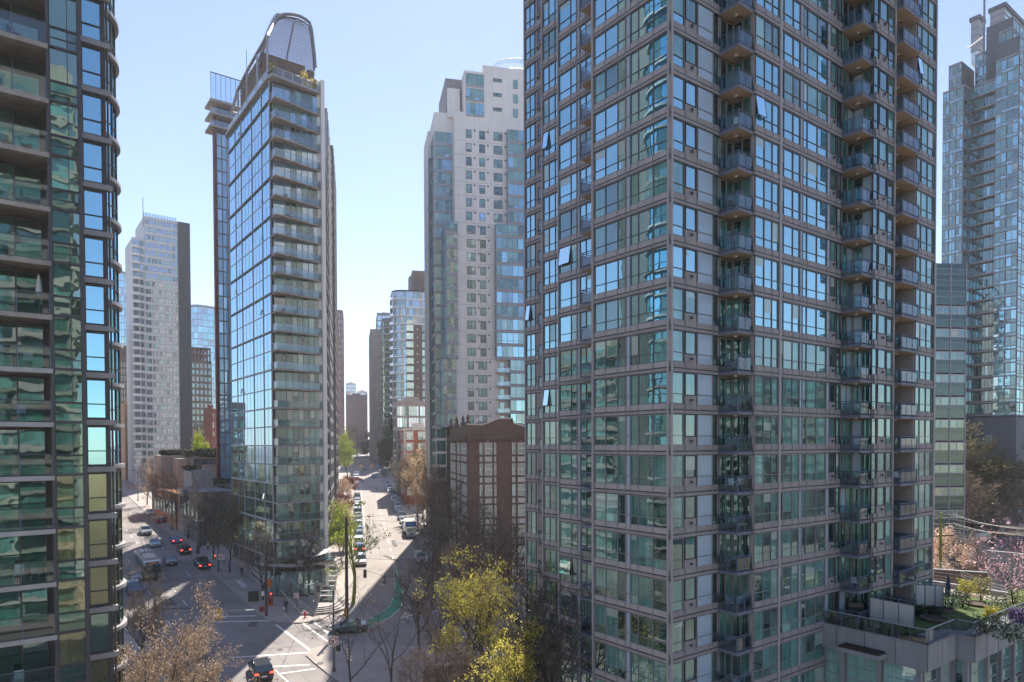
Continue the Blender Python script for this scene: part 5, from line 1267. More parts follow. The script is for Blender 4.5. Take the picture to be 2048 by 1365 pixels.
# ================================================================== trees
def grow_tree(seed, H=10.0, spread=.42, clear=.22, limbs=9, sub=(5, 5, 4), twig_mat='twig', bark='bark', leaf=None, nleaf=0, lsize=.12, r0=.17, droop=0.0, upright=.5, twr=.012, lvar=.5, forks=1, clump=.35):
    rr = random.Random(seed); tr = MB(); cr = MB(); tips = []
    def branch(p, d, L, r, depth, mb_, mat):
        n = 4 if depth < 2 else 3; pts = [p.copy()]; rad = [r]; dirs = [d.copy()]
        for i in range(n):
            d = (d + Vector((rr.uniform(-1, 1), rr.uniform(-1, 1), rr.uniform(-.6, 1) * upright - droop * depth * .25)) * (.16 + .06 * depth)).normalized()
            p = p + d * (L / n); pts.append(p.copy()); rad.append(max(twr * .6, r * (1 - (i + 1) / n * .62))); dirs.append(d.copy())
        mb_.tube(pts, rad, mat, 6 if depth == 0 else (4 if depth == 1 else 3), cap=False)
        return pts, rad, dirs
    tH = H * (clear + .38); tp, trd, td = branch(Vector((0, 0, -.3)), Vector((rr.uniform(-.04, .04), rr.uniform(-.04, .04), 1)).normalized(), tH + .3, r0 * H / 10, 0, tr, bark)
    def at_(pts, rad, dirs, t):
        f = t * (len(pts) - 1); i = min(int(f), len(pts) - 2); u = f - i; return pts[i].lerp(pts[i + 1], u), rad[i] * (1 - u) + rad[i + 1] * u, dirs[min(i + 1, len(dirs) - 1)]
    def kids(pts, rad, dirs, L, depth):
        if depth > len(sub): return
        k = sub[depth - 1]
        for j in range(k):
            t = .28 + .72 * (j + rr.random() * .8) / k; t = min(t, 1.0)
            p, r, d = at_(pts, rad, dirs, t); a = d.orthogonal().normalized(); b = d.cross(a); th = rr.uniform(0, 6.283)
            nd = (d * rr.uniform(.55, .95) + (a * math.cos(th) + b * math.sin(th)) * rr.uniform(.55, .9) + Vector((0, 0, .28 * upright - droop * .3))).normalized()
            l2 = L * rr.uniform(.42, .68) * (1.0 - .25 * t); r2 = max(twr, r * .62)
            fine = depth >= 2
            q = branch(p, nd, l2, r2, depth + 1, cr if fine else tr, twig_mat if fine else bark)
            if depth == len(sub): tips.append(q[0])
            kids(q[0], q[1], q[2], l2, depth + 1)
    for i in range(limbs):
        t = clear / (clear + .38) + (1 - clear / (clear + .38)) * (i / max(1, limbs - 1)) ** .9 * .98; t = min(t, 1)
        p, r, d = at_(tp, trd, td, t); th = i * 2.4 + rr.uniform(-.4, .4); up = rr.uniform(.65, 1.25) + .5 * (i / limbs)
        nd = Vector((math.cos(th), math.sin(th), up)).normalized(); L = H * spread * rr.uniform(.8, 1.15) * (1.05 - .25 * i / limbs)
        if i == limbs - 1: nd = Vector((.1, .05, 1)).normalized(); L = H * (1 - clear - .38) * .95
        q = branch(p, nd, L, max(twr * 2.5, r * .6), 1, tr, bark); kids(q[0], q[1], q[2], L, 1)
    if leaf and nleaf:
        cl = [rr.choice(tips) for _ in range(max(1, int(len(tips) * clump)))] if clump else tips
        for i in range(nleaf):
            t = rr.choice(cl); p = t[rr.randrange(1, len(t))] + Vector((rr.gauss(0, 1), rr.gauss(0, 1), rr.gauss(0, 1))) * lvar * .35
            s = lsize * rr.uniform(.55, 1.3); u = Vector((rr.uniform(-1, 1), rr.uniform(-1, 1), rr.uniform(-1, 1))).normalized(); v = u.orthogonal().normalized() * s; u = u * s * .7
            cr.poly([p - u, p + v * .6, p + u, p - v * .6], leaf)
    return tr, cr
PROTO = {}
def tree_proto(key, **kw):
    tr, cr = grow_tree(**kw); PROTO[key] = (tr.mesh('trunk'), cr.mesh('crown'), kw.get('H', 10.0))
tree_proto('bare_a', seed=1, limbs=12, sub=(6, 5, 5), twig_mat='twig_dark', spread=.42, twr=.019, r0=.22)
tree_proto('bare_b', seed=2, limbs=12, sub=(6, 5, 5), twig_mat='twig_dark', spread=.38, twr=.018, r0=.2)
tree_proto('bare_c', seed=3, limbs=12, sub=(6, 5, 5), twig_mat='twig', spread=.42, twr=.016)
tree_proto('young', seed=4, limbs=6, sub=(3, 3, 2), clear=.16, spread=.50, upright=1.1, twig_mat='twig_dark', bark='bark', r0=.11, leaf='bud_rust', nleaf=160, lsize=.07)
tree_proto('rust_a', seed=5, limbs=10, sub=(5, 5, 4), leaf='bud_rust', nleaf=7000, lsize=.13, clump=0, lvar=.6)
tree_proto('rust_b', seed=6, limbs=10, sub=(5, 5, 4), leaf='bud_rust', nleaf=4500, lsize=.10, clump=0, spread=.36, twig_mat='twig')
tree_proto('rust_near', seed=7, limbs=14, sub=(6, 6, 5), leaf='bud_rust', nleaf=15000, lsize=.065, clump=0, spread=.42, clear=.12, upright=.9, twig_mat='twig', twr=.009, lvar=.3)
tree_proto('yellow', seed=8, limbs=11, sub=(6, 5, 4), leaf='bud_yellow', nleaf=5200, lsize=.10, clump=.35, spread=.42, clear=.2, twig_mat='twig_dark', bark='bark_mossy', lvar=.45)
tree_proto('lime', seed=9, limbs=10, sub=(5, 5, 3), leaf='leaf_lime', nleaf=8000, lsize=.2, clump=0, spread=.36, lvar=1.1)
tree_proto('olive', seed=10, limbs=10, sub=(5, 5, 4), leaf='leaf_olive', nleaf=5200, lsize=.13, clump=0, spread=.42, lvar=.8, twig_mat='twig')
tree_proto('peach', seed=11, H=6, limbs=10, sub=(5, 5, 4), leaf='blossom_peach', nleaf=9000, lsize=.11, clump=0, spread=.62, clear=.12, upright=.2, lvar=.6)
tree_proto('magnolia', seed=12, H=7, limbs=10, sub=(5, 4, 3), leaf='blossom', nleaf=500, lsize=.15, clump=0, spread=.5, clear=.15, lvar=.5)
tree_proto('dark', seed=13, limbs=12, sub=(5, 4, 3), leaf='leaf_dark', nleaf=9000, lsize=.26, clump=0, spread=.27, clear=.12, lvar=1.0)
tree_proto('redleaf', seed=14, H=6, limbs=9, sub=(4, 4, 3), leaf='leaf_red', nleaf=4200, lsize=.2, clump=0, spread=.5, clear=.15, lvar=.8)
tree_proto('mossy', seed=15, limbs=9, sub=(4, 4, 3), twig_mat='twig_dark', bark='mossy', r0=.24, clear=.28, leaf='leaf_lime', nleaf=1200, lsize=.12, clump=.4)
def tree(key, x, y, h, label, group=None, rot=None, wide=1.0, z=None, name='tree'):
    tm, cm, H = PROTO[key]; s = h / H
    e = bpy.data.objects.new(name, None); COL.objects.link(e); e.location = (x, y, gz(y) if z is None else z); e.scale = (s * wide, s * wide, s)
    e.rotation_euler = (0, 0, rnd.uniform(0, 6.28) if rot is None else rot); e['label'] = label; e['category'] = 'tree'
    if group: e['group'] = group
    for n_, me in (('trunk', tm), ('crown', cm)):
        o = bpy.data.objects.new(n_, me); COL.objects.link(o); o.parent = e
    return e
def tp_(key, px, Y, ytop, label, group=None, wide=1.0, rot=None, name='tree'):
    p = at(px, 900, Y); zt = zat(px, ytop, p); return tree(key, p.x, Y, zt - gz(Y), label, group, rot, wide, name=name)
ORD = ['first', 'second', 'third', 'fourth', 'fifth', 'sixth', 'seventh', 'eighth', 'ninth', 'tenth', 'eleventh', 'twelfth', 'thirteenth', 'fourteenth', 'fifteenth', 'sixteenth', 'seventeenth', 'eighteenth']
# near trees
tp_('rust_near', 345, 50, 1186, 'big twiggy tree with rusty buds at the bottom left of the crossing', rot=.5, wide=1.0)
tp_('rust_near', 272, 74, 1150, 'dark twiggy tree close to the left tower, behind the big rusty one', rot=2.5, wide=.7)
tp_('yellow', 1000, 61, 1112, 'tree with bright yellow new leaves, left of the big tower', rot=1.0, wide=.95)
tp_('yellow', 925, 64, 1150, 'smaller yellow-leaved tree, left of the taller yellow one', rot=3.2, wide=.85)
tp_('yellow', 1004, 47, 1268, 'yellow-leaved tree at the bottom edge, nearest to the viewer', rot=5.0, wide=.8)
tp_('young', 699, 66, 1145, 'slim bare young tree behind the small white parking signs', rot=.3, wide=.95)
tp_('young', 773, 65, 1150, 'slim bare young tree on the plaza, right of the white signs', rot=1.9, wide=1.0)
tp_('bare_c', 893, 56, 1255, 'pale bare tree in front of the plaza, under the yellow trees', rot=1.0, wide=.9)
tp_('bare_a', 905, 88, 985, 'tall dark bare tree in front of the brown brick building', rot=0.4, wide=.75)
tp_('bare_b', 860, 94, 1040, 'dark bare tree at the right kerb beyond the green bike lane', rot=2.0, wide=.9)
tp_('bare_a', 968, 86, 1010, 'dark bare tree close to the brown building corner, above the yellow leaves', rot=4.1, wide=.8)
tp_('bare_c', 935, 80, 1075, 'bare tree rising between the two yellow-leaved trees', rot=5.1, wide=.9)
tp_('bare_b', 875, 112, 940, 'bare ivy-dark tree just left of the brown building', rot=2.6, wide=.7)
tp_('bare_a', 1095, 50, 1180, 'bare tree whose branches cross the lowest left windows of the big tower', rot=2.6, wide=.7)
tp_('mossy', 703, 97, 1010, 'mossy-trunked tree beside the tall wooden pole', rot=2.0, wide=.95)
tp_('bare_c', 524, 99, 1052, 'bare brown tree at the flatiron corner by the left street', rot=.8, wide=.9)
tp_('bare_b', 612, 99, 1062, 'bare tree in front of the curved lobby of the flatiron', rot=3.3, wide=.75)
tp_('bare_c', 578, 103, 1095, 'small bare tree before the lobby glass of the flatiron', rot=1.3, wide=.8)
for i, (px, Y, yt, k_, lb) in enumerate(((838, 78, 1120, 'bare_b', 'bare tree at the left end of the plaza trees, beside the green bike lane'), (870, 70, 1170, 'bare_c', 'low bare tree on the plaza between the bike lane and the yellow trees'), (952, 96, 1045, 'bare_b', 'bare tree directly behind the smaller yellow-leaved tree'),
    (1020, 92, 1030, 'bare_a', 'bare tree squeezed between the brown building and the big tower'), (1075, 58, 1130, 'bare_b', 'dark bare tree rising against the lowest left windows of the big tower'), (910, 54, 1290, 'bare_c', 'twiggy bare tree at the bottom edge beside the nearest yellow one'), (820, 58, 1300, 'bare_c', 'leafless tree at the bottom edge of the plaza'))):
    tp_(k_, px, Y, yt, lb, rot=i * 1.7, wide=.9)
# left street
for i in range(9):
    u = 27 + i * 12.5; p = ls(u, 2.2); tree(('bare_c', 'bare_b', 'rust_b', 'bare_c', 'bare_b')[i % 5] if i else 'olive', p.x, p.y, 12.0 + (i % 3), '%s street tree along the right pavement of the left street, counted from the crossing' % ORD[i], 'trees on the right of the left street', rot=i * 1.3, wide=.8)
for i in range(8):
    u = 18 + i * 13; p = ls(u, -17.0); tree(('bare_c', 'bare_b', 'bare_a')[i % 3], p.x, p.y, 12 + (i % 3) * 1.5, '%s bare tree along the left pavement of the left street, counted from the crossing' % ORD[i], 'trees on the left of the left street', rot=i * 1.9, wide=.9)
# main street left pavement
spec = [('lime', 1, 10.0, .65, 'lime-leaved street tree right behind the mossy one'), ('rust_b', 9, 9.5, .8, 'pinkish bare street tree beside the sunlit side of the flatiron'), ('lime', 16, 7.5, .75, 'low lime-leaved tree in the middle of the left pavement'), ('rust_a', 28, 8, .8, 'rusty twiggy tree beyond the low lime tree on the left pavement'),
        ('redleaf', 52, 6, 1, 'red-leaved small tree on the left pavement'), ('rust_a', 72, 8, .8, 'rusty tree on the left pavement just before the far crossing'), ('redleaf', 98, 6, 1.1, 'dark red shrub-like tree at the far crossing, left side'),
        ('lime', 146, 17, .8, 'bright lime green tree beyond the far crossing on the left'), ('bare_c', 200, 17, .9, 'bare brown tree beyond the bright lime one'), ('bare_c', 232, 16, .9, 'last bare brown tree on the left at the street end')]
for key, u, h, wd, lb in spec:
    p = ms(u - 12, -9.0); tree(key, p.x, p.y, h, lb, rot=u, wide=wd)
# main street right pavement
rspec = ['rust_a', 'rust_b', 'rust_a', 'olive', 'rust_a', 'rust_b', 'rust_a', 'rust_b', 'rust_a']
for i in range(9):
    p = ms(12 + i * 12.0, 9.6); tree(rspec[i], p.x, p.y, 15.0 + (i * 37 % 4), '%s rusty-budded tree along the right pavement of the main street, counted from the brown building' % ORD[i], 'trees on the right of the main street', rot=i * 2.2, wide=.72)
for i in range(3):
    p = ms(6 + i * 17.0, 15.5); tree(('bare_c', 'rust_b', 'rust_a')[i], p.x, p.y, 17, '%s tree of the back row between the right pavement and the red brick house' % ORD[i], 'back row trees', rot=i * 2.9, wide=.9)
for i in range(5):
    p = ms(148 + i * 17, 8.5); tree('dark' if i < 3 else 'rust_b', p.x, p.y, 23 - i * 2, '%s dark tree on the right of the street beyond the far crossing' % ORD[i], 'trees beyond the far crossing', rot=i * 1.1, wide=.85)
for i in range(7):
    p = ms(252 + (i % 2) * 6, -16 + i * 5.5); tree('dark' if i % 2 else 'bare_c', p.x, p.y, 13 + (i % 3) * 3, '%s tree from the left in the dark row closing the main street' % ORD[i], 'trees closing the street', rot=i * .7, wide=1.0)
# behind the flatiron, roof garden of the podium
tp_('lime', 402, 190, 876, 'fresh green tree on the podium roof, left of the red fin', wide=.5)
def bush(x, y, z, w_, h, mat, label, n=900, ls_=.12, seed=0, name='shrub', depth=None, stems=True, spiky=False):
    rr = random.Random(seed + int(x * 7)); e = thing(name, label, name.replace('_', ' '), (x, y, z), world=False); m = MB()
    depth = depth or w_
    for i in range(n):
        th = rr.uniform(0, 6.283); ph = rr.random(); R = (rr.random() ** .35) * (.75 + .25 * math.sin(3 * th + seed) * math.cos(5 * ph + seed))
        p = Vector((math.cos(th) * w_ / 2 * R * math.sqrt(1 - (ph - .45) ** 2), math.sin(th) * depth / 2 * R * math.sqrt(1 - (ph - .45) ** 2), h * (.12 + .88 * ph * (.7 + .3 * R))))
        s = ls_ * rr.uniform(.6, 1.3); u = Vector((rr.uniform(-1, 1), rr.uniform(-1, 1), rr.uniform(-.3, 1))).normalized(); v = u.orthogonal().normalized() * s * .5
        mt = mat if not isinstance(mat, (list, tuple)) else rr.choice(mat); m.poly([p - v, p + u * s * .5, p + v, p - u * s * .6], mt)
    m.build('foliage', e)
    if stems:
        t = MB()
        for i in range(6): a = rr.uniform(0, 6.28); t.tube([(0, 0, -.05), (math.cos(a) * w_ * .12, math.sin(a) * depth * .12, h * .4), (math.cos(a) * w_ * .3, math.sin(a) * depth * .3, h * .75)], [.03, .02, .01], 'twig', 4)
        t.build('stem', e)
    return e
F_, F2_, F4_, t4_ = PF
for i, (px, Y, py, w_, h) in enumerate(((336, 184, 912, 5, 2.2), (352, 186, 913, 4, 1.6), (372, 186, 914, 7, 2.6), (392, 187, 913, 8, 2.2), (412, 187, 913, 7, 2.8), (430, 188, 913, 6, 2.2), (448, 188, 913, 6, 2.6))):
    p = at(px, py, Y); bush(p.x, Y, p.z - .4, w_, h, 'leaf_dark', 'dark green hedge clump on the podium roof, %s from the left' % ORD[i], 700, .5, i, 'hedge')
for i, (px, Y, py, w_, h) in enumerate(((386, 152, 940, 5, 1.4), (440, 158, 966, 7, 1.4))):
    p = at(px, py, Y); bush(p.x, Y, p.z - .3, w_, h, ['leaf_dark', 'leaf_green'], ['planter greenery on the middle podium block', 'long planter greenery on the right podium block'][i], 600, .3, i, 'hedge')
for i in range(7):
    p = ms(18 + i * 15.0, -14.5); bush(p.x, p.y, gz(p.y) + .1, 4.5, 1.8 + (i % 2), ['leaf_lime', 'leaf_green', 'bud_rust'], '%s garden shrub in the left pavement planting beside the flatiron, counted from the crossing' % ORD[i], 700, .26, i)
# right edge streets
tp_('olive', 1890, 150, 868, 'olive green tree beside the striped block', wide=.95)
tp_('olive', 1958, 140, 872, 'broad olive tree in front of the blue tower base', wide=1.15)
tp_('olive', 2040, 150, 880, 'olive tree at the right edge before the blue tower', wide=1.0)
tp_('bare_c', 1958, 124, 950, 'many-stemmed bare tree behind the parked van', wide=1.2)
tp_('bare_b', 2046, 118, 960, 'bare tree at the right edge above the pink blossom', wide=1.0)
tp_('bare_c', 1885, 130, 930, 'bare tree half hidden by the right edge of the big tower', wide=.9)
tp_('peach', 1905, 96, 1072, 'low spreading tree in pale peach blossom', wide=1.0)
tp_('magnolia', 2022, 84, 1052, 'magnolia with pink blossom at the right edge', wide=1.25)
tp_('magnolia', 2003, 92, 1090, 'smaller pink blossoming tree left of the magnolia', wide=.8)
tp_('olive', 1985, 135, 905, 'olive green tree above the pale van', wide=1.2)
tp_('olive', 1915, 142, 900, 'olive green tree left of the broad one', wide=1.1)
# terrace planting
for i, (px, py, w_, h, mt, lb, nm) in enumerate((
    (1772, 1232, 2.0, 1.9, ['leaf_green', 'leaf_dark'], 'loose leafy shrub before the left white screen', 'shrub'),
    (1815, 1240, 1.2, 1.7, ['leaf_green', 'twig'], 'thin climbing plant in front of the left white screen', 'shrub'),
    (1835, 1232, 1.4, 1.0, 'leaf_dark', 'dark potted shrub right of the white screens', 'shrub'),
    (1868, 1234, 1.8, .9, 'leaf_dark', 'low dark dwarf pine on the terrace lawn', 'shrub'),
    (1902, 1222, 2.0, 1.9, ['leaf_dark', 'leaf_variegated'], 'white flowering shrub in the middle of the terrace', 'shrub'),
    (1925, 1216, 2.0, 1.6, ['leaf_dark', 'leaf_green'], 'round dark shrub behind the white flowering one', 'shrub'),
    (1962, 1205, 2.4, 2.5, ['leaf_gold', 'leaf_green'], 'golden leaved bush at the back of the terrace', 'shrub'),
    (1935, 1190, 2.6, 1.5, ['leaf_gold', 'leaf_lime'], 'yellow green bush by the back railing', 'shrub'),
    (2000, 1225, 2.6, 1.5, ['leaf_variegated', 'leaf_green'], 'pale variegated bush on the right of the terrace', 'shrub'),
    (2035, 1215, 2.4, 1.6, ['leaf_variegated', 'leaf_lime'], 'pale green bush at the far right of the terrace', 'shrub'),
    (2036, 1248, 2.2, 1.3, 'leaf_purple', 'purple flowering shrub at the right edge of the terrace', 'shrub'),
    (1975, 1270, 3.0, 1.5, ['leaf_variegated', 'leaf_green', 'leaf_dark'], 'white speckled shrub hanging over the podium edge', 'shrub'),
    (2020, 1285, 3.0, 1.5, ['leaf_variegated', 'leaf_dark'], 'white speckled shrub nearest the bottom right corner', 'shrub'),
    (1985, 1240, 2.0, 1.1, ['leaf_lime', 'leaf_gold'], 'bright lime bush between the speckled shrubs', 'shrub'))):
    p = TP(px, py); bush(p.x, p.y, TZ, w_ * .8, h, mt, lb, 900, .10 if i < 7 else .12, i, nm)
p = TP(2026, 1225); tree('magnolia', p.x, p.y, 5.5, 'small pink blossoming tree growing on the terrace at the right edge', wide=.8, z=TZ)
F = TFS[0]
for i in range(5):
    q = F.pt(1.0 + i * 1.5, TZ + .25, -.85); bush(q[0], q[1], q[2], 1.6, .55, ['leaf_green', 'leaf_gold', 'leaf_dark'], '%s low plant behind the podium glass rail, counted from the big tower' % ORD[i], 350, .1, i + 40, 'low_plant', .8, False)
# ================================================================== vehicles
def vehicle_mats(nm, col, metal=.3):
    m, t, N, L = newmat('paint_' + nm); b = N["Principled BSDF"]; b.inputs['Base Color'].default_value = col + (1,); b.inputs['Roughness'].default_value = .28; b.inputs['Metallic'].default_value = metal; b.inputs['Coat Weight'].default_value = .6; b.inputs['Coat Roughness'].default_value = .05
for nm, col in (('black', (.015, .016, .018)), ('white', (.7, .7, .7)), ('silver', (.42, .43, .45)), ('grey', (.10, .105, .115)), ('blue', (.02, .07, .25)), ('red', (.35, .02, .02)), ('teal', (.08, .14, .15)), ('lightblue', (.25, .42, .5)), ('green', (.03, .12, .08)), ('darkblue', (.02, .03, .07)), ('bronze', (.16, .12, .09))): vehicle_mats(nm, col)
emit('lamp_red', (.9, .05, .03), 2.2); plain('lens_red', (.35, .01, .01), .2); plain('lens_white', (.7, .72, .72), .15, var=.02); plain('amber', (.8, .3, .02), .3)
VP_ = {}
KIND = {  # length, width, side profile of lower body (x, z), greenhouse (x0,x1 bottom; x2,x3 top), beltline z, roof z, wheel r
 'sedan': (4.6, 1.80, [(-2.3, .35), (-2.28, .88), (-2.15, .98), (-1.5, 1.0), (.85, .96), (1.9, .82), (2.25, .68), (2.3, .35)], (-1.65, 1.0, -.95, .25), .97, 1.43, .33),
 'suv': (4.7, 1.92, [(-2.33, .42), (-2.34, 1.0), (-2.25, 1.12), (.95, 1.10), (1.95, 1.0), (2.3, .82), (2.35, .42)], (-2.25, 1.15, -1.95, .4), 1.10, 1.72, .38),
 'hatch': (4.0, 1.75, [(-2.0, .36), (-2.02, .92), (-1.9, 1.02), (.8, .98), (1.6, .86), (1.95, .7), (2.0, .36)], (-1.92, 1.0, -1.5, .3), 1.0, 1.5, .33),
 'pickup': (5.7, 1.98, [(-2.85, .5), (-2.86, 1.12), (-.75, 1.14), (1.2, 1.14), (2.6, 1.06), (2.84, .9), (2.85, .5)], (-.85, 1.35, -.65, .75), 1.13, 1.85, .41),
 'van': (5.3, 1.98, [(-2.6, .42), (-2.64, 1.15), (-2.55, 1.25), (1.6, 1.2), (2.3, 1.05), (2.6, .8), (2.65, .42)], (-2.58, 1.85, -2.45, 1.1), 1.22, 2.0, .36)}
def vproto(kind, col):
    if (kind, col) in VP_: return VP_[(kind, col)]
    L, W, prof, gh, zb, zr, wr = KIND[kind]; pm = 'paint_' + col; R = {}
    b = MB(); hw = W / 2
    # lower body: profile extruded with tumblehome and rounded corners in plan
    secs = [(-hw, .93), (-hw * .96, 1.0), (hw * .96, 1.0), (hw, .93)]
    ysec = [(-hw, .12), (-hw * .90, 0.0), (hw * .90, 0.0), (hw, .12)]
    rings = []
    for y, ins in ysec:
        ring = []
        for x, z in prof:
            sx = 1 if x > 0 else -1; xx = x - sx * ins if abs(x) > L / 2 * .8 else x; zz = z - (.05 if ins and z > .6 else 0); ring.append((xx, y, zz))
        rings.append(ring)
    n = len(prof)
    for r0, r1 in zip(rings[:-1], rings[1:]):
        for i in range(n - 1): b.poly([r0[i], r1[i], r1[i + 1], r0[i + 1]][::-1], pm)
        b.poly([r0[0], r0[-1], r1[-1], r1[0]], 'black_plastic')
    b.poly(rings[0], pm); b.poly(rings[-1][::-1], pm)
    # wheel arches
    xs = (-L * .30, L * .31)
    for x in xs:
        for s in (-1, 1):
            c = (x, s * (hw + .006)); pts = [(x + (wr + .07) * math.cos(t), s * (hw + .008), wr + (wr + .07) * math.sin(t)) for t in [math.pi * i / 10 for i in range(11)]]; b.poly(pts if s < 0 else pts[::-1], 'black_plastic')
    b.box(-L / 2 + .02, L / 2 - .02, -hw * .9, hw * .9, .2, .42, 'black_plastic')
    # roof
    x0, x1, x2, x3 = gh; ti = .80
    b.box8([(x2, -hw * ti, zr - .05), (x3, -hw * ti, zr - .05), (x3, hw * ti, zr - .05), (x2, hw * ti, zr - .05), (x2 + .08, -hw * ti + .06, zr), (x3 - .08, -hw * ti + .06, zr), (x3 - .08, hw * ti - .06, zr), (x2 + .08, hw * ti - .06, zr)], pm)
    for s in (-1, 1):
        for xa, xb in ((x0, x2), (x1, x3), ((x0 + x1) / 2, (x2 + x3) / 2)): b.tube([(xa, s * hw * .93, zb - .02), (xb, s * hw * ti, zr - .03)], .045, pm, 4)
    if kind == 'suv':
        for s in (-1, 1): b.tube([(x2 + .2, s * hw * .72, zr + .05), (x3 - .2, s * hw * .72, zr + .05)], .02, 'chrome', 4)
    if kind == 'pickup': b.box(-2.6, -.95, -hw * .8, hw * .8, 1.08, 1.15, 'black_plastic')
    R['body'] = b
    g = MB(); k = .93; q = .985
    lo = [(x0, -hw * k, zb - .02), (x1, -hw * k, zb - .02), (x1, hw * k, zb - .02), (x0, hw * k, zb - .02)]; up = [(x2, -hw * ti * q, zr - .04), (x3, -hw * ti * q, zr - .04), (x3, hw * ti * q, zr - .04), (x2, hw * ti * q, zr - .04)]
    g.box8(lo + up, 'car_glass'); R['window'] = g
    lt = MB(); rt = MB()
    R['headlight'] = []; R['tail_light'] = []
    for s in (-1, 1):
        h = MB(); h.box(L / 2 - .26, L / 2 - .05, s * hw * .78 - .17, s * hw * .78 + .17, .62, .76, 'lens_white'); R['headlight'].append(h)
        t = MB(); zt_ = .82 if kind != 'suv' else .95; t.box(-L / 2 - .012, -L / 2 + .2, s * hw * .76 - .18, s * hw * .76 + .18, zt_ - .1, zt_ + .09, 'lens_red'); R['tail_light'].append(t)
    pl = MB(); pl.box(-L / 2 - .02, -L / 2 + .01, -.26, .26, .55, .70, 'sign_white'); pl.box(L / 2 - .01, L / 2 + .02, -.26, .26, .42, .54, 'sign_white'); R['number_plate'] = pl
    gr = MB(); gr.box(L / 2 - .10, L / 2 + .01, -.5, .5, .56, .72, 'black_plastic'); R['grille'] = gr
    mi = []
    for s in (-1, 1):
        m_ = MB(); m_.box(x1 - .25, x1 - .08, s * (hw + .10) - .09, s * (hw + .10) + .09, zb - .02, zb + .13, pm); mi.append(m_)
    R['mirror'] = mi
    root = thing('car', '', 'car', world=False)
    def add(nm, m_, par): return m_.build(nm, par)
    for nm in ('body', 'window', 'number_plate', 'grille'): add(nm, R[nm], root)
    for nm in ('headlight', 'tail_light', 'mirror'):
        for m_ in R[nm]: add(nm, m_, root)
    for x in xs:
        for s in (-1, 1): wheel(root, x, s * (hw - .12), wr)
    VP_[(kind, col)] = root; root['_fresh'] = 1
    return root
def wheel(root, x, y, wr, w_=.22):
    ty = MB(); ty.tube([(x, y - w_ / 2, wr), (x, y + w_ / 2, wr)], wr, 'rubber', 14); o = ty.build('wheel', root)
    rm = MB(); s = 1 if y > 0 else -1; rm.tube([(x, y + s * (w_ / 2 - .02), wr), (x, y + s * (w_ / 2 + .012), wr)], wr * .62, 'alloy', 10); rm.build('rim', o)
def place(root, x, y, fwd, z=None, pitch=True):
    f = Vector((fwd[0], fwd[1], 0)).normalized(); f.z = SLOPE * f.y if pitch else 0; f.normalize(); up = Vector((0, -SLOPE if pitch else 0, 1)).normalized(); l = up.cross(f).normalized(); up = f.cross(l)
    M = Matrix((f, l, up)).transposed().to_4x4(); M.translation = (x, y, (gz(y) if z is None else z) + .012); root.matrix_world = M
def car(kind, col, x, y, fwd, label, group=None, z=None, lit=False):
    p = vproto(kind, col)
    if p.get('_fresh'): r = p; del p['_fresh']
    else: r = copy_tree(p)
    r['label'] = label; r['category'] = {'pickup': 'pickup truck', 'van': 'van'}.get(kind, 'car'); r.name = {'pickup': 'pickup_truck', 'van': 'van', 'suv': 'suv_car'}.get(kind, 'car')
    if group: r['group'] = group
    elif 'group' in r: del r['group']
    place(r, x, y, fwd, z)
    if lit:
        for ch in r.children:
            if ch.name.startswith('tail_light'): ch.data = ch.data.copy(); ch.data.materials[0] = MATS['lamp_red']
    return r
def carp(kind, col, px, py, fwd, label, lit=False, group=None): p = gp(px, py); return car(kind, col, p.x, p.y, fwd, label, group, lit=lit)
carp('suv', 'black', 522, 1350, (-.48, .88), 'black sport utility car driving away across the sunlit crossing', True)
carp('sedan', 'teal', 697, 1264, (-.96, -.28), 'dark teal saloon car turning across the shaded side of the crossing')
carp('suv', 'silver', 722, 1128, tuple(-DM), 'silver grey car at the near end of the parked row on the left kerb')
carp('suv', 'white', 842, 1123, tuple(-DM), 'white car with roof rack driving towards the crossing in the shade')
carp('suv', 'darkblue', 268, 1186, tuple(-SD), 'dark blue car with a roof rack beside the left tower')
carp('sedan', 'grey', 340, 1128, tuple(-SD), 'dark grey saloon beside the bus')
carp('pickup', 'grey', 404, 1134, tuple(SD), 'dark grey pickup truck waiting at the right kerb of the left street', True)
carp('suv', 'black', 368, 1106, tuple(SD), 'black car in front of the grey pickup truck')
carp('sedan', 'blue', 351, 1086, tuple(SD), 'blue saloon with its brake lights on', True)
carp('sedan', 'lightblue', 309, 1092, tuple(-SD), 'pale blue saloon coming down the left street behind the bus')
carp('pickup', 'silver', 291, 1068, tuple(-SD), 'silver pickup truck further up the left street')
carp('hatch', 'red', 320, 1046, tuple(SD), 'small red car far up the left street')
carp('sedan', 'white', 300, 1030, tuple(-SD), 'white saloon farthest up the left street')
carp('sedan', 'darkblue', 729, 940, tuple(-DM), 'dark car coming towards the far crossing of the main street')
carp('sedan', 'blue', 748, 956, tuple(-DM), 'dark blue car waiting at the far crossing on the right lane')
carp('hatch', 'red', 714, 962, tuple(RM), 'red car turning at the far crossing behind the parked row')
carp('sedan', 'silver', 718, 911, tuple(-DM), 'light car near the far end of the main street')
carp('sedan', 'black', 271, 1160, tuple(-SD), 'black car parked against the left tower, behind the dark blue one')
cols = ['silver', 'white', 'silver', 'grey', 'darkblue', 'white', 'silver', 'black', 'white', 'lightblue', 'black', 'silver', 'white']
kinds = ['sedan', 'suv', 'hatch', 'suv', 'sedan', 'sedan', 'suv']
for i in range(16):
    p = ms(20 + i * 6.2, 4.75)
    if i == 0: kd, cl = 'suv', 'white'
    elif i == 1: kd, cl = 'sedan', 'blue'
    else: kd, cl = kinds[i % 7], cols[i % 13]
    car(kd, cl, p.x, p.y, tuple(-DM), '%s parked car behind the box truck on the right kerb, counted from the truck' % ORD[i], 'cars parked on the right kerb')
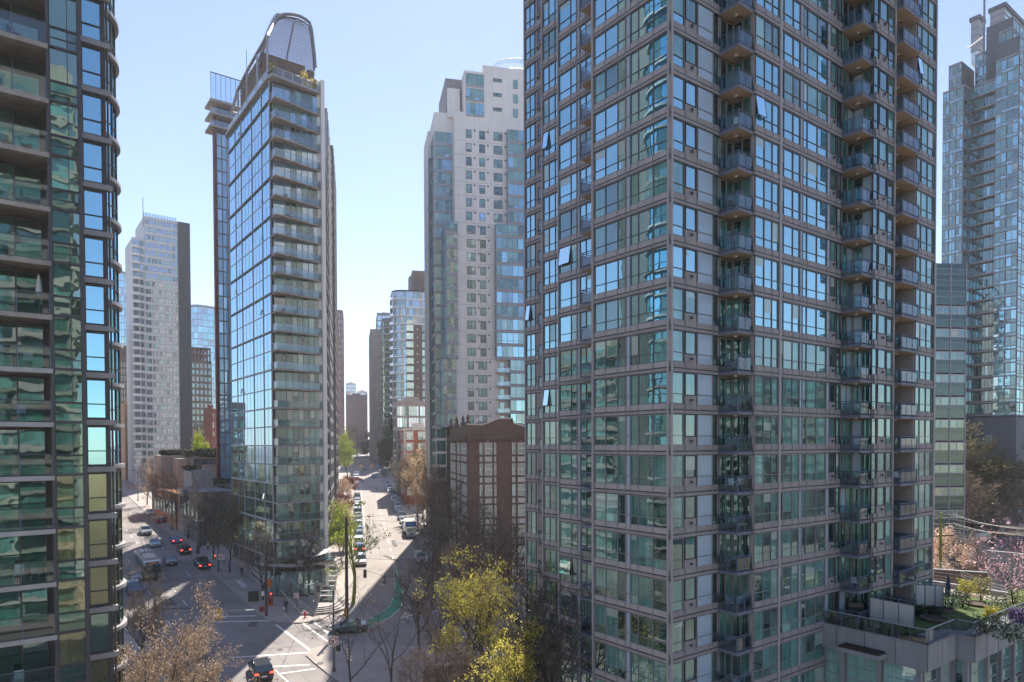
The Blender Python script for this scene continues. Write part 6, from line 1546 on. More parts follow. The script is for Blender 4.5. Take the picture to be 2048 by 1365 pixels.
for i in range(14):
    p = ms(-5 + i * 6.9, -6.0)
    if i == 0: continue
    car(kinds[(i * 3) % 7], cols[(i * 5 + 2) % 13], p.x, p.y, tuple(DM if i % 3 else -DM), '%s car of the row parked on the left kerb, counted from the near silver one' % ORD[i - 1], 'cars parked on the left kerb')
for i in range(9):
    p = ms(146 + i * 7.5, 4.75); car(kinds[(i * 2) % 7], ('green', 'darkblue', 'white', 'silver')[i % 4], p.x, p.y, tuple(-DM), '%s car parked on the right kerb beyond the far crossing' % ORD[i], 'cars parked beyond the far crossing')
for i in range(3):
    p = ms(143 + i * 8, -6); car(kinds[i], ('silver', 'white', 'black')[i], p.x, p.y, tuple(-DM), '%s car parked on the left kerb beyond the far crossing' % ORD[i], 'cars parked on the left beyond the far crossing')
# right edge vehicles
carp('van', 'white', 1967, 1083, (.93, .35), 'pale van parked under the bare tree at the right')
carp('suv', 'black', 1998, 1072, (.9, .4), 'black car parked beside the pale van')
carp('sedan', 'silver', 1935, 1060, (.93, .35), 'silver car parked behind the pale van')
carp('suv', 'white', 2032, 1000, (.95, .3), 'white car on the far street at the right edge')
carp('sedan', 'grey', 2002, 1004, (.95, .3), 'grey car on the far street, left of the white one')
# box truck
def truck():
    r = thing('box_truck', 'white box truck with a blue panel above its cab, parked on the right kerb', 'truck', world=False); b = MB()
    b.box(-3.6, 1.3, -1.2, 1.2, .95, 3.35, 'paint_white'); b.build('cargo_box', r)
    m = MB(); m.box(1.305, 1.34, -1.1, 1.1, 2.35, 3.25, 'truck_blue'); 
    for z0, y0, y1 in ((2.92, -.85, .7), (2.68, -.6, .85), (2.5, -.3, .55)): m.box(1.34, 1.352, y0, y1, z0, z0 + .07, 'truck_sky')
    m.build('advert_panel', r)
    c = MB(); c.box8([(1.4, -1.02, .55), (3.1, -1.02, .55), (3.1, 1.02, .55), (1.4, 1.02, .55), (1.4, -.98, 2.25), (2.6, -.92, 2.25), (2.6, .92, 2.25), (1.4, .98, 2.25)], 'paint_white'); c.build('cab', r)
    w_ = MB(); w_.box8([(2.98, -.93, 1.25), (2.99, -.93, 1.25), (2.99, .93, 1.25), (2.98, .93, 1.25), (2.66, -.86, 2.1), (2.67, -.86, 2.1), (2.67, .86, 2.1), (2.66, .86, 2.1)], 'car_glass')
    w_.poly([(2.95, -.95, 1.25), (2.69, -.92, 2.1), (2.69, .92, 2.1), (2.95, .95, 1.25)], 'car_glass'); w_.poly([(3.0, -.93, 1.25), (3.0, .93, 1.25), (2.68, .86, 2.1), (2.68, -.86, 2.1)], 'car_glass'); w_.build('windscreen', r)
    d = MB(); d.box(-3.5, 3.0, -.5, .5, .5, .94, 'black_plastic'); d.box(2.95, 3.2, -1.05, 1.05, .35, .7, 'frame_grey'); d.box(3.08, 3.14, -.5, .5, .8, 1.05, 'black_plastic'); d.build('chassis', r)
    for s in (-1, 1):
        h = MB(); h.box(3.07, 3.16, s * .8 - .15, s * .8 + .15, .8, 1.0, 'lens_white'); h.build('headlight', r); mi = MB(); mi.box(2.7, 2.78, s * 1.2 - .1, s * 1.2 + .1, 1.3, 1.75, 'black_plastic'); mi.build('mirror', r)
        wheel(r, 2.2, s * .95, .42, .28); wheel(r, -2.3, s * .95, .42, .4)
    p = gp(821, 1072); place(r, p.x, p.y, tuple(-DM))
plain('truck_blue', (.02, .12, .42), .5, var=.1); plain('truck_sky', (.45, .6, .75), .5)
truck()
def bus():
    r = thing('city_bus', 'dark city bus with a white roof front coming down the left street', 'bus', world=False); b = MB()
    hw = 1.27; prof = [(6, .35), (6.05, 1.1), (5.95, 2.5), (5.7, 3.0), (5.2, 3.12), (-5.8, 3.12), (-6, 2.9), (-6, .35)]
    n = len(prof); ra = [(x, -hw, z) for x, z in prof]; rb = [(x, hw, z) for x, z in prof]
    for i in range(n - 1):
        mt = 'paint_grey' if i in (0, 1) else ('paint_silver' if i in (2, 3) else 'paint_grey'); b.poly([ra[i], rb[i], rb[i + 1], ra[i + 1]], mt)
    b.poly(ra[::-1], 'paint_grey'); b.poly(rb, 'paint_grey'); b.poly([ra[0], ra[-1], rb[-1], rb[0]], 'black_plastic'); b.build('body', r)
    w_ = MB(); w_.poly([(6.07, -1.12, 1.15), (6.07, 1.12, 1.15), (5.975, 1.12, 2.55), (5.975, -1.12, 2.55)], 'car_glass'); w_.build('windscreen', r)
    dsp = MB(); dsp.poly([(5.95, -.95, 2.62), (5.95, .95, 2.62), (5.80, .95, 2.9), (5.80, -.95, 2.9)], 'black_plastic'); dsp.poly([(5.952, -.5, 2.68), (5.952, .6, 2.68), (5.86, .6, 2.84), (5.86, -.5, 2.84)], 'amber'); dsp.build('destination_sign', r)
    for s in (-1, 1):
        for i in range(6):
            g = MB(); x0 = -5.4 + i * 1.75; g.box(x0, x0 + 1.55, s * hw - .012 if s < 0 else s * hw - .012, s * hw + .012, 1.25, 2.5, 'car_glass'); g.build('side_window', r)
        h = MB(); h.box(6.0, 6.1, s * .95 - .17, s * .95 + .17, .65, .85, 'lens_white'); h.build('headlight', r); mi = MB(); mi.box(6.05, 6.35, s * 1.4 - .08, s * 1.4 + .08, 1.9, 2.4, 'black_plastic'); mi.build('mirror', r)
        wheel(r, 3.6, s * 1.1, .48, .3); wheel(r, -3.2, s * 1.1, .48, .34)
    ru = MB(); ru.box(1.0, 4.6, -.85, .85, 3.12, 3.4, 'paint_silver'); ru.box(-4.6, -1.4, -.8, .8, 3.12, 3.38, 'paint_silver'); ru.box(-.9, .5, -.6, .6, 3.12, 3.3, 'paint_silver'); ru.build('roof_unit', r)
    bk = MB(); bk.box(6.05, 6.9, -.9, .9, .62, .68, 'black_plastic'); bk.tube([(6.6, -.8, .68), (6.6, -.8, 1.1), (6.6, .8, 1.1), (6.6, .8, .68)], .03, 'steel_grey', 4); bk.build('bike_rack', r)
    pl = MB()
    for s in (-1, 1): pl.tube([(.5, s * .3, 3.4), (-5.5, s * .35, 5.2)], .04, 'black_plastic', 4)
    pl.build('trolley_pole', r)
    p = gp(296, 1146); place(r, p.x, p.y, tuple(-SD))
bus()
# ================================================================== street furniture
def P3(p, dz=0): return (p.x, p.y, gz(p.y) + dz)
def lamp(px, py, h, arm, label, extra=None, group='curved street lamps', mat='pole_grey', P=None):
    p = P or gp(px, py); r = thing('street_lamp', label, 'street lamp', P3(p), group); m = MB(); z = gz(p.y)
    m.tube([(p.x, p.y, z), (p.x, p.y, z + h)], [.13, .08], mat, 8); m.tube([(p.x, p.y, z), (p.x, p.y, z + .5)], .2, mat, 8); m.build('pole', r)
    a = MB(); ax, ay = arm; e = Vector((p.x + ax, p.y + ay, z + h + .35)); s = Vector((p.x, p.y, z + h - .6)); a.tube([s, s.lerp(e, .25) + Vector((0, 0, .45)), s.lerp(e, .6) + Vector((0, 0, .45)), e], .05, mat, 6); a.build('arm', r)
    hd = MB(); d = Vector((ax, ay, 0)).normalized(); n = Vector((-d.y, d.x, 0)) * .15; e2 = e + d * .75; hd.box8([e - n - Vector((0, 0, .05)), e2 - n * .7 - Vector((0, 0, .05)), e2 + n * .7 - Vector((0, 0, .05)), e + n - Vector((0, 0, .05)), e - n * .7 + Vector((0, 0, .08)), e2 - n * .4 + Vector((0, 0, .04)), e2 + n * .4 + Vector((0, 0, .04)), e + n * .7 + Vector((0, 0, .08))], 'frame_grey'); hd.build('lamp_head', r)
    return r, p
def signal(x, y, z, face, label, body='yellow_paint', lit=None, n=3, group=None, size=1.0, hang=None):
    """three-lamp head; face: horizontal direction the lenses look to"""
    f = Vector((face[0], face[1], 0)).normalized(); s = Vector((-f.y, f.x, 0)); r = thing('traffic_signal', label, 'traffic light', (x, y, z), group)
    b = MB(); H = .34 * n * size; c = Vector((x, y, z)); w_ = .18 * size; d = .14 * size
    b.box8([c - s * w_ - f * d - Vector((0, 0, H / 2)), c + s * w_ - f * d - Vector((0, 0, H / 2)), c + s * w_ + f * d - Vector((0, 0, H / 2)), c - s * w_ + f * d - Vector((0, 0, H / 2)), c - s * w_ - f * d + Vector((0, 0, H / 2)), c + s * w_ - f * d + Vector((0, 0, H / 2)), c + s * w_ + f * d + Vector((0, 0, H / 2)), c - s * w_ + f * d + Vector((0, 0, H / 2))], body)
    b.tube([c + Vector((0, 0, H / 2)), c + Vector((0, 0, H / 2 + .3))], .03, 'pole_grey', 5); b.build('housing', r)
    for i in range(n):
        q = c + f * (d + .01) + Vector((0, 0, H / 2 - .17 * size - .34 * size * i)); l = MB(); m = 'black_plastic'
        if lit == i: m = 'lamp_red' if i == 0 else 'amber'
        l.tube([q, q + f * .02], .11 * size, m, 10); lo = l.build('lens', r); v = MB(); v.tube([q + Vector((0, 0, .03)), q + f * .2 * size + Vector((0, 0, .0))], .125 * size, body, 8, cap=False); v.build('visor', lo)
    return r
lm, p = lamp(437, 1145, 8.6, (-2.3, -.6), 'curved street lamp on the right pavement of the left street')
signal(p.x - .45, p.y - .3, gz(p.y) + 2.6, tuple(-SD), 'yellow signal showing red, on the lamp post beside the pickup truck', lit=0, size=1.0)
def disc_sign(x, y, z, face, R, label, slash=True, square=False, group=None, plate=None):
    f = Vector((face[0], face[1], 0)).normalized(); s = Vector((-f.y, f.x, 0)); u = Vector((0, 0, 1)); c = Vector((x, y, z)); r = thing('road_sign', label, 'sign', (x, y, z), group)
    m = MB(); q = R * 1.15; b = c - f * .02
    m.box8([b - s * q - u * q, b + s * q - u * q, b + s * q - u * q + f * .02, b - s * q - u * q + f * .02, b - s * q + u * q, b + s * q + u * q, b + s * q + u * q + f * .02, b - s * q + u * q + f * .02], 'sign_white'); m.build('plate', r)
    k = MB(); n = 20; fo = f * .012
    for i in range(n):
        t0, t1 = 2 * math.pi * i / n, 2 * math.pi * (i + 1) / n; e = lambda t, rr: c + fo + s * math.cos(t) * rr + u * math.sin(t) * rr
        k.poly([e(t0, R * .78), e(t1, R * .78), e(t1, R), e(t0, R)], 'red_paint')
    if slash: d = (s + u).normalized(); n_ = (u - s).normalized() * R * .08; k.poly([c + fo * 1.4 - d * R * .85 - n_, c + fo * 1.4 + d * R * .85 - n_, c + fo * 1.4 + d * R * .85 + n_, c + fo * 1.4 - d * R * .85 + n_], 'red_paint')
    # turning arrow
    k.poly([c + fo - s * .1 * R - u * .55 * R, c + fo + s * .1 * R - u * .55 * R, c + fo + s * .1 * R + u * .2 * R, c + fo - s * .1 * R + u * .2 * R], 'black_plastic'); k.poly([c + fo + s * .1 * R + u * .2 * R, c + fo + s * .1 * R + u * .02 * R, c + fo - s * .4 * R + u * .02 * R, c + fo - s * .4 * R + u * .2 * R], 'black_plastic'); k.poly([c + fo - s * .4 * R - u * .15 * R, c + fo - s * .65 * R + u * .1 * R, c + fo - s * .4 * R + u * .36 * R], 'black_plastic')
    k.build('symbol', r); return r
disc_sign(p.x + .7, p.y - .35, gz(p.y) + 2.7, (.2, -1), .42, 'square no turn sign with a red ring, on the lamp post by the pickup truck')
# mast arm signal above the left street
q = at(310, 1250, 77); q = V2(q.x, q.y); r = thing('signal_mast', 'dark mast with a long arm reaching over the left street, behind the rusty tree', 'signal mast', P3(q)); m = MB()
zt = zat(310, 1188, q); m.tube([P3(q), (q.x, q.y, zt)], [.14, .1], 'pole_grey', 8); m.build('pole', r); a = MB(); e = at(440, 1214, 77); a.tube([(q.x, q.y, zat(310, 1219, q)), e], [.08, .05], 'pole_grey', 6); a.build('arm', r)
e2 = at(437.5, 1229, 77); signal(e2.x, e2.y - .1, e2.z, (.05, 1), 'yellow signal seen from behind, hanging from the long arm over the left street', size=1.25)
c = at(422, 1230, 77); m = MB(); m.box(c.x - .38, c.x + .38, c.y - .03, c.y, c.z - .38, c.z + .38, 'sign_white'); tag(m.build('sign_plate', origin=tuple(c)), 'blank pale back of a square sign beside the hanging yellow signal', 'sign')
# corner pole with pedestrian signals, bins and news boxes
q = gp(533, 1234); r = thing('utility_pole', 'dark wooden pole at the pavement corner with orange signals', 'pole', P3(q)); m = MB(); m.tube([P3(q), (q.x, q.y, zat(533, 1108, q))], [.17, .12], 'wood_pole', 8); m.build('pole', r)
signal(q.x + .5, q.y - .2, zat(541, 1166, q), (1, -.3), 'orange signal on the corner pole, upper one', 'orange_paint', size=1.1)
signal(q.x + .75, q.y - .3, zat(545, 1186, q), (.3, -1), 'small signal lit red on the corner pole, below the orange one', 'black_plastic', lit=0, n=1, size=1.3)
m = MB(); z = zat(525, 1187, q); m.box(q.x - .55, q.x - .2, q.y - .25, q.y - .22, z - .3, z + .3, 'sign_white'); tag(m.build('sign_plate', origin=(q.x - .37, q.y - .24, z)), 'small white plate on the corner pole', 'sign')
def boxy(name, label, px, py, w_, d, h, mat, lid=None, group=None, cat=None):
    p = gp(px, py); r = thing(name, label, cat or name.replace('_', ' '), P3(p, .14), group); b = MB(); z = gz(p.y) + .14
    b.box8([(p.x - w_ / 2, p.y - d / 2, z), (p.x + w_ / 2, p.y - d / 2, z), (p.x + w_ / 2, p.y + d / 2, z), (p.x - w_ / 2, p.y + d / 2, z), (p.x - w_ / 2 * .94, p.y - d / 2 * .94, z + h), (p.x + w_ / 2 * .94, p.y - d / 2 * .94, z + h), (p.x + w_ / 2 * .94, p.y + d / 2 * .94, z + h), (p.x - w_ / 2 * .94, p.y + d / 2 * .94, z + h)], mat); b.build('body', r)
    l = MB(); l.box(p.x - w_ / 2 - .03, p.x + w_ / 2 + .03, p.y - d / 2 - .03, p.y + d / 2 + .03, z + h, z + h + .08, lid or mat); l.build('lid', r); f = MB(); f.box(p.x - w_ * .3, p.x + w_ * .3, p.y - d / 2 - .015, p.y - d / 2 + .01, z + h * .45, z + h * .85, 'black_plastic'); f.build('front_window', r)
boxy('news_box', 'red newspaper box by the corner pole, the taller one', 541, 1213, .55, .5, 1.15, 'red_paint'); boxy('news_box', 'low red newspaper box at the kerb of the left street', 524, 1226, .6, .5, .6, 'red_paint'); boxy('litter_bin', 'black bin on the corner pavement left of the newspaper boxes', 507, 1204, 1.3, .8, 1.25, 'black_plastic')
boxy('parking_meter_box', 'black parking machine on the left street pavement beside the young trees', 396, 1110, .4, .4, 1.5, 'black_plastic')
# bus shelter
q = gp(500, 1160); r = thing('bus_shelter', 'dark framed glass bus shelter on the left street pavement', 'bus shelter', P3(q, .14)); F = Face(q + SD * 1.8, q - SD * 1.8); z = gz(q.y) + .14; m = MB()
for a_ in (0, F.L): m.tube([F.pt(a_, z, 0), F.pt(a_, z + 2.4, 0)], .06, 'frame_dark', 4); m.tube([F.pt(a_, z, -1.3), F.pt(a_, z + 2.4, -1.3)], .06, 'frame_dark', 4)
m.build('posts', r); m = MB(); F.box(m, -.2, F.L + .2, z + 2.4, z + 2.52, -1.5, .3, 'frame_dark'); m.build('roof', r); m = MB(); m.poly([F.pt(0, z + .2, -1.3), F.pt(F.L, z + .2, -1.3), F.pt(F.L, z + 2.3, -1.3), F.pt(0, z + 2.3, -1.3)], 'rail_glass_green'); m.build('glass_wall', r); m = MB(); F.box(m, .4, F.L - .4, z + .42, z + .48, -1.1, -.7, 'steel_grey'); m.build('bench', r)
# signal post at the flatiron tip
q = gp(595, 1230); r = thing('signal_post', 'slim dark post with a bent arm and small signs at the flatiron tip', 'signal post', P3(q)); m = MB(); zt = zat(595, 1128, q); m.tube([P3(q), (q.x, q.y, zt)], [.11, .07], 'pole_grey', 8); m.build('pole', r); a = MB(); e = at(636, 1170, q.y - .3); a.tube([(q.x, q.y, zt - .2), (q.x + .5, q.y, zt + .15), e], [.05, .05, .04], 'pole_grey', 5); a.build('arm', r)
signal(e.x, e.y, e.z - .5, (1, -.5), 'dark signal head at the end of the bent arm by the flatiron', 'pole_grey', size=1)
disc_sign(q.x - .1, q.y - .14, zat(593, 1191, q), (0, -1), .3, 'little no turn sign on the slim post at the flatiron tip')
# hydrant
q = gp(610, 1238); r = thing('fire_hydrant', 'red fire hydrant on the sunlit corner pavement', 'fire hydrant', P3(q, .14)); m = MB(); m.lathe([(.17, 0), (.17, .06), (.11, .08), (.11, .62), (.15, .64), (.14, .74), (.06, .86), (0, .9)], 'red_paint', 12, (q.x, q.y, gz(q.y) + .14)); m.build('body', r)
for dx, dy in ((1, 0), (-1, 0), (0, -1)): m = MB(); z = gz(q.y) + .64; m.tube([(q.x + dx * .1, q.y + dy * .1, z), (q.x + dx * .21, q.y + dy * .21, z)], .055, 'red_paint', 8); m.build('nozzle', r)
# plaza lamp with sign
q = V2(*at(668, 1349, 71.9)[:2]); lamp(0, 0, 9.0, (-2.1, .1), 'tall dark street lamp on the plaza with a no turn sign halfway up', P=q)
disc_sign(q.x + .02, q.y - .2, zat(669, 1282, q), (0, -1), .48, 'white square no turn sign on the tall plaza lamp')
signal(q.x + .45, q.y - .1, zat(677, 1296, q), (.4, 1), 'small black signal seen from behind on the plaza lamp', 'black_plastic', n=2)
lamp(0, 0, 9.0, (3.3, 1.0), 'street lamp at the bottom left whose head reaches in above the crossing', P=V2(*at(414, 1500, 62)[:2]))
# wooden pole
q = gp(694, 1246); r = thing('utility_pole', 'tall weathered wooden pole in the middle of the picture, flat topped', 'pole', P3(q)); m = MB(); zt = zat(694, 1033, q); m.tube([P3(q), (q.x, q.y, zt)], [.24, .17], 'wood_pole', 10); m.build('pole', r); m = MB(); m.tube([(q.x + .25, q.y - .05, zt - 1.3), (q.x + .32, q.y - .05, zt - .7)], .09, 'pole_grey', 6); m.tube([(q.x + .2, q.y - .1, gz(q.y)), (q.x + .2, q.y - .1, gz(q.y) + 8)], .03, 'frame_grey', 5); m.build('conduit', r)
signal(q.x - .1, q.y - .35, zat(693, 1224, q), (.1, -1), 'orange signal low on the tall wooden pole', 'yellow_paint', lit=1)
WPOLE = (q, zt)
# hanging signals over the main street
for px, py, lb in ((730, 1148, 'left one of the two dark signals hanging over the main street'), (769, 1160, 'right one of the two dark signals hanging over the main street')):
    c = at(px, py, 86); signal(c.x, c.y, c.z, (0, 1), lb, 'frame_dark', size=1.0, group='signals hanging over the main street')
c0 = at(690, 1135, 86); c1 = at(880, 1155, 88); m = MB(); m.tube([c0, at(730, 1141, 86), at(769, 1153, 86), c1], .02, 'wire', 4); tag(m.build('span_wire', origin=tuple(c0)), 'dark wire carrying the two hanging signals', 'wire')
# small parking signs
q = V2(*at(697, 1400, 67)[:2]); r = thing('sign_post', 'thin post with small white parking signs on the plaza', 'sign', P3(q)); m = MB(); m.tube([P3(q), (q.x, q.y, zat(697, 1298, q))], .035, 'frame_grey', 6); m.build('pole', r)
for dx, y0, w_, h in ((0.0, 1302, .24, .42), (0.0, 1314, .24, .42), (.28, 1317, .26, .42)):
    m = MB(); z = zat(697, y0, q); m.box(q.x + dx - w_ / 2, q.x + dx + w_ / 2, q.y - .07, q.y - .045, z - h / 2, z + h / 2, 'sign_white'); m.box(q.x + dx - .06, q.x + dx + .06, q.y - .076, q.y - .07, z - .02, z + .1, 'frame_dark'); m.build('plate', r)
# lamps and yellow signals at the far crossing
for i, (px, py) in enumerate(((722, 938), (743, 938))):
    c = at(px, py - 5, 250); signal(c.x, c.y, c.z, (0, 1), ('left yellow signal over the far crossing', 'right yellow signal over the far crossing')[i], size=1.3, group='yellow signals at the far crossing')
    e = at(704 if i == 0 else 765, 930, 250); m = MB(); m.tube([e, (c.x, c.y, c.z + .7)], .07, 'pole_grey', 4); m.tube([(e.x, e.y, gz(250)), e], .1, 'pole_grey', 5); tag(m.build('signal_mast', origin=tuple(e)), ('mast holding the left yellow signal of the far crossing', 'mast holding the right yellow signal of the far crossing')[i], 'signal mast')
for i in range(4):
    q = ls(48 + i * 30, 1.2); lamp(0, 0, 9, (-2.4, -.6), '%s street lamp up the left street beyond the one at the pickup truck' % ORD[i], P=q)
for i in range(3):
    q = ms(20 + i * 42, 7.0); lamp(0, 0, 9, (-2.6, -.4), '%s street lamp on the right pavement of the main street' % ORD[i], P=q)
# right edge: curved lamps, power pole, signal
lamp(0, 0, 10.5, (3.6, 1.2), 'tall pale curved lamp in front of the olive tree at the right', P=V2(*at(1926, 1000, 135)[:2]), mat='frame_grey'); lamp(0, 0, 10.0, (4.0, 1.0), 'pale curved lamp at the right edge over the far street', P=V2(*at(2022, 1000, 128)[:2]), mat='frame_grey')
c = at(2010, 972, 140); signal(c.x, c.y, c.z, (.2, -1), 'yellow signal near the white car on the far street', size=1.2); m = MB(); m.tube([(c.x, c.y, gz(140)), c], .09, 'pole_grey', 5); tag(m.build('signal_post', origin=(c.x, c.y, gz(140))), 'post under the yellow signal on the far street', 'signal post')
q = V2(*at(1881, 1100, 86)[:2]); z0 = gz(86); zt = zat(1881, 1026, q)
r = thing('power_pole', 'moss green power pole with wooden crossarms, right of the big tower', 'power pole', P3(q)); m = MB(); m.tube([(q.x, q.y, z0 - 1), (q.x, q.y, zt)], [.19, .15], 'mossy', 8); m.build('pole', r)
for i, y_ in enumerate((1032, 1050, 1072)):
    a = MB(); z = zat(1881, y_, q); d = RM * 1.9; a.box8([(q.x - d.x, q.y - d.y - .08, z - .07), (q.x + d.x, q.y + d.y - .08, z - .07), (q.x + d.x, q.y + d.y + .08, z - .07), (q.x - d.x, q.y - d.y + .08, z - .07), (q.x - d.x, q.y - d.y - .08, z + .07), (q.x + d.x, q.y + d.y - .08, z + .07), (q.x + d.x, q.y + d.y + .08, z + .07), (q.x - d.x, q.y - d.y + .08, z + .07)], 'bark_mossy'); a.tube([(q.x - d.x * .6, q.y - d.y * .6, z), (q.x, q.y, z - .9)], .03, 'frame_grey', 4); a.tube([(q.x + d.x * .6, q.y + d.y * .6, z), (q.x, q.y, z - .9)], .03, 'frame_grey', 4)
    for s in (-.95, -.5, .5, .95): a.lathe([(.05, 0), (.07, .08), (.03, .16)], 'concrete_white', 6, (q.x + d.x * s, q.y + d.y * s, z + .07))
    a.build('crossarm', r)
def wires(label, pairs, sag, r_=.018, mat='wire_pale', name='overhead_wire', group=None):
    m = MB()
    for a, b in pairs:
        a, b = Vector(a), Vector(b); n = 10; m.tube([a.lerp(b, i / n) - Vector((0, 0, 4 * sag * (i / n) * (1 - i / n))) for i in range(n + 1)], r_, mat, 3, cap=False)
    o = m.build(name, origin=tuple(Vector(pairs[0][0]))); tag(o, label, 'wire', group)
for i, y_ in enumerate((1032, 1050)):
    z = zat(1881, y_, q) + .2; d = RM * 1.9
    for j, s in enumerate((-.95, -.5, .5, .95)):
        a = (q.x + d.x * s, q.y + d.y * s, z); b = at(2090, (1052 if i == 0 else 1062) + j * 3, 78 - j)
        wires('%s pale power line from the moss green pole to the right edge' % ORD[i * 4 + j], [(a, b)], .5, .014, 'wire_pale', 'power_line', 'power lines at the right')
for j in range(4):
    a = at(1876, 1122 + j * 4, 86); b = at(2060, 1188 + j * 7, 62); wires('%s low cable sagging over the terrace wall at the right' % ORD[j], [(a, b)], .3, .012, 'wire_pale', 'power_line', 'low cables at the right')
# trolley wires above the crossing
wp, wz = WPOLE
base = [((430, 1055, 112), (640, 1235, 84)), ((428, 1062, 112), (600, 1262, 80)), ((515, 1105, 95), (760, 1300, 70)), ((505, 1115, 95), (700, 1330, 66)), ((330, 1070, 118), (620, 1075, 98)), ((300, 1075, 118), (590, 1080, 98))]
for i, (a, b) in enumerate(base): wires('%s thin trolley wire slanting over the crossing in front of the flatiron' % ORD[i], [(at(*a), at(*b))], .25, .016, 'wire_pale' if i < 4 else 'wire', 'trolley_wire', 'trolley wires over the crossing')
for i, (a, b) in enumerate((((600, 1107, 100), (870, 1120, 100)), ((640, 1030, 125), (850, 1045, 125)), ((598, 1040, 140), (900, 1020, 140)))): wires('%s dark cable crossing high above the main street' % ORD[i], [(at(*a), at(*b))], .3, .022, 'wire', 'street_cable', 'cables across the main street')
# ================================================================== plaza of the flatiron: steps, column, sail canopy
c = gp(628, 1222); m = MB()
for i in range(4):
    R_i = 4.2 - i * .5; pts = [(c.x + R_i * math.cos(t), c.y + .8 + R_i * .8 * math.sin(t)) for t in [math.pi * (.95 + 1.1 * j / 9) for j in range(10)]] + [(c.x + R_i, c.y + 6), (c.x - R_i, c.y + 6)]
    m.prism(pts, gz(c.y), gz(c.y) + .16 * (i + 1) + .14 + .001 * i, 'concrete')
tag(m.build('steps', origin=(c.x, c.y, gz(c.y))), 'low curved stone steps at the tip of the flatiron', 'steps')
c = gp(634, 1215); r = thing('stone_column', 'rough grey stone column on the steps before the flatiron', 'column', P3(c)); m = MB(); m.tube([P3(c), (c.x, c.y, gz(c.y) + 3.2)], [.42, .36], 'concrete_grey', 8); m.build('shaft', r); m = MB(); m.box(c.x - .5, c.x + .5, c.y - .5, c.y + .5, gz(c.y) + 3.2, gz(c.y) + 3.45, 'concrete_grey'); m.build('capital', r)
r = thing('sail_canopy', 'pale green sail shaped canopy on the street side of the flatiron', 'canopy', tuple(at(655, 1110, 100))); m = MB(); P_ = [at(624, 1117, 98), at(655, 1107, 97), at(661, 1098, 100), at(640, 1102, 103)]; m.poly(P_, 'rail_glass_pale'); m.poly([p + Vector((0, 0, .12)) for p in P_][::-1], 'concrete_white'); m.build('sail', r); m = MB(); m.tube([P_[0], P_[3] + Vector((0, 1, .6))], .05, 'frame_grey', 5); m.build('strut', r)
for i in range(7):
    t = i / 6.0; a = gp(655 + 10 * (1 - t), 1150 + 62 * t); r = thing('garden_wall', '%s white stepped garden wall beside the flatiron, counted from the far end' % ORD[i], 'wall', P3(a), 'white stepped walls'); m = MB(); z = gz(a.y); m.box(a.x - 1.2, a.x + .9, a.y - .12, a.y + .12, z, z + 1.5, 'concrete_white'); m.build('panel', r); k = MB(); k.box(a.x - 1.0, a.x + .7, a.y - .14, a.y - .121, z + .5, z + 1.3, 'g_room'); k.build('grille', r)
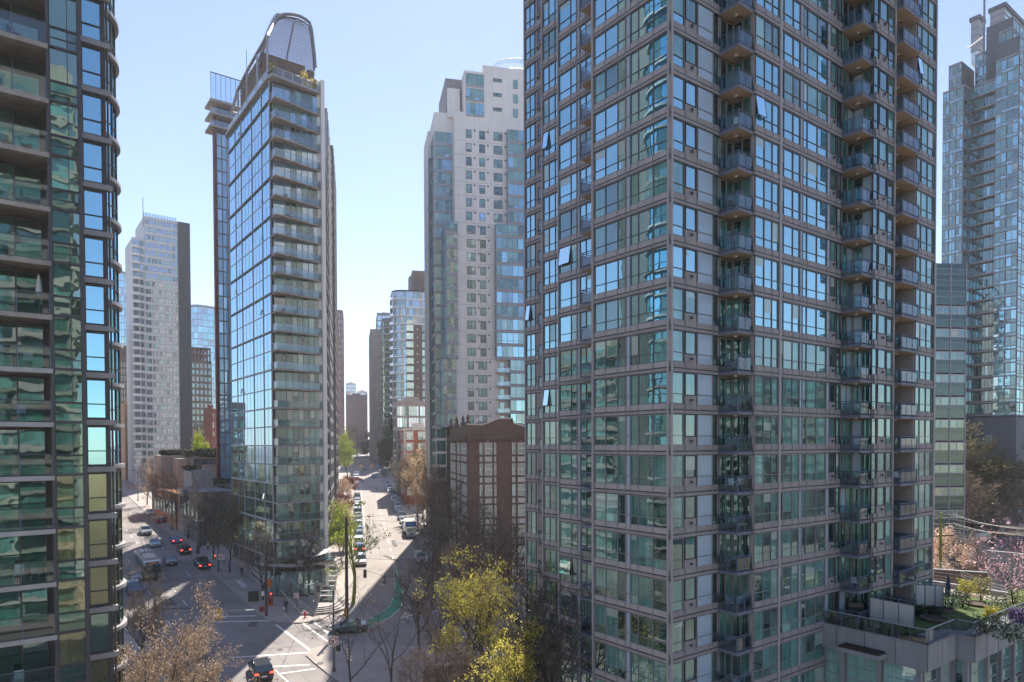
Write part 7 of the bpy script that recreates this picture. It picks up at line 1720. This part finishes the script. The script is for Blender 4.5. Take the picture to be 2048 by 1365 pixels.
# ================================================================== people
def person(px=None, py=None, P=None, h=1.74, face=(0, -1), top='cloth_black', legs='cloth_black', label='', bag=None, stride=0.0, z=None, hair='hair'):
    p = P or gp(px, py); zz = gz(p.y) + .14 if z is None else z; s = h / 1.74
    r = thing('person', label, 'person', (p.x, p.y, zz), world=False); f = Vector((face[0], face[1], 0)).normalized()
    me = bpy.data.meshes.new('body')
    V = [(0, 0, .92), (0, 0, 1.15), (0, 0, 1.38), (0, 0, 1.49), (.01, 0, 1.6), (.02, 0, 1.68),
         (0, .09, .88), (stride * .5 + .03, .10, .48), (stride * .55 - .03, .10, .09), (stride * .55 + .13, .10, .04),
         (0, -.09, .88), (-stride * .4 + .04, -.10, .48), (-stride * .7 - .03, -.10, .09), (-stride * .7 + .13, -.10, .04),
         (0, .19, 1.40), (-.03 - stride * .2, .25, 1.14), (.06 - stride * .2, .25, .90), (.09 - stride * .2, .25, .80),
         (0, -.19, 1.40), (-.02 + stride * .2, -.25, 1.14), (.12 + stride * .2, -.22, .95), (.17 + stride * .2, -.2, .86)]
    E = [(0, 1), (1, 2), (2, 3), (3, 4), (4, 5), (0, 6), (6, 7), (7, 8), (8, 9), (0, 10), (10, 11), (11, 12), (12, 13), (2, 14), (14, 15), (15, 16), (16, 17), (2, 18), (18, 19), (19, 20), (20, 21)]
    RR = [.13, .125, .14, .055, .085, .075, .085, .06, .042, .04, .085, .06, .042, .04, .062, .043, .032, .028, .062, .043, .032, .028]
    me.from_pydata([(x * s, y * s, z_ * s) for x, y, z_ in V], E, [])
    o = bpy.data.objects.new('body', me); COL.objects.link(o); o.parent = r
    md = o.modifiers.new('skin', 'SKIN'); 
    for i, v in enumerate(me.skin_vertices[0].data): v.radius = (RR[i] * s * (.75 if i in (1, 2, 0) else 1), RR[i] * s * 1.1); v.use_root = (i == 0)
    o.modifiers.new('sub', 'SUBSURF').render_levels = 2
    m, t, N, L = newmat('person_skin_%d' % len(MATS)); b = N["Principled BSDF"]; b.inputs['Roughness'].default_value = .85
    tc = N.new("ShaderNodeTexCoord"); sp = N.new("ShaderNodeSeparateXYZ"); L.new(tc.outputs['Object'], sp.inputs[0]); cr = N.new("ShaderNodeValToRGB"); cr.color_ramp.interpolation = 'CONSTANT'
    mr = N.new("ShaderNodeMath"); mr.operation = 'DIVIDE'; mr.inputs[1].default_value = 1.8 * s; L.new(sp.outputs[2], mr.inputs[0]); L.new(mr.outputs[0], cr.inputs[0])
    CL = {'cloth_black': (.02, .02, .024), 'cloth_blue': (.03, .06, .14), 'cloth_red': (.3, .03, .03), 'cloth_white': (.6, .6, .6), 'cloth_tan': (.35, .25, .16)}
    els = cr.color_ramp.elements; els[0].position = 0; els[0].color = (.05, .04, .04, 1); els[1].position = .05; els[1].color = CL[legs] + (1,)
    for pos, c_ in ((.54, CL[top]), (.825, (.42, .26, .19)),): e = els.new(pos); e.color = c_ + (1,)
    L.new(cr.outputs[0], b.inputs['Base Color']); me.materials.append(m)
    hd = MB(); hd.lathe([(0, .0), (.09, .03), (.105, .09), (.08, .16), (0, .19)], 'hair', 10, (-.02 * s, 0, 1.575 * s)); hd.build('hair', r)
    for sy in (-1, 1):
        e = MB(); e.tube([(.085 * s, sy * .03 * s, 1.635 * s), (.1 * s, sy * .03 * s, 1.635 * s)], .011, 'black_plastic', 6); e.build('eye', r)
        hn = MB(); bx = V[17] if sy > 0 else V[21]
        for q_ in range(5): hn.tube([(bx[0] * s, bx[1] * s + (q_ - 2) * .012, bx[2] * s), (bx[0] * s + .02 + .01 * q_, bx[1] * s + (q_ - 2) * .014, bx[2] * s - .09 + abs(q_ - 2) * .01)], .008, 'skin', 4)
        hn.build('fingers', r)
    M = Matrix((f, Vector((-f.y, f.x, 0)), Vector((0, 0, 1)))).transposed().to_4x4(); M.translation = (p.x, p.y, zz); r.matrix_world = M
    if bag:
        q = r.matrix_world @ Vector((.17 * s, -.24 * s, .5 * s)); b_ = MB(); b_.box8([(q.x - .14, q.y - .07, q.z), (q.x + .14, q.y - .07, q.z), (q.x + .14, q.y + .07, q.z), (q.x - .14, q.y + .07, q.z), (q.x - .11, q.y - .04, q.z + .32), (q.x + .11, q.y - .04, q.z + .32), (q.x + .11, q.y + .04, q.z + .32), (q.x - .11, q.y + .04, q.z + .32)], 'cloth_white'); tag(b_.build('bag', origin=tuple(q)), 'white bag held by the person at the corner', 'bag')
    return r
person(572, 1228, h=1.78, face=(.3, -1), top='cloth_black', legs='cloth_black', label='person in black standing at the corner with a white bag', bag=True, stride=.1)
person(726, 968, h=1.75, face=(1, -.1), label='person in dark clothes crossing the far end of the main street', stride=.45, z=gz(gp(726, 968).y))
person(681, 969, h=1.75, face=(0, -1), label='person walking on the left pavement near the far crossing', stride=.3, legs='cloth_blue')
person(686, 968, h=1.68, face=(0, -1), top='cloth_red', label='person in a red top on the left pavement near the far crossing', stride=.2)
r6 = random.Random(21); TP_ = ['cloth_black', 'cloth_blue', 'cloth_red', 'cloth_white', 'cloth_tan']; CN_ = ['black', 'blue', 'red', 'white', 'tan']
for i in range(9):
    j = i % 5; j2 = (i * 2) % 4
    if i < 5: q = ms(14 + i * 19, 7.4 + (i % 2) * .8); place_ = 'main street pavement, %s from the crossing' % ORD[i]
    else: q = ls(10 + (i - 5) * 13, 3.2); place_ = 'left street pavement, %s from the crossing' % ORD[i - 5]
    person(P=q, h=r6.uniform(1.62, 1.84), face=tuple(DM if i % 2 else -DM) if i < 5 else tuple(SD if i % 2 else -SD), top=TP_[j], legs=('cloth_black', 'cloth_blue')[i % 2], label='person in a %s top on the %s' % (CN_[j], place_), stride=.35)
# ================================================================== balcony and terrace things
def chair(x, y, z, ang, mat, label, group=None, s=1.0):
    r = thing('chair', label, 'chair', (x, y, z), group, world=False); r.rotation_euler = (0, 0, ang); r.scale = (s, s, s)
    m = MB(); m.box(-.22, .22, -.22, .22, .42, .46, mat); m.build('seat', r); m = MB(); m.box8([(-.22, .2, .46), (.22, .2, .46), (.22, .23, .46), (-.22, .23, .46), (-.2, .28, .9), (.2, .28, .9), (.2, .31, .9), (-.2, .31, .9)], mat); m.build('backrest', r)
    for a in (-1, 1):
        for b in (-1, 1): m = MB(); m.tube([(a * .2, b * .2, .43), (a * .24, b * .25, 0)], .015, mat, 5); m.build('leg', r)
        m = MB(); m.tube([(a * .24, -.2, .46), (a * .24, -.2, .65), (a * .24, .25, .68)], .016, mat, 5); m.build('armrest', r)
    return r
def table(x, y, z, R, mat, label, h=.72, leg='frame_dark'):
    r = thing('table', label, 'table', (x, y, z), world=False); m = MB(); m.lathe([(0, h), (R, h), (R, h + .03), (0, h + .03)], mat, 18); m.build('table_top', r); m = MB(); m.tube([(0, 0, 0), (0, 0, h)], .03, leg, 6); m.lathe([(R * .5, 0), (R * .45, .03), (0, .04)], leg, 12); m.build('leg', r); return r
def lbal(px, k, dn=.8):          # a spot on a balcony of the left tower
    z = Z0L + DZL * k; P0 = LTA + LF * dn; a = isect(px, 700, P0, RT); q = P0 + RT * a; return q.x, q.y, z
x, y, z = lbal(80, 2); r = thing('parasol', 'closed white parasol on a balcony of the left tower', 'parasol', (x, y, z), world=False); m = MB(); m.lathe([(.03, 1.0), (.13, 1.05), (.16, 1.3), (.1, 1.8), (.04, 2.15), (0, 2.2)], 'cloth_white', 12); m.build('canopy', r); m = MB(); m.tube([(0, 0, 0), (0, 0, 2.2)], .025, 'steel_grey', 6); m.lathe([(.25, 0), (.22, .08), (0, .1)], 'concrete_grey', 12); m.build('pole', r)
# levels: slab bottoms at Z0L + DZL k
x, y, z = lbal(28, 1, .6); table(x, y, z, .42, 'frame_white', 'round white table on the balcony below the closed parasol')
for i, (px, k, an, mt, lb) in enumerate(((55, 1, .6, 'frame_white', 'white chair beside the round white table'), (35, 0, .2, 'spandrel_pale', 'pale blue chair on the balcony under the round table'), (20, 5, 1, 'frame_dark', 'dark chair on the sixth balcony up, left tower'), (60, 5, 2, 'frame_dark', 'dark chair nearer the glass on the sixth balcony up, left tower'), (60, 4, 2.4, 'frame_grey', 'grey chair on the balcony two above the closed parasol'), (30, -3, .5, 'frame_white', 'white chair on a lower balcony of the left tower'), (70, -3, 1.5, 'frame_white', 'second white chair on that lower balcony, nearer the glass column'), (25, -5, .5, 'frame_white', 'pale chair on the lowest visible balcony of the left tower'), (40, 7, 1.5, 'frame_dark', 'dark chair on a high balcony of the left tower'), (70, 8, 1.5, 'leaf_dark', 'dark green chair on the topmost visible balcony, left tower'))): x, y, z = lbal(px, k, .7); chair(x, y, z, an, mt, lb)
def rbal(k, col, u, v):           # spot on a balcony of the big tower
    d = RTD; z = lev(k) + .2
    if col == 0: q = ab(d['aB1'] + (d['a1'] - d['aB1']) * u, d['b1'] * v)
    elif col == 1: q = ab(d['aL2'] + (d['aB2'] - d['aL2']) * u, d['b1'] + (d['b2'] - d['b1']) * v)
    else: q = ab(d['aD'] + (d['aE0'] - d['aD']) * u, d['b2'] + 1.2 - 1.7 * v)
    return q.x, q.y, z
items = [(3, 0, .3, .4, 'chair', 'frame_white', 'white chair on the first column balcony just below eye level'), (3, 0, .7, .6, 'chair', 'frame_white', 'second white chair on that balcony just below eye level'), (0, 0, .4, .4, 'chair', 'spandrel_pale', 'pale blue folding chair on a low balcony of the big tower'), (0, 0, .7, .7, 'chair', 'spandrel_pale', 'second pale blue folding chair on the low balcony'), (-2, 0, .6, .5, 'chair', 'frame_white', 'white lounge chair on the lowest clear balcony of the big tower'), (6, 0, .4, .5, 'table', 'frame_dark', 'dark round table on a first column balcony of the big tower'), (6, 0, .75, .5, 'chair', 'frame_dark', 'dark chair by the dark round table'), (3, 1, .5, .5, 'table', 'frame_dark', 'dark table on a second column balcony of the big tower'), (3, 1, .2, .5, 'chair', 'rust_fin', 'dark red chair by the table on the second column'), (3, 1, .8, .5, 'chair', 'frame_dark', 'black chair by the table on the second column'), (0, 1, .5, .5, 'chair', 'frame_white', 'white folding chair on a lower second column balcony'), (5, 1, .5, .5, 'table', 'frame_white', 'small white table on a second column balcony'), (12, 1, .5, .5, 'chair', 'frame_dark', 'dark lounger chair high on the second column'), (9, 2, .5, .5, 'chair', 'frame_dark', 'dark chair on a third column balcony'), (12, 0, .5, .5, 'chair', 'frame_white', 'white chair high on the first column')]
for k, c_, u, v, kd, mt, lb in items:
    x, y, z = rbal(k, c_, u, v)
    if kd == 'chair': chair(x, y, z, rnd.uniform(0, 6), mt, lb)
    else: table(x, y, z, .4, mt, lb)
CN = ['first', 'second', 'third']; r5 = random.Random(11); used = set((k, c_) for k, c_, *_ in items)
for n_ in range(34):
    k, c_ = r5.randint(-2, 17), r5.randint(0, 2)
    if (k, c_) in used: continue
    used.add((k, c_)); x, y, z = rbal(k, c_, r5.uniform(.25, .75), r5.uniform(.35, .75)); fl = '%s floors %s eye level' % (('no', 'one', 'two', 'three', 'four', 'five', 'six', 'seven', 'eight', 'nine', 'ten', 'eleven', 'twelve', 'thirteen', 'fourteen')[abs(k - 4)], 'above' if k > 4 else 'below') if k != 4 else 'at eye level'
    t_ = r5.choice((0, 0, 1, 2))
    if t_ == 0: chair(x, y, z, r5.uniform(0, 6), r5.choice(('frame_dark', 'frame_white', 'brown_clad', 'steel_grey')), 'balcony chair on the %s balcony column of the big tower, %s' % (CN[c_], fl))
    elif t_ == 1: table(x, y, z, .35, r5.choice(('frame_dark', 'frame_grey', 'brown_clad')), 'balcony table on the %s balcony column of the big tower, %s' % (CN[c_], fl))
    else: bush(x, y, z, .5, .8, r5.choice(('leaf_green', 'leaf_dark', 'leaf_gold')), 'balcony plant on the %s balcony column of the big tower, %s' % (CN[c_], fl), 140, .1, n_ + 300, 'potted_plant')
for i, (k, c_, lb, mt) in enumerate(((3, 0, 'leafy potted plant beside the white chairs on the balcony', ['leaf_green', 'leaf_gold']), (2, 0, 'potted plant one floor under the white chairs', 'leaf_green'), (5, 0, 'rusty leaved pot plant two floors above the white chairs', 'leaf_red'), (7, 0, 'orange flowering plant on a first column balcony', 'bud_rust'), (2, 1, 'potted shrub on a second column balcony', 'leaf_green'), (9, 1, 'green plant on a middle balcony of the second column', 'leaf_dark'), (4, 1, 'small plant on the second column near eye level', 'leaf_green'))):
    x, y, z = rbal(k, c_, .82, .75); bush(x, y, z, .6, .9, mt, lb, 160, .1, i + 70, 'potted_plant')
# flatiron balconies: small furniture and the golden roof plants
FRf = Face(FK, FKR)
for i, (k, a, lb) in enumerate(((13, 2.0, 'left dark chair on the fourth balcony from the top of the flatiron'), (12, 2.6, 'dark chair on the fifth balcony from the top of the flatiron'), (9, 3.9, 'black barbecue like chair halfway up the flatiron'), (8, 4.4, 'black covered chair one floor below the halfway one'), (7, 3.5, 'dark chair on a middle balcony of the flatiron'), (7, 1.6, 'second dark chair on that middle balcony'), (0, 3.0, 'dark chair near eye level on the flatiron'), (-1, 2.5, 'dark chair one floor below eye level on the flatiron'))): q = FRf.pt(a, 28.0 + 2.775 * k, .55); chair(q[0], q[1], q[2], i, 'black_plastic', lb)
for i, (a, n_, lb) in enumerate(((.3, .9, 'golden leaved plant at the left corner of the flatiron roof'), (FRf.L - 2.4, .3, 'golden leaved plant near the louvre sail on the flatiron roof'), (FRf.L - 1.0, .3, 'golden leaved plant at the right end of the flatiron roof'))):
    q = FRf.pt(a, FTOP, n_); bush(q[0], q[1], q[2], 1.4, 1.9 if i != 1 else 2.6, ['bud_yellow', 'leaf_gold'], lb, 420, .22, i + 90, 'roof_plant')
# terrace: white privacy screens, grill, closed blue parasol, pergola rail, back walls
for i, (x0, x1, y0, h, lb) in enumerate(((1738, 1829, 1252, 1.75, 'left white privacy screen with a dark trellis on the terrace'), (1830, 1890, 1215, 1.9, 'right white privacy screen with a dark trellis on the terrace'))):
    a = TP(x0, y0 if i else 1240); b = TP(x1, y0 + (4 if i else 8)); a = V2(a.x, a.y); b = V2(b.x, b.y); F = Face(a, b); r = thing('privacy_screen', lb, 'screen', (a.x, a.y, TZ)); m = MB(); F.box(m, .1, F.L - .1, TZ + .1, TZ + h, -.03, .03, 'concrete_white'); m.build('panel', r); t = MB()
    for j in range(4): q = F.L * j / 3; t.tube([F.pt(q, TZ, .05), F.pt(q, TZ + h + .35, .05)], .035, 'rail_paint', 5)
    t.tube([F.pt(0, TZ + h + .3, .05), F.pt(F.L, TZ + h + .3, .05)], .035, 'rail_paint', 5); t.tube([F.pt(0, TZ + h + .05, .05), F.pt(F.L, TZ + h + .05, .05)], .03, 'rail_paint', 5); t.build('trellis', r)
p = TP(1710, 1236); r = thing('barbecue', 'black covered barbecue by the tower wall on the terrace', 'barbecue', (p.x, p.y, TZ), world=False); m = MB(); m.box(-.6, .6, -.3, .3, .6, .9, 'black_plastic'); m.tube([(-.55, 0, .95), (.55, 0, .95)], .28, 'brown_clad', 10); m.build('hood', r); m = MB()
for a in (-.5, .5):
    for b in (-.25, .25): m.tube([(a, b, 0), (a, b, .62)], .03, 'steel_grey', 5)
m.build('cart', r)
p = TP(1896, 1206); r = thing('parasol', 'closed navy blue parasol at the back of the terrace', 'parasol', (p.x, p.y, TZ), world=False); m = MB(); m.lathe([(.04, .5), (.2, .6), (.17, 1.6), (.06, 2.4), (0, 2.5)], 'navy_canvas', 12); m.build('canopy', r); m = MB(); m.tube([(0, 0, 0), (0, 0, 2.5)], .03, 'frame_dark', 6); m.lathe([(.3, 0), (.28, .08), (0, .1)], 'concrete_grey', 10); m.build('pole', r)
for i, (px, py, lb) in enumerate(((1880, 1222, 'stone planter ring under the white flowering shrub'), (1958, 1212, 'curved brick planter under the golden bush'), (1870, 1242, 'round planter ring on the lawn in front'))):
    p = TP(px, py); m = MB(); m.lathe([(1.0, 0), (1.05, .25), (.9, .27), (.88, .05)], 'brown_clad', 18, p); m.poly([(p.x + .9 * math.cos(t / 9 * math.pi), p.y + .9 * math.sin(t / 9 * math.pi), TZ + .2) for t in range(18)], 'soil'); tag(m.build('planter', origin=tuple(p)), lb, 'planter', 'round planters')
# back walls beyond the terrace
def wallseg(label, pa, pb, z0, z1, mat, rail=False, th=.3):
    F = Face(V2(pa[0], pa[1]), V2(pb[0], pb[1])); r = thing('garden_wall', label, 'wall', (pa[0], pa[1], z0)); m = MB(); F.box(m, 0, F.L, z0, z1, -th, 0, mat); F.box(m, -.05, F.L + .05, z1, z1 + .1, -th - .06, .06, 'concrete_grey'); m.build('panel', r)
    if rail:
        t = MB(); n = max(2, int(F.L / 1.6))
        for j in range(n + 1): t.tube([F.pt(F.L * j / n, z1, -.15), F.pt(F.L * j / n, z1 + 1.0, -.15)], .018, 'frame_mid', 4)
        for q_ in (.35, .65, 1.0): t.tube([F.pt(0, z1 + q_, -.15), F.pt(F.L, z1 + q_, -.15)], .014, 'frame_mid', 4)
        t.build('railing', r)
a = TP(1862, 1171); b = TP(2110, 1211); wallseg('low pale wall with a rail behind the terrace bushes', a, b, TZ - 1, TZ + .35, 'concrete', True)
a = at(1868, 1150, 80); b = at(2060, 1188, 76); wallseg('brown retaining wall beyond the terrace', a, b, 0, zat(1868, 1140, a), 'brown_clad')
a = at(1975, 1107, 74); b = at(2100, 1130, 70); wallseg('pale concrete wall behind the pink magnolia', a, b, 3, zat(1975, 1103, a), 'concrete_grey')
for i in range(12):
    px = 1870 + (i % 6) * 34; Yb = 112 if i < 6 else 92; c = at(px, 1000, Yb); bush(c.x, Yb, gz(Yb), 5.5, 2.6 + (i % 3) * .6, (['leaf_dark', 'leaf_green'], 'leaf_green', ['leaf_dark', 'twig'])[i % 3], '%s shrub of the %s hedge bank at the right edge, counted from the big tower' % (ORD[i % 6], 'far' if i < 6 else 'near'), 900, .3, i + 120)
# ================================================================== air
hm, ht, HN, HL = newmat('haze'); HN.remove(HN["Principled BSDF"])
pv = HN.new("ShaderNodeVolumePrincipled"); pv.inputs['Color'].default_value = (.90, .93, 1.0, 1); pv.inputs['Density'].default_value = 0.00022; pv.inputs['Anisotropy'].default_value = 0.3
HL.new(pv.outputs[0], HN["Material Output"].inputs['Volume'])
m = MB(); m.box(-2600, 2600, -160, 3600, gz(-140) - 2, 125, 'haze'); o = m.build('haze', kind='stuff')
C.cycles.volume_bounces = 0
